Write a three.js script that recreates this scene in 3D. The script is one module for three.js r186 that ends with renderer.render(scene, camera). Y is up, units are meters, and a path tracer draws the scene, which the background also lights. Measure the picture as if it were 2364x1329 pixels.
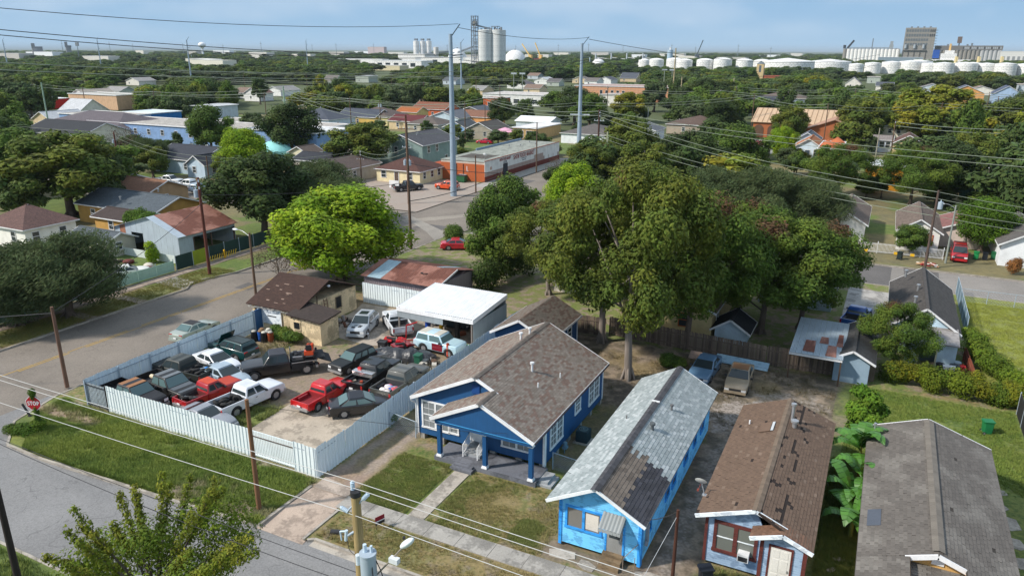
import * as THREE from 'three';
import { mergeGeometries, toCreasedNormals } from 'three/addons/utils/BufferGeometryUtils.js';
import { FontLoader } from 'three/addons/loaders/FontLoader.js';
import { TextGeometry } from 'three/addons/geometries/TextGeometry.js';

// ---------- camera, sky, sun, exposure ----------
const scene = new THREE.Scene();
const camera = new THREE.PerspectiveCamera(42.36, 1024 / 575, 0.5, 20000);
camera.position.set(28.76, 25.5, 30.87);
{
  const f = new THREE.Vector3(-0.42369, -0.30563, -0.85269), r = new THREE.Vector3(0.89554, 0, -0.44499), u = new THREE.Vector3(-0.136, 0.95215, -0.2737);
  camera.up.copy(u).multiplyScalar(Math.cos(0.0042)).addScaledVector(r, -Math.sin(0.0042));
  camera.lookAt(camera.position.clone().add(f));
}
const renderer = new THREE.WebGLRenderer({ antialias: true });
renderer.toneMapping = THREE.LinearToneMapping;
renderer.toneMappingExposure = 1.3;
renderer.shadowMap.enabled = true;
const SUN = new THREE.Vector3(-0.74, 0.86, 0.5).normalize();
const sun = new THREE.DirectionalLight(new THREE.Color(1, 0.94, 0.86), 3.7);
sun.position.copy(SUN).multiplyScalar(300); sun.target.position.set(0, 0, -40);
sun.castShadow = true; sun.shadow.radius = 7; sun.shadow.mapSize.set(4096, 4096);
Object.assign(sun.shadow.camera, { left: -200, right: 200, top: 200, bottom: -200, near: 1, far: 900 });
scene.add(sun, sun.target);

// ---------- small tools ----------
function rng(seed) { let s = seed >>> 0; return () => { s = (s + 0x6d2b79f5) | 0; let t = Math.imul(s ^ (s >>> 15), 1 | s); t = (t + Math.imul(t ^ (t >>> 7), 61 | t)) ^ t; return ((t ^ (t >>> 14)) >>> 0) / 4294967296; }; }
const PI = Math.PI, V3 = (x, y, z) => new THREE.Vector3(x, y, z);
const lerp = (a, b, t) => a + (b - a) * t, clamp = (x, a, b) => Math.min(b, Math.max(a, x)), sst = (a, b, x) => { const t = clamp((x - a) / (b - a), 0, 1); return t * t * (3 - 2 * t); };
scene.fog = new THREE.FogExp2(new THREE.Color(0.62, 0.72, 0.82), 0.00005);
const NT = (() => { const r = rng(77), a = new Float32Array(65536); for (let i = 0; i < 65536; i++) a[i] = r(); return a; })();
function vn(x, y) { // value noise, period 256
  const ix = Math.floor(x), iy = Math.floor(y); let fx = x - ix, fy = y - iy; fx = fx * fx * (3 - 2 * fx); fy = fy * fy * (3 - 2 * fy);
  const x0 = ix & 255, x1 = (ix + 1) & 255, y0 = (iy & 255) << 8, y1 = ((iy + 1) & 255) << 8;
  const a = NT[y0 + x0], b = NT[y0 + x1], c = NT[y1 + x0], d = NT[y1 + x1];
  return a + (b - a) * fx + (c - a + (a - b - c + d) * fx) * fy;
}
const fbm = (x, y, o = 4) => { let s = 0, a = 0.5, n = 0; for (let i = 0; i < o; i++) { s += a * vn(x, y); n += a; a *= 0.5; x = x * 2 + 17.3; y = y * 2 + 5.1; } return s / n; };
const toS = (v) => v <= 0.0031308 ? 12.92 * v : 1.055 * Math.pow(v, 1 / 2.4) - 0.055;

// sky: blue air, paler at the horizon; unseen upper sky clouded whiter to lift shadows
{
  const W = 1024, H = 512, d = new Float32Array(W * H * 4);
  for (let j = 0; j < H; j++) {
    const el = ((j + 0.5) / H - 0.5) * PI, y = Math.sin(el);
    const k = Math.pow(clamp(1 - Math.max(0, y), 0, 1), 5.5), m = clamp(Math.max(0, y) * 13, 0, 1);
    for (let i = 0; i < W; i++) {
      const az = ((i + 0.5) / W - 0.5) * 2 * PI, cx = Math.cos(az) * Math.cos(el), cz = Math.sin(az) * Math.cos(el);
      let r = lerp(0.36, lerp(0.32, 0.165, m), k), g = lerp(0.47, lerp(0.47, 0.35, m), k), b = lerp(0.62, lerp(0.62, 0.56, m), k);
      if (y > 0) {
        const q = 1 / (y + 0.09), n = fbm(cx * q * 1.1 + 40, cz * q * 1.1 + 9, 5), n2 = fbm(cx * q * 3.1 + 80, cz * q * 2.3 + 33, 4);
        const c = sst(0.42, 0.75, n) * 0.6 + sst(0.6, 0.85, n2) * 0.35, a = c * sst(0.01, 0.2, y) * 0.9 + c * 0.22 * sst(0, 0.03, y) * (1 - sst(0.05, 0.2, y));
        r = lerp(r, 0.72, a); g = lerp(g, 0.75, a); b = lerp(b, 0.79, a);
      } else { r = 0.16; g = 0.18; b = 0.15; }
      const o = (j * W + i) * 4; d[o] = r; d[o + 1] = g; d[o + 2] = b; d[o + 3] = 1;
    }
  }
  const t = new THREE.DataTexture(d, W, H, THREE.RGBAFormat, THREE.FloatType);
  t.mapping = THREE.EquirectangularReflectionMapping; t.magFilter = t.minFilter = THREE.LinearFilter; t.needsUpdate = true;
  scene.background = t; scene.environment = t;
}

// ---------- textures: grain and stains only ----------
function tex(N, fn, rep = 1, srgb = true) {
  const d = new Uint8Array(N * N * 4);
  for (let j = 0; j < N; j++) for (let i = 0; i < N; i++) { const c = fn(i / N, j / N), o = (j * N + i) * 4; for (let k = 0; k < 3; k++) d[o + k] = clamp(Math.round(255 * (srgb ? toS(c[k]) : c[k])), 0, 255); d[o + 3] = 255; }
  const t = new THREE.DataTexture(d, N, N); t.wrapS = t.wrapT = THREE.RepeatWrapping; t.magFilter = THREE.LinearFilter; t.minFilter = THREE.LinearMipmapLinearFilter; t.generateMipmaps = true;
  if (srgb) t.colorSpace = THREE.SRGBColorSpace; t.repeat.set(rep, rep); t.needsUpdate = true; return t;
}
const gy = (v) => [v, v, v];
// tiling noise: p cells across the tile
const tn = (u, v, p, q = p) => { const x = u * p, y = v * q, ix = Math.floor(x), iy = Math.floor(y); let fx = x - ix, fy = y - iy; fx = fx * fx * (3 - 2 * fx); fy = fy * fy * (3 - 2 * fy); const h = (a, b) => NT[((((b % q) + q) % q * 57 + p * 13) & 255) * 256 + ((((a % p) + p) % p * 31 + q * 7) & 255)]; return lerp(lerp(h(ix, iy), h(ix + 1, iy), fx), lerp(h(ix, iy + 1), h(ix + 1, iy + 1), fx), fy); };
const tf = (u, v, p) => tn(u, v, p) * 0.5 + tn(u, v, p * 2) * 0.27 + tn(u, v, p * 4) * 0.15 + tn(u, v, p * 8) * 0.08;
const T = {
  plain: tex(256, (u, v) => gy(0.8 + 0.3 * (tf(u, v, 5) - 0.5) + 0.12 * (tn(u, v, 120) - 0.5)), 0.25),
  fine: tex(256, (u, v) => gy(0.8 + 0.2 * (tf(u, v, 12) - 0.5) + 0.22 * (tn(u, v, 128) - 0.5)), 1),
  conc: tex(512, (u, v) => { const s = tf(u, v, 5), k = sst(0.44, 0.66, tf(u + 0.37, v + 0.11, 9) * 0.8 + 0.2 * tn(u, v, 60)); const a = 0.86 + 0.35 * (s - 0.5) + 0.2 * (tn(u, v, 200) - 0.5) - 0.32 * k; return [a, a * 0.98, a * 0.94]; }, 0.13),
  asph: tex(512, (u, v) => { const s = tf(u, v, 4), f = tn(u, v, 230), cr = Math.abs(tf(u + 0.2, v + 0.7, 5) - 0.5) < 0.006 ? 0.75 : 1; const a = (0.8 + 0.3 * (s - 0.5) + 0.3 * (f - 0.5)) * cr; return [a, a * 0.985, a * 0.96]; }, 0.085),
  metal: tex(256, (u, v) => { const a = 0.86 + 0.12 * (tn(u, v, 32, 4) - 0.5) + 0.14 * (tf(u, v, 4) - 0.5); return [a, a, a]; }, 0.4),
  rust: tex(512, (u, v) => { const k = sst(0.36, 0.66, tf(u, v, 4) + 0.15 * (tn(u, v, 64, 8) - 0.5)), f = 0.85 + 0.3 * (tn(u, v, 90, 24) - 0.5); return [lerp(0.2, 0.4, k) * f, lerp(0.075, 0.19, k) * f, lerp(0.05, 0.14, k) * f]; }, 0.16),
  paint: tex(512, (u, v) => { const k = sst(0.53, 0.6, tf(u, v, 9) * 0.75 + tn(u, v, 6, 128) * 0.25); return k > 0.02 ? [lerp(0.95, 0.6, k), lerp(0.95, 0.62, k), lerp(0.95, 0.66, k)] : gy(0.95 - 0.06 * tn(u, v, 40)); }, 0.35),
  wood: tex(256, (u, v) => gy(0.75 + 0.4 * (tn(u, v, 64, 3) - 0.5) + 0.2 * (tn(u, v, 16, 2) - 0.5)), 0.7),
  roof: tex(256, (u, v) => gy(0.8 + 0.24 * (tf(u, v, 6) - 0.5) + 0.5 * (tn(u, v, 40, 80) - 0.5)), 0.16),
  bump: tex(256, (u, v) => gy(0.5 * tn(u, v, 90) + 0.5 * tf(u, v, 12)), 1, false),
};
const MC = {};
function mat(r, g, b, rough = 0.85, map = 'plain', o = {}) {
  const key = [r, g, b, rough, map, JSON.stringify(o)].join();
  if (!MC[key]) { const m = new THREE.MeshStandardMaterial({ roughness: rough, ...o }); m.color.setRGB(r, g, b); if (map) { m.map = T[map]; if (map === 'asph' || map === 'conc') { m.bumpMap = T.bump; m.bumpScale = 0.008; } } m.side = THREE.DoubleSide; MC[key] = m; }
  return MC[key];
}
const hex = (h, rough = 0.8, map = 'plain', o = {}) => { const c = new THREE.Color(h); const k = map && map !== 'rust' ? 1.25 : 1; return mat(+(Math.min(1, c.r * k)).toFixed(4), +(Math.min(1, c.g * k)).toFixed(4), +(Math.min(1, c.b * k)).toFixed(4), rough, map, o); };
const GLASS = mat(0.035, 0.045, 0.05, 0.06, null, { metalness: 0 });
const GLASS_PALE = mat(0.3, 0.32, 0.32, 0.12, null);
const RUBBER = mat(0.022, 0.022, 0.022, 0.9, null), STEEL = mat(0.45, 0.46, 0.47, 0.4, null, { metalness: 0.6 }), GALV = mat(0.42, 0.5, 0.57, 0.5, 'metal'), BLACK = mat(0.02, 0.02, 0.022, 0.7, null);
const WHITE = mat(0.92, 0.92, 0.92, 0.6), WOODP = mat(0.16, 0.1, 0.065, 0.95, 'wood'), CHROME = mat(0.7, 0.7, 0.7, 0.2, null, { metalness: 0.8 });
const PORC = mat(0.55, 0.66, 0.75, 0.35, null);

// geometry helpers: everything non-indexed with position, normal, uv in metres
function uvm(g) {
  if (g.index) g = g.toNonIndexed(); if (!g.attributes.normal) g.computeVertexNormals();
  const p = g.attributes.position, n = g.attributes.normal, uv = new Float32Array(p.count * 2);
  for (let i = 0; i < p.count; i += 3) {
    let ax = 0, ay = 0, az = 0; for (let k = 0; k < 3; k++) { ax += Math.abs(n.getX(i + k)); ay += Math.abs(n.getY(i + k)); az += Math.abs(n.getZ(i + k)); }
    for (let k = i; k < i + 3; k++) { const x = p.getX(k), y = p.getY(k), z = p.getZ(k); uv[k * 2] = ax >= ay && ax >= az ? z : x; uv[k * 2 + 1] = ay > ax && ay > az ? z : y; }
  }
  for (const k of Object.keys(g.attributes)) if (!['position', 'normal', 'color'].includes(k)) g.deleteAttribute(k);
  g.setAttribute('uv', new THREE.BufferAttribute(uv, 2)); return g;
}
const mg = (l) => { l = l.map(uvm); return l.length === 1 ? l[0] : mergeGeometries(l); };
const bx = (w, h, d, x = 0, y = 0, z = 0) => new THREE.BoxGeometry(w, h, d).translate(x, y, z);
const b2 = (x0, x1, y0, y1, z0, z1) => bx(x1 - x0, y1 - y0, z1 - z0, (x0 + x1) / 2, (y0 + y1) / 2, (z0 + z1) / 2);
const cy = (r0, r1, h, x = 0, y = 0, z = 0, n = 12) => new THREE.CylinderGeometry(r1, r0, h, n).translate(x, y + h / 2, z);
function rod(a, b, r, r2 = r, n = 6) { // round bar between two points
  a = Array.isArray(a) ? V3(...a) : a; b = Array.isArray(b) ? V3(...b) : b; const d = b.clone().sub(a), L = d.length();
  return new THREE.CylinderGeometry(r2, r, L, n).applyQuaternion(new THREE.Quaternion().setFromUnitVectors(V3(0, 1, 0), d.normalize())).translate((a.x + b.x) / 2, (a.y + b.y) / 2, (a.z + b.z) / 2);
}
function bar(a, b, w, h) { // square bar between two points
  a = V3(...a); b = V3(...b); const d = b.clone().sub(a), L = d.length(), m = new THREE.Matrix4().lookAt(a, b, Math.abs(d.y) > 0.95 * L ? V3(1, 0, 0) : V3(0, 1, 0));
  return new THREE.BoxGeometry(w, h, L).applyMatrix4(m).translate((a.x + b.x) / 2, (a.y + b.y) / 2, (a.z + b.z) / 2);
}
function tri(pts) { // flat polygons: list of convex polygons of [x,y,z]
  const P = []; for (const q of pts) for (let i = 1; i + 1 < q.length; i++) P.push(...q[0], ...q[i], ...q[i + 1]);
  const g = new THREE.BufferGeometry(); g.setAttribute('position', new THREE.BufferAttribute(new Float32Array(P), 3)); g.computeVertexNormals(); return g;
}
function flat(pts, y = 0) { // polygon on the ground from [x,z] points
  const s = new THREE.Shape(pts.map(([x, z]) => new THREE.Vector2(x, -z))); return new THREE.ShapeGeometry(s).rotateX(-PI / 2).translate(0, y, 0);
}
function prism(pts, y0, y1) { const s = new THREE.Shape(pts.map(([x, z]) => new THREE.Vector2(x, -z))); return new THREE.ExtrudeGeometry(s, { depth: y1 - y0, bevelEnabled: false }).rotateX(-PI / 2).translate(0, y0, 0); }
function extr(pts, d, bev = 0, seg = 2) { // side profile in x,y extruded along z, centred
  const s = pts instanceof THREE.Shape ? pts : new THREE.Shape(pts.map(([x, y]) => new THREE.Vector2(x, y)));
  return new THREE.ExtrudeGeometry(s, { depth: d - 2 * bev, bevelEnabled: bev > 0, bevelThickness: bev, bevelSize: bev, bevelOffset: -bev, bevelSegments: seg, curveSegments: 10 }).translate(0, 0, -(d - 2 * bev) / 2);
}
function tube(pts, r, n = 5, seg) { const c = new THREE.CatmullRomCurve3(pts.map((p) => V3(...p))); return new THREE.TubeGeometry(c, seg ?? pts.length * 4, r, n, false); }

// scene graph helpers
const used = {};
const numbered = (n) => { const k = used[n] = (used[n] ?? -1) + 1; return k ? n + '_' + String(k).padStart(3, '0') : n; };
function fin(o, label, category, group, kind) { o.userData = { label, ...(category ? { category } : {}), ...(group ? { group } : {}), ...(kind ? { kind } : {}) }; return o; }
function thing(name, label, category, pos = [0, 0, 0], turn = 0, group) { const o = new THREE.Group(); o.name = numbered(name); o.position.set(...pos); o.rotation.y = turn; scene.add(o); return fin(o, label, category, group); }
function part(parent, name, geo, m, pos, rot) {
  const o = new THREE.Mesh(Array.isArray(geo) ? mg(geo) : geo.attributes.uv && geo.userData.raw ? geo : uvm(geo), m); o.name = name; o.castShadow = o.receiveShadow = true;
  if (pos) o.position.set(...pos); if (rot) o.rotation.set(...rot); parent.add(o); return o;
}
function top1(name, geo, m, label, category, group, kind) { const o = part(scene, numbered(name), geo, m); return fin(o, label, category, group, kind); }
const struct = (name, geo, m, label) => { const o = part(scene, numbered(name), geo, m); o.userData = { kind: 'structure', label: label ?? name.replace(/_/g, ' ') }; return o; };
function copyOf(o, pos, turn, label, group, s = 1) { const c = o.clone(); c.name = numbered(o.name.replace(/_\d{3}$/, '')); c.position.set(...pos); c.rotation.y = turn; c.scale.setScalar(s); c.userData = { ...o.userData, label: label ?? o.userData.label, ...(group ? { group } : {}) }; scene.add(c); return c; }

// ---------- ground ----------
const mix3 = (a, b, t) => [a[0] + (b[0] - a[0]) * t, a[1] + (b[1] - a[1]) * t, a[2] + (b[2] - a[2]) * t];
const C = { g1: [0.095, 0.14, 0.028], g2: [0.15, 0.19, 0.038], gy: [0.23, 0.25, 0.045], dry: [0.27, 0.2, 0.09], dirt: [0.28, 0.215, 0.16], dark: [0.12, 0.094, 0.072], grav: [0.38, 0.345, 0.32], pink: [0.33, 0.225, 0.17], conc: [0.36, 0.34, 0.31] };
const rect = (x, z, x0, x1, z0, z1, s = 0.5) => { const w = s * (fbm(x * 1.3 + 9, z * 1.3, 3) - 0.5) * 2.2; return sst(x0 - s, x0 + s, x + w) * (1 - sst(x1 - s, x1 + s, x + w)) * sst(z0 - s, z0 + s, z + w) * (1 - sst(z1 - s, z1 + s, z + w)); };
const blob = (x, z, cx, cz, r) => { const d = Math.hypot(x - cx, z - cz) / r + (fbm(x * 1.1, z * 1.1, 4) - 0.5) * 1.1; return 1 - sst(0.7, 1.05, d); };
function groundA(x, z) {
  const n1 = fbm(x * 0.35, z * 0.35, 4), n2 = fbm(x * 1.6 + 31, z * 1.6, 4), n3 = vn(x * 9, z * 9), n4 = fbm(x * 4 + 7, z * 4 + 3, 3);
  let c = mix3(C.g1, C.g2, sst(0.3, 0.7, n2)), k;
  let dry = sst(0.36, 0.66, n1 * 0.45 + n4 * 0.4 + n3 * 0.15);
  if (x < 0.6 && z > 0) dry *= 0.2;
  if (x > 2.6 && x < 16 && z > -6 && z < 5) dry = clamp(dry * 0.8 + sst(6, 12, x) * 0.45 + (z > 1.9 ? 0.35 : 0) - (x < 7.2 && z < 0.7 ? 0.35 : 0), 0, 1);
  c = mix3(c, mix3(C.dry, C.dirt, sst(0.5, 0.8, n2)), dry * 0.9); if (x < 0.6 && z > 0) c = mix3(c, C.gy, sst(0.45, 0.65, n1) * 0.6);
  if (x < 0.6 && z > -0.2) { k = rect(x, z, -7, 1, 3.4, 6, 0.7) * sst(0.35, 0.6, n2); c = mix3(c, C.dirt, k); c = mix3(c, C.dirt, rect(x, z, -23.5, 0, -0.2, 0.35, 0.25) * 0.7); c = mix3(c, C.pink, rect(x, z, -30, -18.5, 1.2, 2.3, 0.4) * 0.8); }
  // repair yard
  if (x > -22 && x < 0 && z < 0) {
    k = sst(0.38, 0.62, n2 * 0.5 + n1 * 0.5 + 0.1); c = mix3(c, mix3(C.dirt, C.dry, n4), k);
    c = mix3(c, C.dirt, clamp(rect(x, z, -15, -8.6, -17, -7, 1.6) + rect(x, z, -9, -2, -19, -9, 1.5), 0, 1) * sst(0.25, 0.6, n4 + 0.1));
    c = mix3(c, C.g2, rect(x, z, -11.5, -8.4, -6.5, -0.5, 0.8) * 0.9);
    c = mix3(c, C.dark, blob(x, z, -9, -18.6, 2.2) * 0.6);
  }
  // two-rut drive beside the blue house
  k = rect(x, z, 0.05, 2.9, -14, 1.2, 0.25); c = mix3(c, mix3(C.dirt, C.dry, n2), k * 0.75);
  k = clamp(rect(x, z, 0.3, 0.95, -8, 1, 0.3) + rect(x, z, 1.8, 2.5, -8, 1.2, 0.3), 0, 1); c = mix3(c, mix3(C.grav, C.pink, 0.5), k * (0.5 + 0.4 * n4));
  c = mix3(c, C.pink, rect(x, z, 0.3, 3, -2.2, 1.1, 0.6) * 0.6);
  c = mix3(c, C.dirt, rect(x, z, 3, 5.6, -6.9, -6.1, 0.4) * 0.8);
  c = mix3(c, C.dry, blob(x, z, 11.2, -2.2, 1.9) * 0.75);
  c = mix3(c, C.g1, blob(x, z, 14, -0.9, 1.2) * 0.8);
  // between the houses and behind them
  c = mix3(c, mix3(C.dry, C.dark, n2), rect(x, z, 12.3, 15.7, -22, -7.5, 0.5) * 0.75);
  c = mix3(c, mix3(C.dirt, C.dark, n2), rect(x, z, 15.2, 23.4, -1.2, 0.55, 0.4) * 0.85);
  c = mix3(c, mix3(C.dirt, C.dark, sst(0.3, 0.7, n2)), rect(x, z, 20.2, 23.2, -19, 4.6, 0.4) * 0.9);
  k = rect(x, z, 2, 29, -30.8, -17.5, 1.0); c = mix3(c, mix3(mix3(C.dirt, C.dark, sst(0.3, 0.65, n2)), C.dry, sst(0.5, 0.8, n1) * 0.7), k * 0.92);
  k = clamp(blob(x, z, 22.3, -20.5, 3.4) + blob(x, z, 25, -23.5, 2.8) * 0.7 + rect(x, z, 21.2, 22.2, -17, 3, 0.5) * 0.55, 0, 1); c = mix3(c, mix3(C.grav, C.dirt, n2 * 0.6), k * (0.45 + 0.5 * sst(0.45, 0.6, n3)));
  if (x > 28) {
    k = rect(x, z, 28.2, 60, -30, 4, 0.6); c = mix3(c, mix3(C.g1, C.g2, sst(0.3, 0.6, n4)), k * 0.85);
    c = mix3(c, C.dirt, blob(x, z, 30, -22, 2.5) * 0.6);
    k = rect(x, z, 37.9, 80, -60.4, -31, 0.5); c = mix3(c, mix3(C.gy, mix3(C.g2, C.dry, 0.25), sst(0.42, 0.7, n2)), k * 0.95);
  }
  if (z < -31 && x < 37.8) { k = sst(0.3, 0.6, n2); c = mix3(c, mix3(C.dirt, C.g2, k), 0.8); }
  const v = 0.78 + 0.44 * n3 * (0.6 + 0.4 * vn(x * 21, z * 21)); return [c[0] * v, c[1] * v, c[2] * v];
}
function patch(name, pts, box, N, fn, y, label) {
  const [x0, x1, z0, z1] = box, t = tex(N, (u, v) => fn(x0 + u * (x1 - x0), z0 + v * (z1 - z0)));
  t.wrapS = t.wrapT = THREE.ClampToEdgeWrapping;
  const g = flat(pts, y), p = g.attributes.position, uv = new Float32Array(p.count * 2);
  for (let i = 0; i < p.count; i++) { uv[i * 2] = (p.getX(i) - x0) / (x1 - x0); uv[i * 2 + 1] = (p.getZ(i) - z0) / (z1 - z0); }
  g.setAttribute('uv', new THREE.BufferAttribute(uv, 2)); g.userData.raw = true;
  const m = new THREE.MeshStandardMaterial({ map: t, roughness: 0.95, bumpScale: 0.03, side: THREE.DoubleSide }); const bt = T.bump.clone(); bt.repeat.set((x1 - x0) / 1.3, (z1 - z0) / 1.3); bt.needsUpdate = true; m.bumpMap = bt;
  return struct(name, g, m, label);
}
const FRONT_KERB = [[-25.9, -6], [-25.7, 0], [-24.4, 4], [-21.5, 6.2], [-17.4, 6.3], [-6.5, 5.75], [-1, 5.35], [0.3, 5.1]];
patch('ground', [...FRONT_KERB, [0.3, 3], [3.25, 3], [3.4, 5.1], [3.7, 4.85], [60, 4.6], [60, -60.6], [-23.5, -60.6], [-25.9, -58]], [-28, 60, -62, 8], 2048, groundA, 0, 'lots and lawns of the near block');
const terr = (x, z) => { const n = fbm(x * 0.12, z * 0.12, 4), m = fbm(x * 0.9 + 5, z * 0.9, 3); const c = mix3(mix3(C.g1, C.g2, sst(0.35, 0.65, m) * 0.5), mix3(C.dry, C.dark, m), sst(0.4, 0.58, n) * 0.75); const v = 0.8 + 0.4 * vn(x * 5, z * 5); return c.map((q) => q * v); };
const leftV = (x, z) => { let c = terr(x * 2, z * 2); const n = fbm(x * 1.5, z * 1.5, 4); c = mix3(c, mix3(C.dirt, C.dry, n), rect(x, z, -46, -38, -22, -1, 0.9) * sst(0.3, 0.5, n + 0.08)); c = mix3(c, mix3(C.g2, C.dry, 0.3), clamp(rect(x, z, -43.2, -39, -17.5, -13.4, 0.4) + rect(x, z, -43, -39, -22.5, -18.7, 0.4) + rect(x, z, -43.3, -39, -31, -26.2, 0.4) + rect(x, z, -43.3, -39, -10.5, -4, 0.8), 0, 1) * 0.85); return c; };
patch('verge', [[-38.8, 20], [-62, 20], [-62, -60], [-41, -60], [-38.8, -57], [-38.8, -31], [-40.2, -26], [-40.2, -25.4], [-38.7, -23.4], [-39, -12]], [-62, -38, -60, 20], 1024, leftV, 0, 'grass and dirt strip across the road');
patch('far_lots', [[-62, 20], [-260, 20], [-260, -60.6], [-62, -60.6]], [-260, -62, -60.6, 20], 512, terr, -0.004, 'lots west of the road');
patch('market_block', [[-38.9, -69.8], [-38.9, -200], [-260, -200], [-260, -69.8]], [-260, -38, -200, -69], 1024, (x, z) => { let c = terr(x, z); c = mix3(c, mix3(C.conc, C.pink, 0.35 + 0.3 * fbm(x * 0.6, z * 0.6, 4)), rect(x, z, -66, -30, -99, -60, 1.2) * 0.95); c = mix3(c, C.conc, rect(x, z, -43, -38, -140, -95, 0.4) * 0.85); return c; }, 0, 'market block with paved forecourt');
patch('far_block', [[-26, -69.9], [200, -69.9], [200, -200], [-26, -200]], [-26, 200, -200, -69], 1024, terr, 0, 'blocks beyond the second street');
struct('terrain', flat([[-9000, 900], [9000, 900], [9000, -14000], [-9000, -14000]], -0.2), hex('#4d5632', 1, 'fine'), 'flat land to the horizon');

// roads
const ROADN = mat(0.26, 0.225, 0.19, 0.9, 'asph'), ROADF = mat(0.27, 0.268, 0.268, 0.9, 'asph'), CONC = mat(0.5, 0.455, 0.4, 0.9, 'conc'), CONCG = mat(0.42, 0.4, 0.37, 0.9, 'conc'), KERB = mat(0.46, 0.42, 0.37, 0.9, 'conc');
struct('road', flat([[-39.6, 30], [-25.2, 30], [-25.2, -200], [-39.6, -200]], -0.12), ROADN, 'brown-grey side road with yellow centre line');
struct('road', flat([[-26.4, 13.5], [90, 13.5], [90, 4], [-20, 4], [-26.4, 0]], -0.116), ROADF, 'grey front street past the houses');
struct('road', flat([[-24, -60], [200, -60], [200, -70.6], [-24, -70.6]], -0.116), mat(0.3, 0.275, 0.25, 0.9, 'asph'), 'pale second street behind the block');
struct('road', flat([[-38, -60], [-260, -60], [-260, -70.6], [-38, -70.6]], -0.116), ROADN, 'second street west of the side road');
struct('near_verge', flat([[-60, 30], [90, 30], [90, 12.7], [-12, 12.7], [-16, 13.6], [-22, 18], [-60, 30]], 0), hex('#5d6b35', 1, 'fine'), 'grass on the camera side of the front street');
// tar patches and painted lines
for (const [x, z, w, d, y] of [[-33.5, -27.5, 2.4, 2.2, 0], [-31, -62, 5, 3, 0], [-36, -104, 3, 7, 0], [29.5, -65.4, 4.2, 9, 1], [34.8, -65.4, 3.8, 9, 1]]) struct('road_patch', flat([[x - w / 2, z - d / 2], [x + w / 2, z - d / 2 + 0.15], [x + w / 2 - 0.2, z + d / 2], [x - w / 2 + 0.1, z + d / 2]], -0.112), mat(0.15, 0.14, 0.135, 0.95, 'asph'), 'darker asphalt patch in the road');
struct('road_patch', flat([[-38, -64], [-28, -76], [-26.5, -75], [-36, -62.5]], -0.112), mat(0.36, 0.32, 0.27, 0.9, 'asph'), 'pale repair strip across the junction');
struct('road_patch', flat([[-26, -55], [-30, -59], [-39, -66], [-38.5, -67.4], [-28, -60.5], [-25.6, -57]], -0.1115), mat(0.36, 0.33, 0.29, 0.9, 'asph'), 'pale concrete band at the junction');
{ const q = [], r = rng(5); for (const dx of [-0.16, 0.16]) for (let z = 12; z > -57; z -= 1.5) { if (r() < 0.08) continue; const w = 0.045 + r() * 0.02, a = -33.25 + dx + (r() - 0.5) * 0.02; q.push([[a - w, -0.108, z], [a + w, -0.108, z], [a + w, -0.108, z - 1.5 + (r() < 0.3 ? r() * 0.5 : 0)], [a - w, -0.108, z - 1.45]]); }
  struct('road_marking', tri(q), mat(0.55, 0.34, 0.06, 0.9, 'fine'), 'worn double yellow centre line'); }
// kerbs
function kerb(pts, w = 0.16, top = 0.03) { const l = []; for (let i = 0; i + 1 < pts.length; i++) { const [a, b] = [pts[i], pts[i + 1]], L = Math.hypot(b[0] - a[0], b[1] - a[1]), n = Math.max(1, Math.round(L / 3)), ang = Math.atan2(-(b[1] - a[1]), b[0] - a[0]); for (let k = 0; k < n; k++) { const t = (k + 0.5) / n; l.push(bx(L / n - 0.015, top + 0.2, w).rotateY(ang).translate(lerp(a[0], b[0], t), (top - 0.2) / 2 + ((i * 7 + k * 3) % 5) * 0.004, lerp(a[1], b[1], t))); } } return struct('kerb', l, KERB, 'weathered concrete kerb'); }
kerb(FRONT_KERB); kerb([[3.5, 5.05], [3.8, 4.8], [60, 4.55]]); kerb([[-38.8, 12], [-38.9, -12], [-38.7, -23.4], [-40.2, -25.4]]); kerb([[-40.2, -26], [-38.8, -30.6], [-38.8, -57], [-41, -60]]); kerb([[-25.9, -6], [-25.9, -58]]); kerb([[-12, 12.7], [60, 12.7]]); kerb([[-25, -60.5], [60, -60.5]]); kerb([[-26, -140], [-26, -71], [-24, -70], [60, -70]]); kerb([[-39, -69.6], [-41.5, -66.5], [-44, -69.7], [-62, -69.7]]);
// gutter strip of the front street
struct('gutter', flat([[3.8, 4.75], [60, 4.5], [60, 5.05], [3.8, 5.3]], -0.11), CONC, 'concrete gutter along the kerb');

// pavements made of slabs
function slabs(name, label, x0, x1, z0, z1, len, along, m, seed, gap = 0.025, y1 = 0.05) {
  const o = new THREE.Group(); o.name = numbered(name); o.userData = { kind: 'structure', label }; scene.add(o); const r = rng(seed), L = along === 'x' ? x1 - x0 : z1 - z0, n = Math.max(1, Math.round(L / len));
  for (let i = 0; i < n; i++) { const a = i / n * L + gap / 2, b = (i + 1) / n * L - gap / 2, t = y1 + (r() - 0.5) * 0.02; const g = along === 'x' ? b2(x0 + a, x0 + b, -0.1, t, z0, z1) : b2(x0, x1, -0.1, t, z0 + a, z0 + b); part(o, 'slab', g.rotateX((r() - 0.5) * 0.0012), m); }
  return o;
}
slabs('sidewalk', 'stained concrete pavement before the blue house', 2.9, 23, 0.72, 1.95, 2.0, 'x', CONCG, 3);
slabs('sidewalk', 'concrete pavement before the brown roofed houses', 23, 60, 0.72, 1.95, 2.0, 'x', CONCG, 4);
slabs('path', 'straight concrete walk to the blue porch', 7.15, 8.2, -4.55, 0.69, 1.75, 'z', CONC, 5);
slabs('sidewalk', 'pavement along the mint fence', -45.1, -43.6, -60, 12, 1.8, 'z', mat(0.35, 0.28, 0.23, 0.95, 'conc'), 6);
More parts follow.
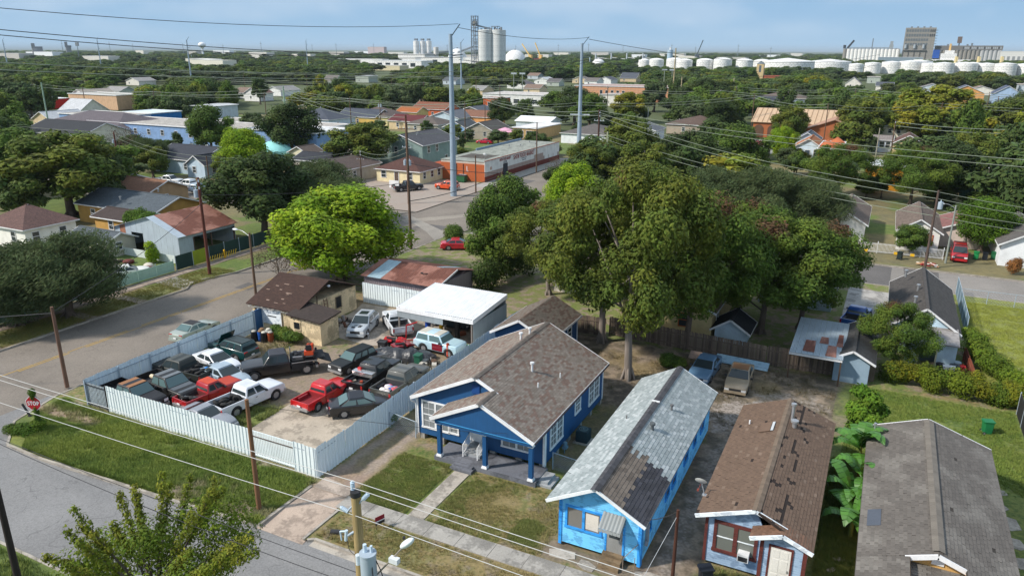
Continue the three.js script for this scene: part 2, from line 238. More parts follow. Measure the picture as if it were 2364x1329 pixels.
for (const z of [-3.2, -12.4, -18.1]) slabs('path', 'concrete strip from kerb to pavement', -43.55, -39.1, z - 0.55, z + 0.55, 1.5, 'x', mat(0.42, 0.34, 0.28, 0.95, 'conc'), 7);
struct('path', prism([[-43.5, -23.3], [-39, -23.2], [-40, -25.8], [-43.5, -26]], -0.1, 0.02), CONCG, 'cracked drive apron across the road');
{ const o = new THREE.Group(); o.name = numbered('driveway_apron'); o.userData = { kind: 'structure', label: 'pinkish concrete drive apron at the kerb' }; scene.add(o);
  part(o, 'slab', tri([[[0.3, 0.03, 0.95], [3.0, 0.03, 0.95], [3.2, 0.02, 3], [0.25, 0.02, 3]], [[0.25, 0.02, 3], [3.2, 0.02, 3], [3.45, -0.1, 5.4], [0.15, -0.1, 5.4]]]), mat(0.5, 0.4, 0.33, 0.95, 'conc'));
  part(o, 'edge', b2(0.1, 0.3, -0.2, 0.09, 0.9, 5.3), KERB); part(o, 'edge', b2(3.2, 3.36, -0.2, 0.06, 2.1, 5.1), KERB);
  part(o, 'slab', prism([[0.3, -0.3], [1.5, -0.2], [2.9, 0.2], [2.85, 0.9], [0.35, 0.9]], -0.05, 0.035), mat(0.5, 0.42, 0.36, 0.95, 'conc')); }
// concrete in the repair yard
{ const o = new THREE.Group(); o.name = numbered('yard_paving'); o.userData = { kind: 'structure', label: 'oil stained concrete pads in the repair yard' }; scene.add(o);
  part(o, 'slab', prism([[-8.4, -1.1], [-0.5, -1.0], [-0.7, -9.6], [-8.8, -8.4]], -0.05, 0.02), mat(0.5, 0.43, 0.35, 0.95, 'conc'));
  part(o, 'slab', prism([[-16.9, -19.6], [-10.5, -19.1], [-7.4, -20.6], [-1, -20.6], [-1, -28.6], [-18.2, -28.3], [-17.5, -26]], -0.05, 0.02), mat(0.42, 0.36, 0.3, 0.95, 'conc')); }
struct('driveway', prism([[27.3, -58], [32, -57.6], [31.9, -49.3], [27.2, -47.6]], -0.05, 0.03), mat(0.45, 0.43, 0.41, 0.95, 'conc'), 'stained concrete drive behind the block');
for (const [x, z, w, d, a] of [[16.4, -0.1, 1.5, 0.8, 0.2], [17.9, 0.2, 1.0, 0.7, -0.3], [18.6, -0.3, 0.5, 0.4, 0.5], [21.2, -0.2, 1.8, 1.2, 0.1], [29.6, -6.3, 0.6, 0.35, 0.4], [29.3, -5.2, 0.5, 0.3, 0.9], [36.2, -24.2, 0.8, 0.6, 0.2], [37.2, -22.5, 1.5, 1.2, 0.4], [37.4, -20.6, 0.9, 0.6, 0.1], [37.6, -18.9, 0.8, 0.6, 0.7], [37.8, -17.4, 1.0, 0.7, 0.2], [37.7, -15.6, 0.9, 0.8, 0.5], [37.9, -14, 1.3, 1.5, 0.1], [38.1, -12, 0.9, 1.1, 0.3], [38.2, -10.2, 1.0, 1.0, 0.6]]) top1('stepping_stone', prism([[-w / 2, -d * 0.3], [-w * 0.1, -d / 2], [w * 0.45, -d * 0.35], [w / 2, d * 0.3], [w * 0.05, d / 2], [-w * 0.42, d * 0.35]], -0.03, 0.04).rotateY(a).translate(x, 0, z), CONC, x > 35 ? 'flat concrete stepping stone beside the large grey roof' : x > 29 ? 'pale stone in the grass beside the banana plant' : 'broken concrete slab before the light blue house', 'stone', x > 35 ? 'stepping stones' : x > 29 ? 'stones by the bananas' : 'broken slabs');

// ---------- building kit ----------
const VC = (rough = 0.95, map = 'fine', o = {}) => { const k = 'vc' + rough + map + JSON.stringify(o); if (!MC[k]) MC[k] = new THREE.MeshStandardMaterial({ vertexColors: true, roughness: rough, map: map ? T[map] : null, side: THREE.DoubleSide, ...o }); return MC[k]; };
function soup(quads) { // [[p,p,p,p],[r,g,b]] coloured quads
  const P = new Float32Array(quads.length * 18), K = new Float32Array(quads.length * 18); let o = 0;
  for (const [q, c] of quads) for (const i of [0, 1, 2, 0, 2, 3]) { P.set(q[i], o); K.set(c, o); o += 3; }
  const g = new THREE.BufferGeometry(); g.setAttribute('position', new THREE.BufferAttribute(P, 3)); g.setAttribute('color', new THREE.BufferAttribute(K, 3)); g.computeVertexNormals(); return g;
}
const bil = (A, B, Cc, D, u, v) => [0, 1, 2].map((k) => lerp(lerp(A[k], B[k], u), lerp(D[k], Cc[k], u), v));
const nrm = (A, B, D) => V3(...B).sub(V3(...A)).cross(V3(...D).sub(V3(...A))).normalize();
const dist = (A, B) => Math.hypot(A[0] - B[0], A[1] - B[1], A[2] - B[2]);
// one roof slope: A,B eave left and right (seen from outside), C,D ridge right and left
function shingles(o, S, col, tw = 0.3, ex = 0.145, seed = 1, skip) {
  const [A, B, Cc, D] = S, N = nrm(A, B, D), r = rng(seed), Q = [], nv = Math.max(1, Math.round(Math.max(dist(A, D), dist(B, Cc)) / ex)), wid = Math.max(dist(A, B), dist(D, Cc)), nu = Math.max(1, Math.round(wid / tw)), up = (p, h) => [p[0] + N.x * h, p[1] + N.y * h, p[2] + N.z * h];
  for (let i = 0; i < nv; i++) for (let j = -1; j < nu; j++) {
    const off = (i % 2) * 0.5 + (r() - 0.5) * 0.08, u0 = clamp((j + off) / nu, 0, 1), u1 = clamp((j + 1 + off - 0.03) / nu, 0, 1), v0 = (i + (r() - 0.5) * 0.05) / nv, v1 = Math.min(1, (i + 1.05) / nv); if (u1 - u0 < 1e-3) continue;
    const c = col(u0, v0, r, i, j); if (!c || (skip && skip(u0, v0, r, i, j))) continue; const h = 0.022 + (r() < 0.03 ? 0.012 : 0);
    const a = up(bil(A, B, Cc, D, u0, v0), h), b = up(bil(A, B, Cc, D, u1, v0), h), d = up(bil(A, B, Cc, D, u1, v1), 0.006), e = up(bil(A, B, Cc, D, u0, v1), 0.006);
    Q.push([[a, b, d, e], c], [[up(bil(A, B, Cc, D, u0, v0), 0), up(bil(A, B, Cc, D, u1, v0), 0), b, a], c]);
  }
  const m = part(o, 'shingles', soup(Q), VC()); m.userData = { kind: 'stuff' }; return m;
}
function slab4(S, t = 0.14) { const [A, B, Cc, D] = S, N = nrm(A, B, D), dn = (p) => [p[0] - N.x * t, p[1] - N.y * t, p[2] - N.z * t], [a, b, c, d] = [A, B, Cc, D].map(dn); return tri([[A, B, Cc, D], [a, d, c, b], [A, a, b, B], [B, b, c, Cc], [Cc, c, d, D], [D, d, a, A]]); }
const shade = (c, r, k = 0.2) => { const v = 1 + (r() - 0.5) * k * 2; return [c[0] * v, c[1] * v, c[2] * v]; };
// a wall frame: origin p0, runs to p1, left to right seen from outside
function frame(p0, p1) { const L = Math.hypot(p1[0] - p0[0], p1[1] - p0[1]), d = [(p1[0] - p0[0]) / L, (p1[1] - p0[1]) / L], m = new THREE.Matrix4().makeBasis(V3(d[0], 0, d[1]), V3(0, 1, 0), V3(-d[1], 0, d[0])).setPosition(p0[0], 0, p0[1]); return { L, m }; }
function siding(o, f, y0, y1, m, peak, ex = 0.16, name = 'siding') { // lapped boards, optional gable peak [s, y]
  const Q = [], top = peak ? peak[1] : y1;
  for (let y = y0; y < top - 0.02; y += ex) {
    const e = Math.min(ex, top - y), yt = y + e; let a0 = 0, a1 = f.L, c0 = 0, c1 = f.L;
    if (peak) { const L = (yy) => yy <= y1 ? 0 : peak[0] * (yy - y1) / (peak[1] - y1), R = (yy) => yy <= y1 ? f.L : f.L - (f.L - peak[0]) * (yy - y1) / (peak[1] - y1); a0 = L(y); a1 = R(y); c0 = L(yt); c1 = R(yt); }
    Q.push([[a0, y, 0.022], [a1, y, 0.022], [c1, yt, 0.004], [c0, yt, 0.004]], [[a0, y, 0], [a1, y, 0], [a1, y, 0.022], [a0, y, 0.022]]);
  }
  const w = part(o, name, tri(Q).applyMatrix4(f.m), m); w.userData = { kind: 'stuff' };
  const poly = peak ? [[0, y0, 0], [f.L, y0, 0], [f.L, y1, 0], [peak[0], peak[1], 0], [0, y1, 0]] : [[0, y0, 0], [f.L, y0, 0], [f.L, y1, 0], [0, y1, 0]];
  part(o, 'wall', tri([poly, poly.map(([x, y]) => [x, y, -0.1]).reverse()]).applyMatrix4(f.m), m);
}
function plainWall(o, f, y0, y1, m, peak) { const p = peak ? [[0, y0], [f.L, y0], [f.L, y1], peak, [0, y1]] : [[0, y0], [f.L, y0], [f.L, y1], [0, y1]]; return part(o, 'wall', extr(p, 0.12).translate(0, 0, -0.06).applyMatrix4(f.m), m); }
// window or door set on a wall frame: casing proud, panes set back
function win(o, f, s, y, w, h, { n = 1, trim = WHITE, glass = GLASS, grid = [0, 0], sash = true, c = 0.09, bars, out = 0.02, sashM } = {}) {
  const g = [b2(s - c, s + w + c, y + h, y + h + c, out - 0.02, out + 0.05), b2(s - c * 1.2, s + w + c * 1.2, y - c, y, out - 0.02, out + 0.075), b2(s - c, s, y, y + h, out - 0.02, out + 0.05), b2(s + w, s + w + c, y, y + h, out - 0.02, out + 0.05)];
  for (let i = 1; i < n; i++) g.push(b2(s + w * i / n - c * 0.6, s + w * i / n + c * 0.6, y, y + h, out - 0.02, out + 0.048));
  const W = part(o, 'window', mg(g).applyMatrix4(f.m), trim), mu = [];
  for (let i = 0; i < n; i++) {
    const a = s + w * i / n + (i ? c * 0.6 : 0), b = s + w * (i + 1) / n - (i < n - 1 ? c * 0.6 : 0), ph = sash ? h / 2 : h;
    for (let k = 0; k < (sash ? 2 : 1); k++) { part(W, 'pane', b2(a, b, y + k * ph, y + (k + 1) * ph, out - 0.015, out + (k ? 0.01 : 0.002)).applyMatrix4(f.m), glass); for (let q = 1; q < grid[0]; q++) mu.push(b2(lerp(a, b, q / grid[0]) - 0.009, lerp(a, b, q / grid[0]) + 0.009, y + k * ph, y + (k + 1) * ph, out, out + 0.022)); for (let q = 1; q < grid[1]; q++) mu.push(b2(a, b, y + k * ph + ph * q / grid[1] - 0.009, y + k * ph + ph * q / grid[1] + 0.009, out, out + 0.021)); }
    if (sash) mu.push(b2(a, b, y + h / 2 - 0.03, y + h / 2 + 0.03, out, out + 0.035));
    if (bars) for (let q = 1; q < 8; q++) mu.push(b2(lerp(a, b, q / 8) - 0.01, lerp(a, b, q / 8) + 0.01, y, y + h, out + 0.05, out + 0.07));
  }
  if (mu.length) part(W, 'sash', mg(mu).applyMatrix4(f.m), bars ? BLACK : sashM ?? trim); return W;
}
function door(o, f, s, y, w, h, m, { trim = WHITE, glass, panels } = {}) {
  const D = part(o, 'door', mg([b2(s, s + w, y, y + h, 0, 0.05)]).applyMatrix4(f.m), m), c = 0.1;
  part(D, 'door_frame', mg([b2(s - c, s - 0.004, y, y + h + c, 0, 0.07), b2(s + w + 0.004, s + w + c, y, y + h + c, 0, 0.07), b2(s - 0.004, s + w + 0.004, y + h + 0.004, y + h + c, 0, 0.07)]).applyMatrix4(f.m), trim);
  if (glass) part(D, 'pane', b2(s + w * 0.15, s + w * 0.85, y + h * 0.45, y + h * 0.9, 0.04, 0.06).applyMatrix4(f.m), GLASS);
  if (panels) { const l = []; for (const a of [0.12, 0.55]) for (const [p, q] of [[0.05, 0.35], [0.4, 0.72], [0.77, 0.95]]) l.push(b2(s + w * a, s + w * (a + 0.33), y + h * p, y + h * q, 0.045, 0.062)); part(D, 'panel', mg(l).applyMatrix4(f.m), m); }
  part(D, 'handle', b2(s + w * 0.86, s + w * 0.92, y + h * 0.45, y + h * 0.5, 0.05, 0.1).applyMatrix4(f.m), STEEL); return D;
}
const at0 = (o, ...names) => { for (const c of o.children) { c.geometry.translate(-o.position.x, -o.position.y, -o.position.z); for (const d of c.children) d.geometry.translate(-o.position.x, -o.position.y, -o.position.z); } return o; };
const fascia = (o, pts, m, h = 0.2, t = 0.05) => { for (const [a, b] of pts) part(o, 'fascia', bar([a[0], a[1] - h / 2 + 0.02, a[2]], [b[0], b[1] - h / 2 + 0.02, b[2]], t, h), m); }, parts = (o, n, l, m) => { for (const g of l) part(o, n, g, m); };
const vent = (o, x, y, z, h = 0.5, r = 0.06, m = STEEL, cap = true) => part(o, 'vent_pipe', cap ? [cy(r, r, h, x, y, z, 8), cy(r * 1.8, r * 1.8, 0.12, x, y + h, z, 8)] : [cy(r, r, h, x, y, z, 8)], m);

// generic far or middle-distance house: local frame, ridge along z (or x when axis = 'x')
function house({ name = 'house', label, category = 'house', group, x, z, w, d, eave = 3, ridge = 4.6, axis = 'z', hip = false, wall, roof, trim = WHITE, over = 0.4, turn = 0, wins = [], doors = [], tabs = 0, gableM, base = 0, chim }) {
  const o = thing(name, label, category, [x, base, z], turn, group), g = new THREE.Group(), rot = axis === 'x' ? PI / 2 : 0; let W2 = w / 2, D2 = d / 2; if (axis === 'x') [W2, D2] = [D2, W2];
  const R = (geo) => rot ? geo.rotateY(rot) : geo, wm = wall, rm = roof, k = (ridge - eave) / (W2 + 0), oy = eave - k * over, X = W2 + over, Z = D2 + over;
  part(o, 'wall', R(mg([b2(-W2, W2, 0, eave, -D2, D2), ...(hip ? [] : [extr([[-W2, eave], [W2, eave], [0, ridge - 0.03]], D2 * 2 - 0.02)])])), wm);
  const hz = hip ? Math.max(0.2, Z - X * 0.95) : Z, S = [[[-X, oy, -Z], [-X, oy, Z], [0, ridge, hz], [0, ridge, -hz]], [[X, oy, Z], [X, oy, -Z], [0, ridge, -hz], [0, ridge, hz]]];
  const deck = S.map((s) => slab4(s, 0.12)); if (hip) for (const q of [1, -1]) deck.push(slab4([[-X * q, oy, Z * q], [X * q, oy, Z * q], [0.01 * q, ridge, hz * q], [-0.01 * q, ridge, hz * q]], 0.12));
  const ro = part(o, 'roof', R(mg(deck)), rm); if (tabs) { const c0 = rm.color, cc = [c0.r, c0.g, c0.b]; let i = 0; for (const s of S) { const sh = shingles(o, s, (u, v, r) => shade(cc, r, 0.22), tabs, tabs * 0.5, 40 + i++); R(sh.geometry); o.remove(sh); ro.add(sh); } }
  part(ro, 'ridge_cap', R(b2(-0.14, 0.14, ridge - 0.06, ridge + 0.035, -hz, hz)), rm);
  const tr = [b2(-X - 0.02, -X + 0.04, oy - 0.16, oy - 0.01, -Z, Z), b2(X - 0.04, X + 0.02, oy - 0.16, oy - 0.01, -Z, Z)]; for (const q of [1, -1]) if (hip) tr.push(b2(-X, X, oy - 0.16, oy - 0.01, q * Z - 0.03, q * Z + 0.03)); else for (const e of [1, -1]) tr.push(bar([e * X, oy - 0.06, q * Z], [0, ridge - 0.06, q * Z], 0.05, 0.17)); part(o, 'fascia', R(mg(tr)), trim);
  const F = (side) => { const [a, b] = axis === 'x' ? [D2, W2] : [W2, D2]; return { f: frame([-a, b], [a, b]), b: frame([a, -b], [-a, -b]), r: frame([a, b], [a, -b]), l: frame([-a, -b], [-a, b]) }[side]; };
  for (const [sd, s, y, ww, hh, q] of wins) win(o, F(sd), s, y, ww, hh, { trim, c: 0.08, ...(q ?? {}) }); for (const [sd, s, y, ww, hh, m] of doors) door(o, F(sd), s, y, ww, hh, m ?? WHITE, { trim });
  if (chim) for (const [cx, cz, h] of chim) vent(o, cx, ridge - 0.5, cz, h ?? 0.7, 0.1);
  return o;
}

// ---------- the dark blue house ----------
{
  const o = thing('bungalow', 'dark blue bungalow with brown shingle roof, white trim and front porch', 'house', [7.5, 0, -12.5]);
  const BL = hex('#134a78', 0.6, 'metal'), DECK = hex('#4a3f36', 0.95), wt = hex('#eef1f4', 0.5);
  const sh = (u, v, r) => { const q = r(); return shade(q < 0.3 ? [0.225, 0.15, 0.118] : q < 0.72 ? [0.255, 0.21, 0.172] : [0.3, 0.255, 0.212], r, 0.12); };
  const e = 3.2, ez = 2.4, x1 = 12.5, rx = 7.45, ry = 5.65, zf = -6.8, zb = -18.2, px = 8.82, py = ry - (ry - e) / (x1 - rx) * (px - rx);
  const L = [[ez, e, zb], [ez, e, zf], [rx, ry, zf], [rx, ry, zb]], Rr = [[x1, e, zf], [x1, e, zb], [rx, ry, zb], [rx, ry, zf]], Pr = [[x1, e, -4.85], [x1, e, zf], [px, py, zf], [px, py, -4.85]], Pl = [[5.2, e, -7.15], [5.2, e, -4.85], [px, py, -4.85], [px, py, -7.15]];
  const roof = part(o, 'roof', [slab4(L), slab4(Rr), slab4(Pr), slab4(Pl)], DECK);
  for (const [s, k] of [[L, 1], [Rr, 2], [Pr, 3], [Pl, 4]]) { const m = shingles(o, s, sh, 0.34, 0.17, k); o.remove(m); roof.add(m); }
  { const Q = [], r = rng(9); for (let z = zb; z < zf - 0.01; z += 0.24) for (const q of [-1, 1]) Q.push([[[rx, ry + 0.05, z], [rx, ry + 0.045, z + 0.26], [rx + q * 0.2, ry - 0.045, z + 0.26], [rx + q * 0.2, ry - 0.04, z]], shade([0.16, 0.135, 0.115], r, 0.2)]); for (let z = zf; z < -4.86; z += 0.24) for (const q of [-1, 1]) Q.push([[[px, py + 0.05, z], [px, py + 0.045, z + 0.26], [px + q * 0.18, py - 0.04, z + 0.26], [px + q * 0.18, py - 0.035, z]], shade([0.16, 0.135, 0.115], r, 0.2)]); const m = part(roof, 'ridge_cap', soup(Q), VC()); m.userData = { kind: 'stuff' }; }
  const ff = frame([2.75, -7.2], [12.2, -7.2]), fr = frame([12.2, -7.2], [12.2, -17.8]), fl = frame([2.75, -17.8], [2.75, -7.2]), fb = frame([12.2, -17.8], [2.75, -17.8]), fp = frame([5.45, -5.02], [12.32, -5.02]);
  siding(o, ff, 0.42, 3.12, BL, [4.7, 5.4], 0.15); siding(o, fr, 0.42, 3.15, BL, null, 0.15); siding(o, fl, 0.42, 3.15, BL, null, 0.15); siding(o, fb, 0.42, 3.12, BL, [4.7, 5.4], 0.15);
  siding(o, fp, 3.0, 3.12, BL, [3.37, 4.78], 0.15);
  part(o, 'beam', [b2(5.45, 12.3, 2.78, 3.0, -5.3, -5.02), b2(12.08, 12.3, 2.78, 3.0, -7.18, -5.31)], BL);
  part(o, 'drip_edge', b2(5.45, 12.32, 2.99, 3.03, -5.02, -4.97), hex('#3d93c8'));
  parts(o, 'corner_board', [b2(2.66, 2.8, 0.42, 3.15, -7.16, -7.1), b2(2.66, 2.72, 0.42, 3.15, -7.3, -7.16), b2(12.1, 12.26, 0.3, 3.1, -7.17, -7.11), b2(12.2, 12.26, 0.3, 3.15, -7.32, -7.17), b2(12.2, 12.26, 0.42, 3.15, -17.8, -17.66)], wt);
  fascia(o, [[[ez, e, zf], [rx, ry, zf]], [[rx, ry, zf], [px + 0.25, py - 0.12, zf]], [[5.2, e, -4.85], [px, py, -4.85]], [[px, py, -4.85], [x1, e, -4.85]], [[ez, e, zb], [rx, ry, zb]], [[rx, ry, zb], [x1, e, zb]]], wt, 0.22, 0.06);
  fascia(o, [[[ez, e, zb], [ez, e, zf]], [[x1, e, -4.85], [x1, e, zb]], [[5.2, e, -7.1], [5.2, e, -4.85]]], wt, 0.18, 0.05);
  part(o, 'downspout', [tube([[2.45, 3.05, -6.75], [2.5, 2.85, -6.85], [2.62, 2.7, -7.05], [2.64, 1.5, -7.08], [2.64, 0.3, -7.08]], 0.05)], wt);
  part(o, 'gutter', b2(x1 - 0.02, x1 + 0.1, e - 0.12, e - 0.03, -18.1, -4.9), hex('#3a2f33', 0.6));
  const GL = mat(0.22, 0.235, 0.24, 0.12, null);
  win(o, ff, 0.42, 1.02, 1.95, 1.85, { n: 2, trim: wt, glass: GL, grid: [2, 2], c: 0.12 }); win(o, ff, 2.05 + 0.5, 1.05, 0.55, 0.62, { trim: wt, glass: GL, grid: [2, 2], sash: false, c: 0.11 });
  win(o, ff, 6.5, 1.1, 1.95, 0.78, { n: 2, trim: wt, glass: GL, grid: [2, 1], c: 0.12 });
  win(o, fr, 0.85, 1.15, 1.9, 1.65, { n: 2, trim: wt, glass: GL, grid: [2, 2], c: 0.12 }); win(o, fr, 5.05, 1.7, 0.85, 1.1, { trim: wt, glass: GL, grid: [2, 2], c: 0.12 }); win(o, fr, 7.75, 1.15, 1.9, 1.65, { n: 2, trim: wt, glass: GL, grid: [2, 2], c: 0.12 });
  door(o, ff, 4.15, 0.85, 0.92, 2.0, wt, { trim: wt, glass: true });
  part(o, 'gable_vent', [b2(7.0, 7.6, 4.3, 4.95, -7.2, -7.13), b2(7.05, 7.55, 4.35, 4.9, -7.14, -7.11)], hex('#0d4585', 0.6));
  for (let i = 0; i < 6; i++) for (const [x, zz] of [[3, -7.4 - i * 2.05], [12, -7.4 - i * 2.05]]) part(o, 'pier', b2(x - 0.18, x + 0.18, 0, 0.46, zz - 0.2, zz + 0.2), CONCG);
  for (const x of [4.6, 6.5, 8.5, 10.4]) part(o, 'pier', b2(x - 0.2, x + 0.2, 0, 0.46, -7.45, -7.1), CONCG);
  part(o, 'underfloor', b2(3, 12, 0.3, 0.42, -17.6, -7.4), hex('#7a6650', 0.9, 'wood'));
  const pg = hex('#6c6f78', 0.6, 'conc'); part(o, 'porch_slab', b2(5.25, 12.5, 0, 0.34, -7.05, -5.15), pg); part(o, 'step', b2(6.75, 8.3, 0, 0.2, -5.15, -4.6), pg); part(o, 'step', b2(6.85, 8.2, 0.2, 0.3, -5.14, -4.88), pg);
  for (const x of [5.62, 8.95, 12.14]) { const c = part(o, 'column', b2(x - 0.13, x + 0.13, 0.52, 2.66, -5.43, -5.17), BL); part(c, 'column_base', [b2(x - 0.19, x + 0.19, 0.34, 0.45, -5.49, -5.11), b2(x - 0.16, x + 0.16, 0.45, 0.53, -5.46, -5.14)], wt); part(c, 'column_cap', b2(x - 0.17, x + 0.17, 2.66, 2.78, -5.47, -5.13), wt); }
  // white stair to the door with two railings
  const st = hex('#9a9ea3', 0.6, 'conc'); for (let i = 0; i < 3; i++) part(o, 'stair_step', b2(6.98, 8.12, 0.34, 0.84 - i * 0.17, -7.15 + i * 0.32 + (i ? 0.14 : 0), -6.69 + i * 0.32), st);
  for (const x of [7.02, 8.08]) { const l = [bar([x, 1.75, -7.05], [x, 1.2, -5.85], 0.04, 0.05), bar([x, 1.0, -7.05], [x, 0.55, -5.85], 0.03, 0.04), b2(x - 0.03, x + 0.03, 0.34, 1.25, -5.88, -5.82)]; for (let k = 1; k < 8; k++) { const t = k / 8; l.push(b2(x - 0.012, x + 0.012, lerp(1.0, 0.55, t), lerp(1.75, 1.2, t), lerp(-7.05, -5.85, t) - 0.012, lerp(-7.05, -5.85, t) + 0.012)); } part(o, 'railing', l, wt); }
  part(o, 'side_step', b2(12.52, 13.15, 0, 0.3, -6.75, -5.55), st); part(o, 'side_step', b2(12.52, 13.45, 0, 0.15, -6.7, -5.4), st);
  for (const [x, z, h] of [[9.4, -11.2, 0.6], [7.0, -14.4, 0.5], [7.2, -15.5, 0.45]]) vent(o, x, (x > rx ? ry - (x - rx) * 0.485 : ry - (rx - x) * 0.485) - 0.05, z, h, 0.085, hex('#d8d8d8', 0.4)); for (const [x, z] of [[10.4, -10.0], [10.9, -12.6]]) vent(o, x, ry - (x - rx) * 0.485 - 0.05, z, 0.4, 0.045, wt, false);
  part(o, 'gas_meter', [cy(0.14, 0.14, 0.3, 12.5, 0.45, -9.9, 10), b2(12.35, 12.65, 0.3, 0.45, -10.1, -9.7), rod([12.5, 0, -9.8], [12.5, 0.5, -9.8], 0.03)], hex('#6d8a9a', 0.5));
  at0(o);
}
{ // garage behind
  const o = thing('garage', 'small dark blue garage with brown shingles behind the bungalow', 'garage', [3.6, 0, -24.6]); const DECK = hex('#4a3f36', 0.95), BL = hex('#134a78', 0.6, 'metal'), wt = hex('#eef1f4', 0.5);
  const sh = (u, v, r) => shade(r() < 0.3 ? [0.15, 0.1, 0.075] : [0.19, 0.16, 0.13], r, 0.15), e = 2.75, x0 = 0.9, x1 = 6.4, xm = 3.6, ry = 4.2, zf = -21, zb = -28.4;
  const L = [[x0, e, zb], [x0, e, zf], [xm, ry, zf], [xm, ry, zb]], Rr = [[x1, e, zf], [x1, e, zb], [xm, ry, zb], [xm, ry, zf]], roof = part(o, 'roof', [slab4(L), slab4(Rr)], DECK); for (const s of [L, Rr]) { const m = shingles(o, s, sh, 0.4, 0.19, 21); o.remove(m); roof.add(m); }
  const ff = frame([1.2, -21.4], [6.1, -21.4]), fr = frame([6.1, -21.4], [6.1, -28]); siding(o, ff, 0.2, 2.7, BL, [2.4, 4.0]); siding(o, fr, 0.2, 2.75, BL); siding(o, frame([1.2, -28], [1.2, -21.4]), 0.2, 2.75, BL); siding(o, frame([6.1, -28], [1.2, -28]), 0.2, 2.7, BL, [2.5, 4]);
  fascia(o, [[[x0, e, zf], [xm, ry, zf]], [[xm, ry, zf], [x1, e, zf]], [[x1, e, zf], [x1, e, zb]], [[x0, e, zb], [x0, e, zf]]], wt); win(o, ff, 0.6, 1.4, 0.9, 0.8, { trim: wt }); win(o, fr, 4.3, 1.4, 0.8, 0.8, { trim: wt }); parts(o, 'corner_board', [b2(6.1, 6.16, 0.2, 2.7, -28, -27.86)], wt); at0(o);
}

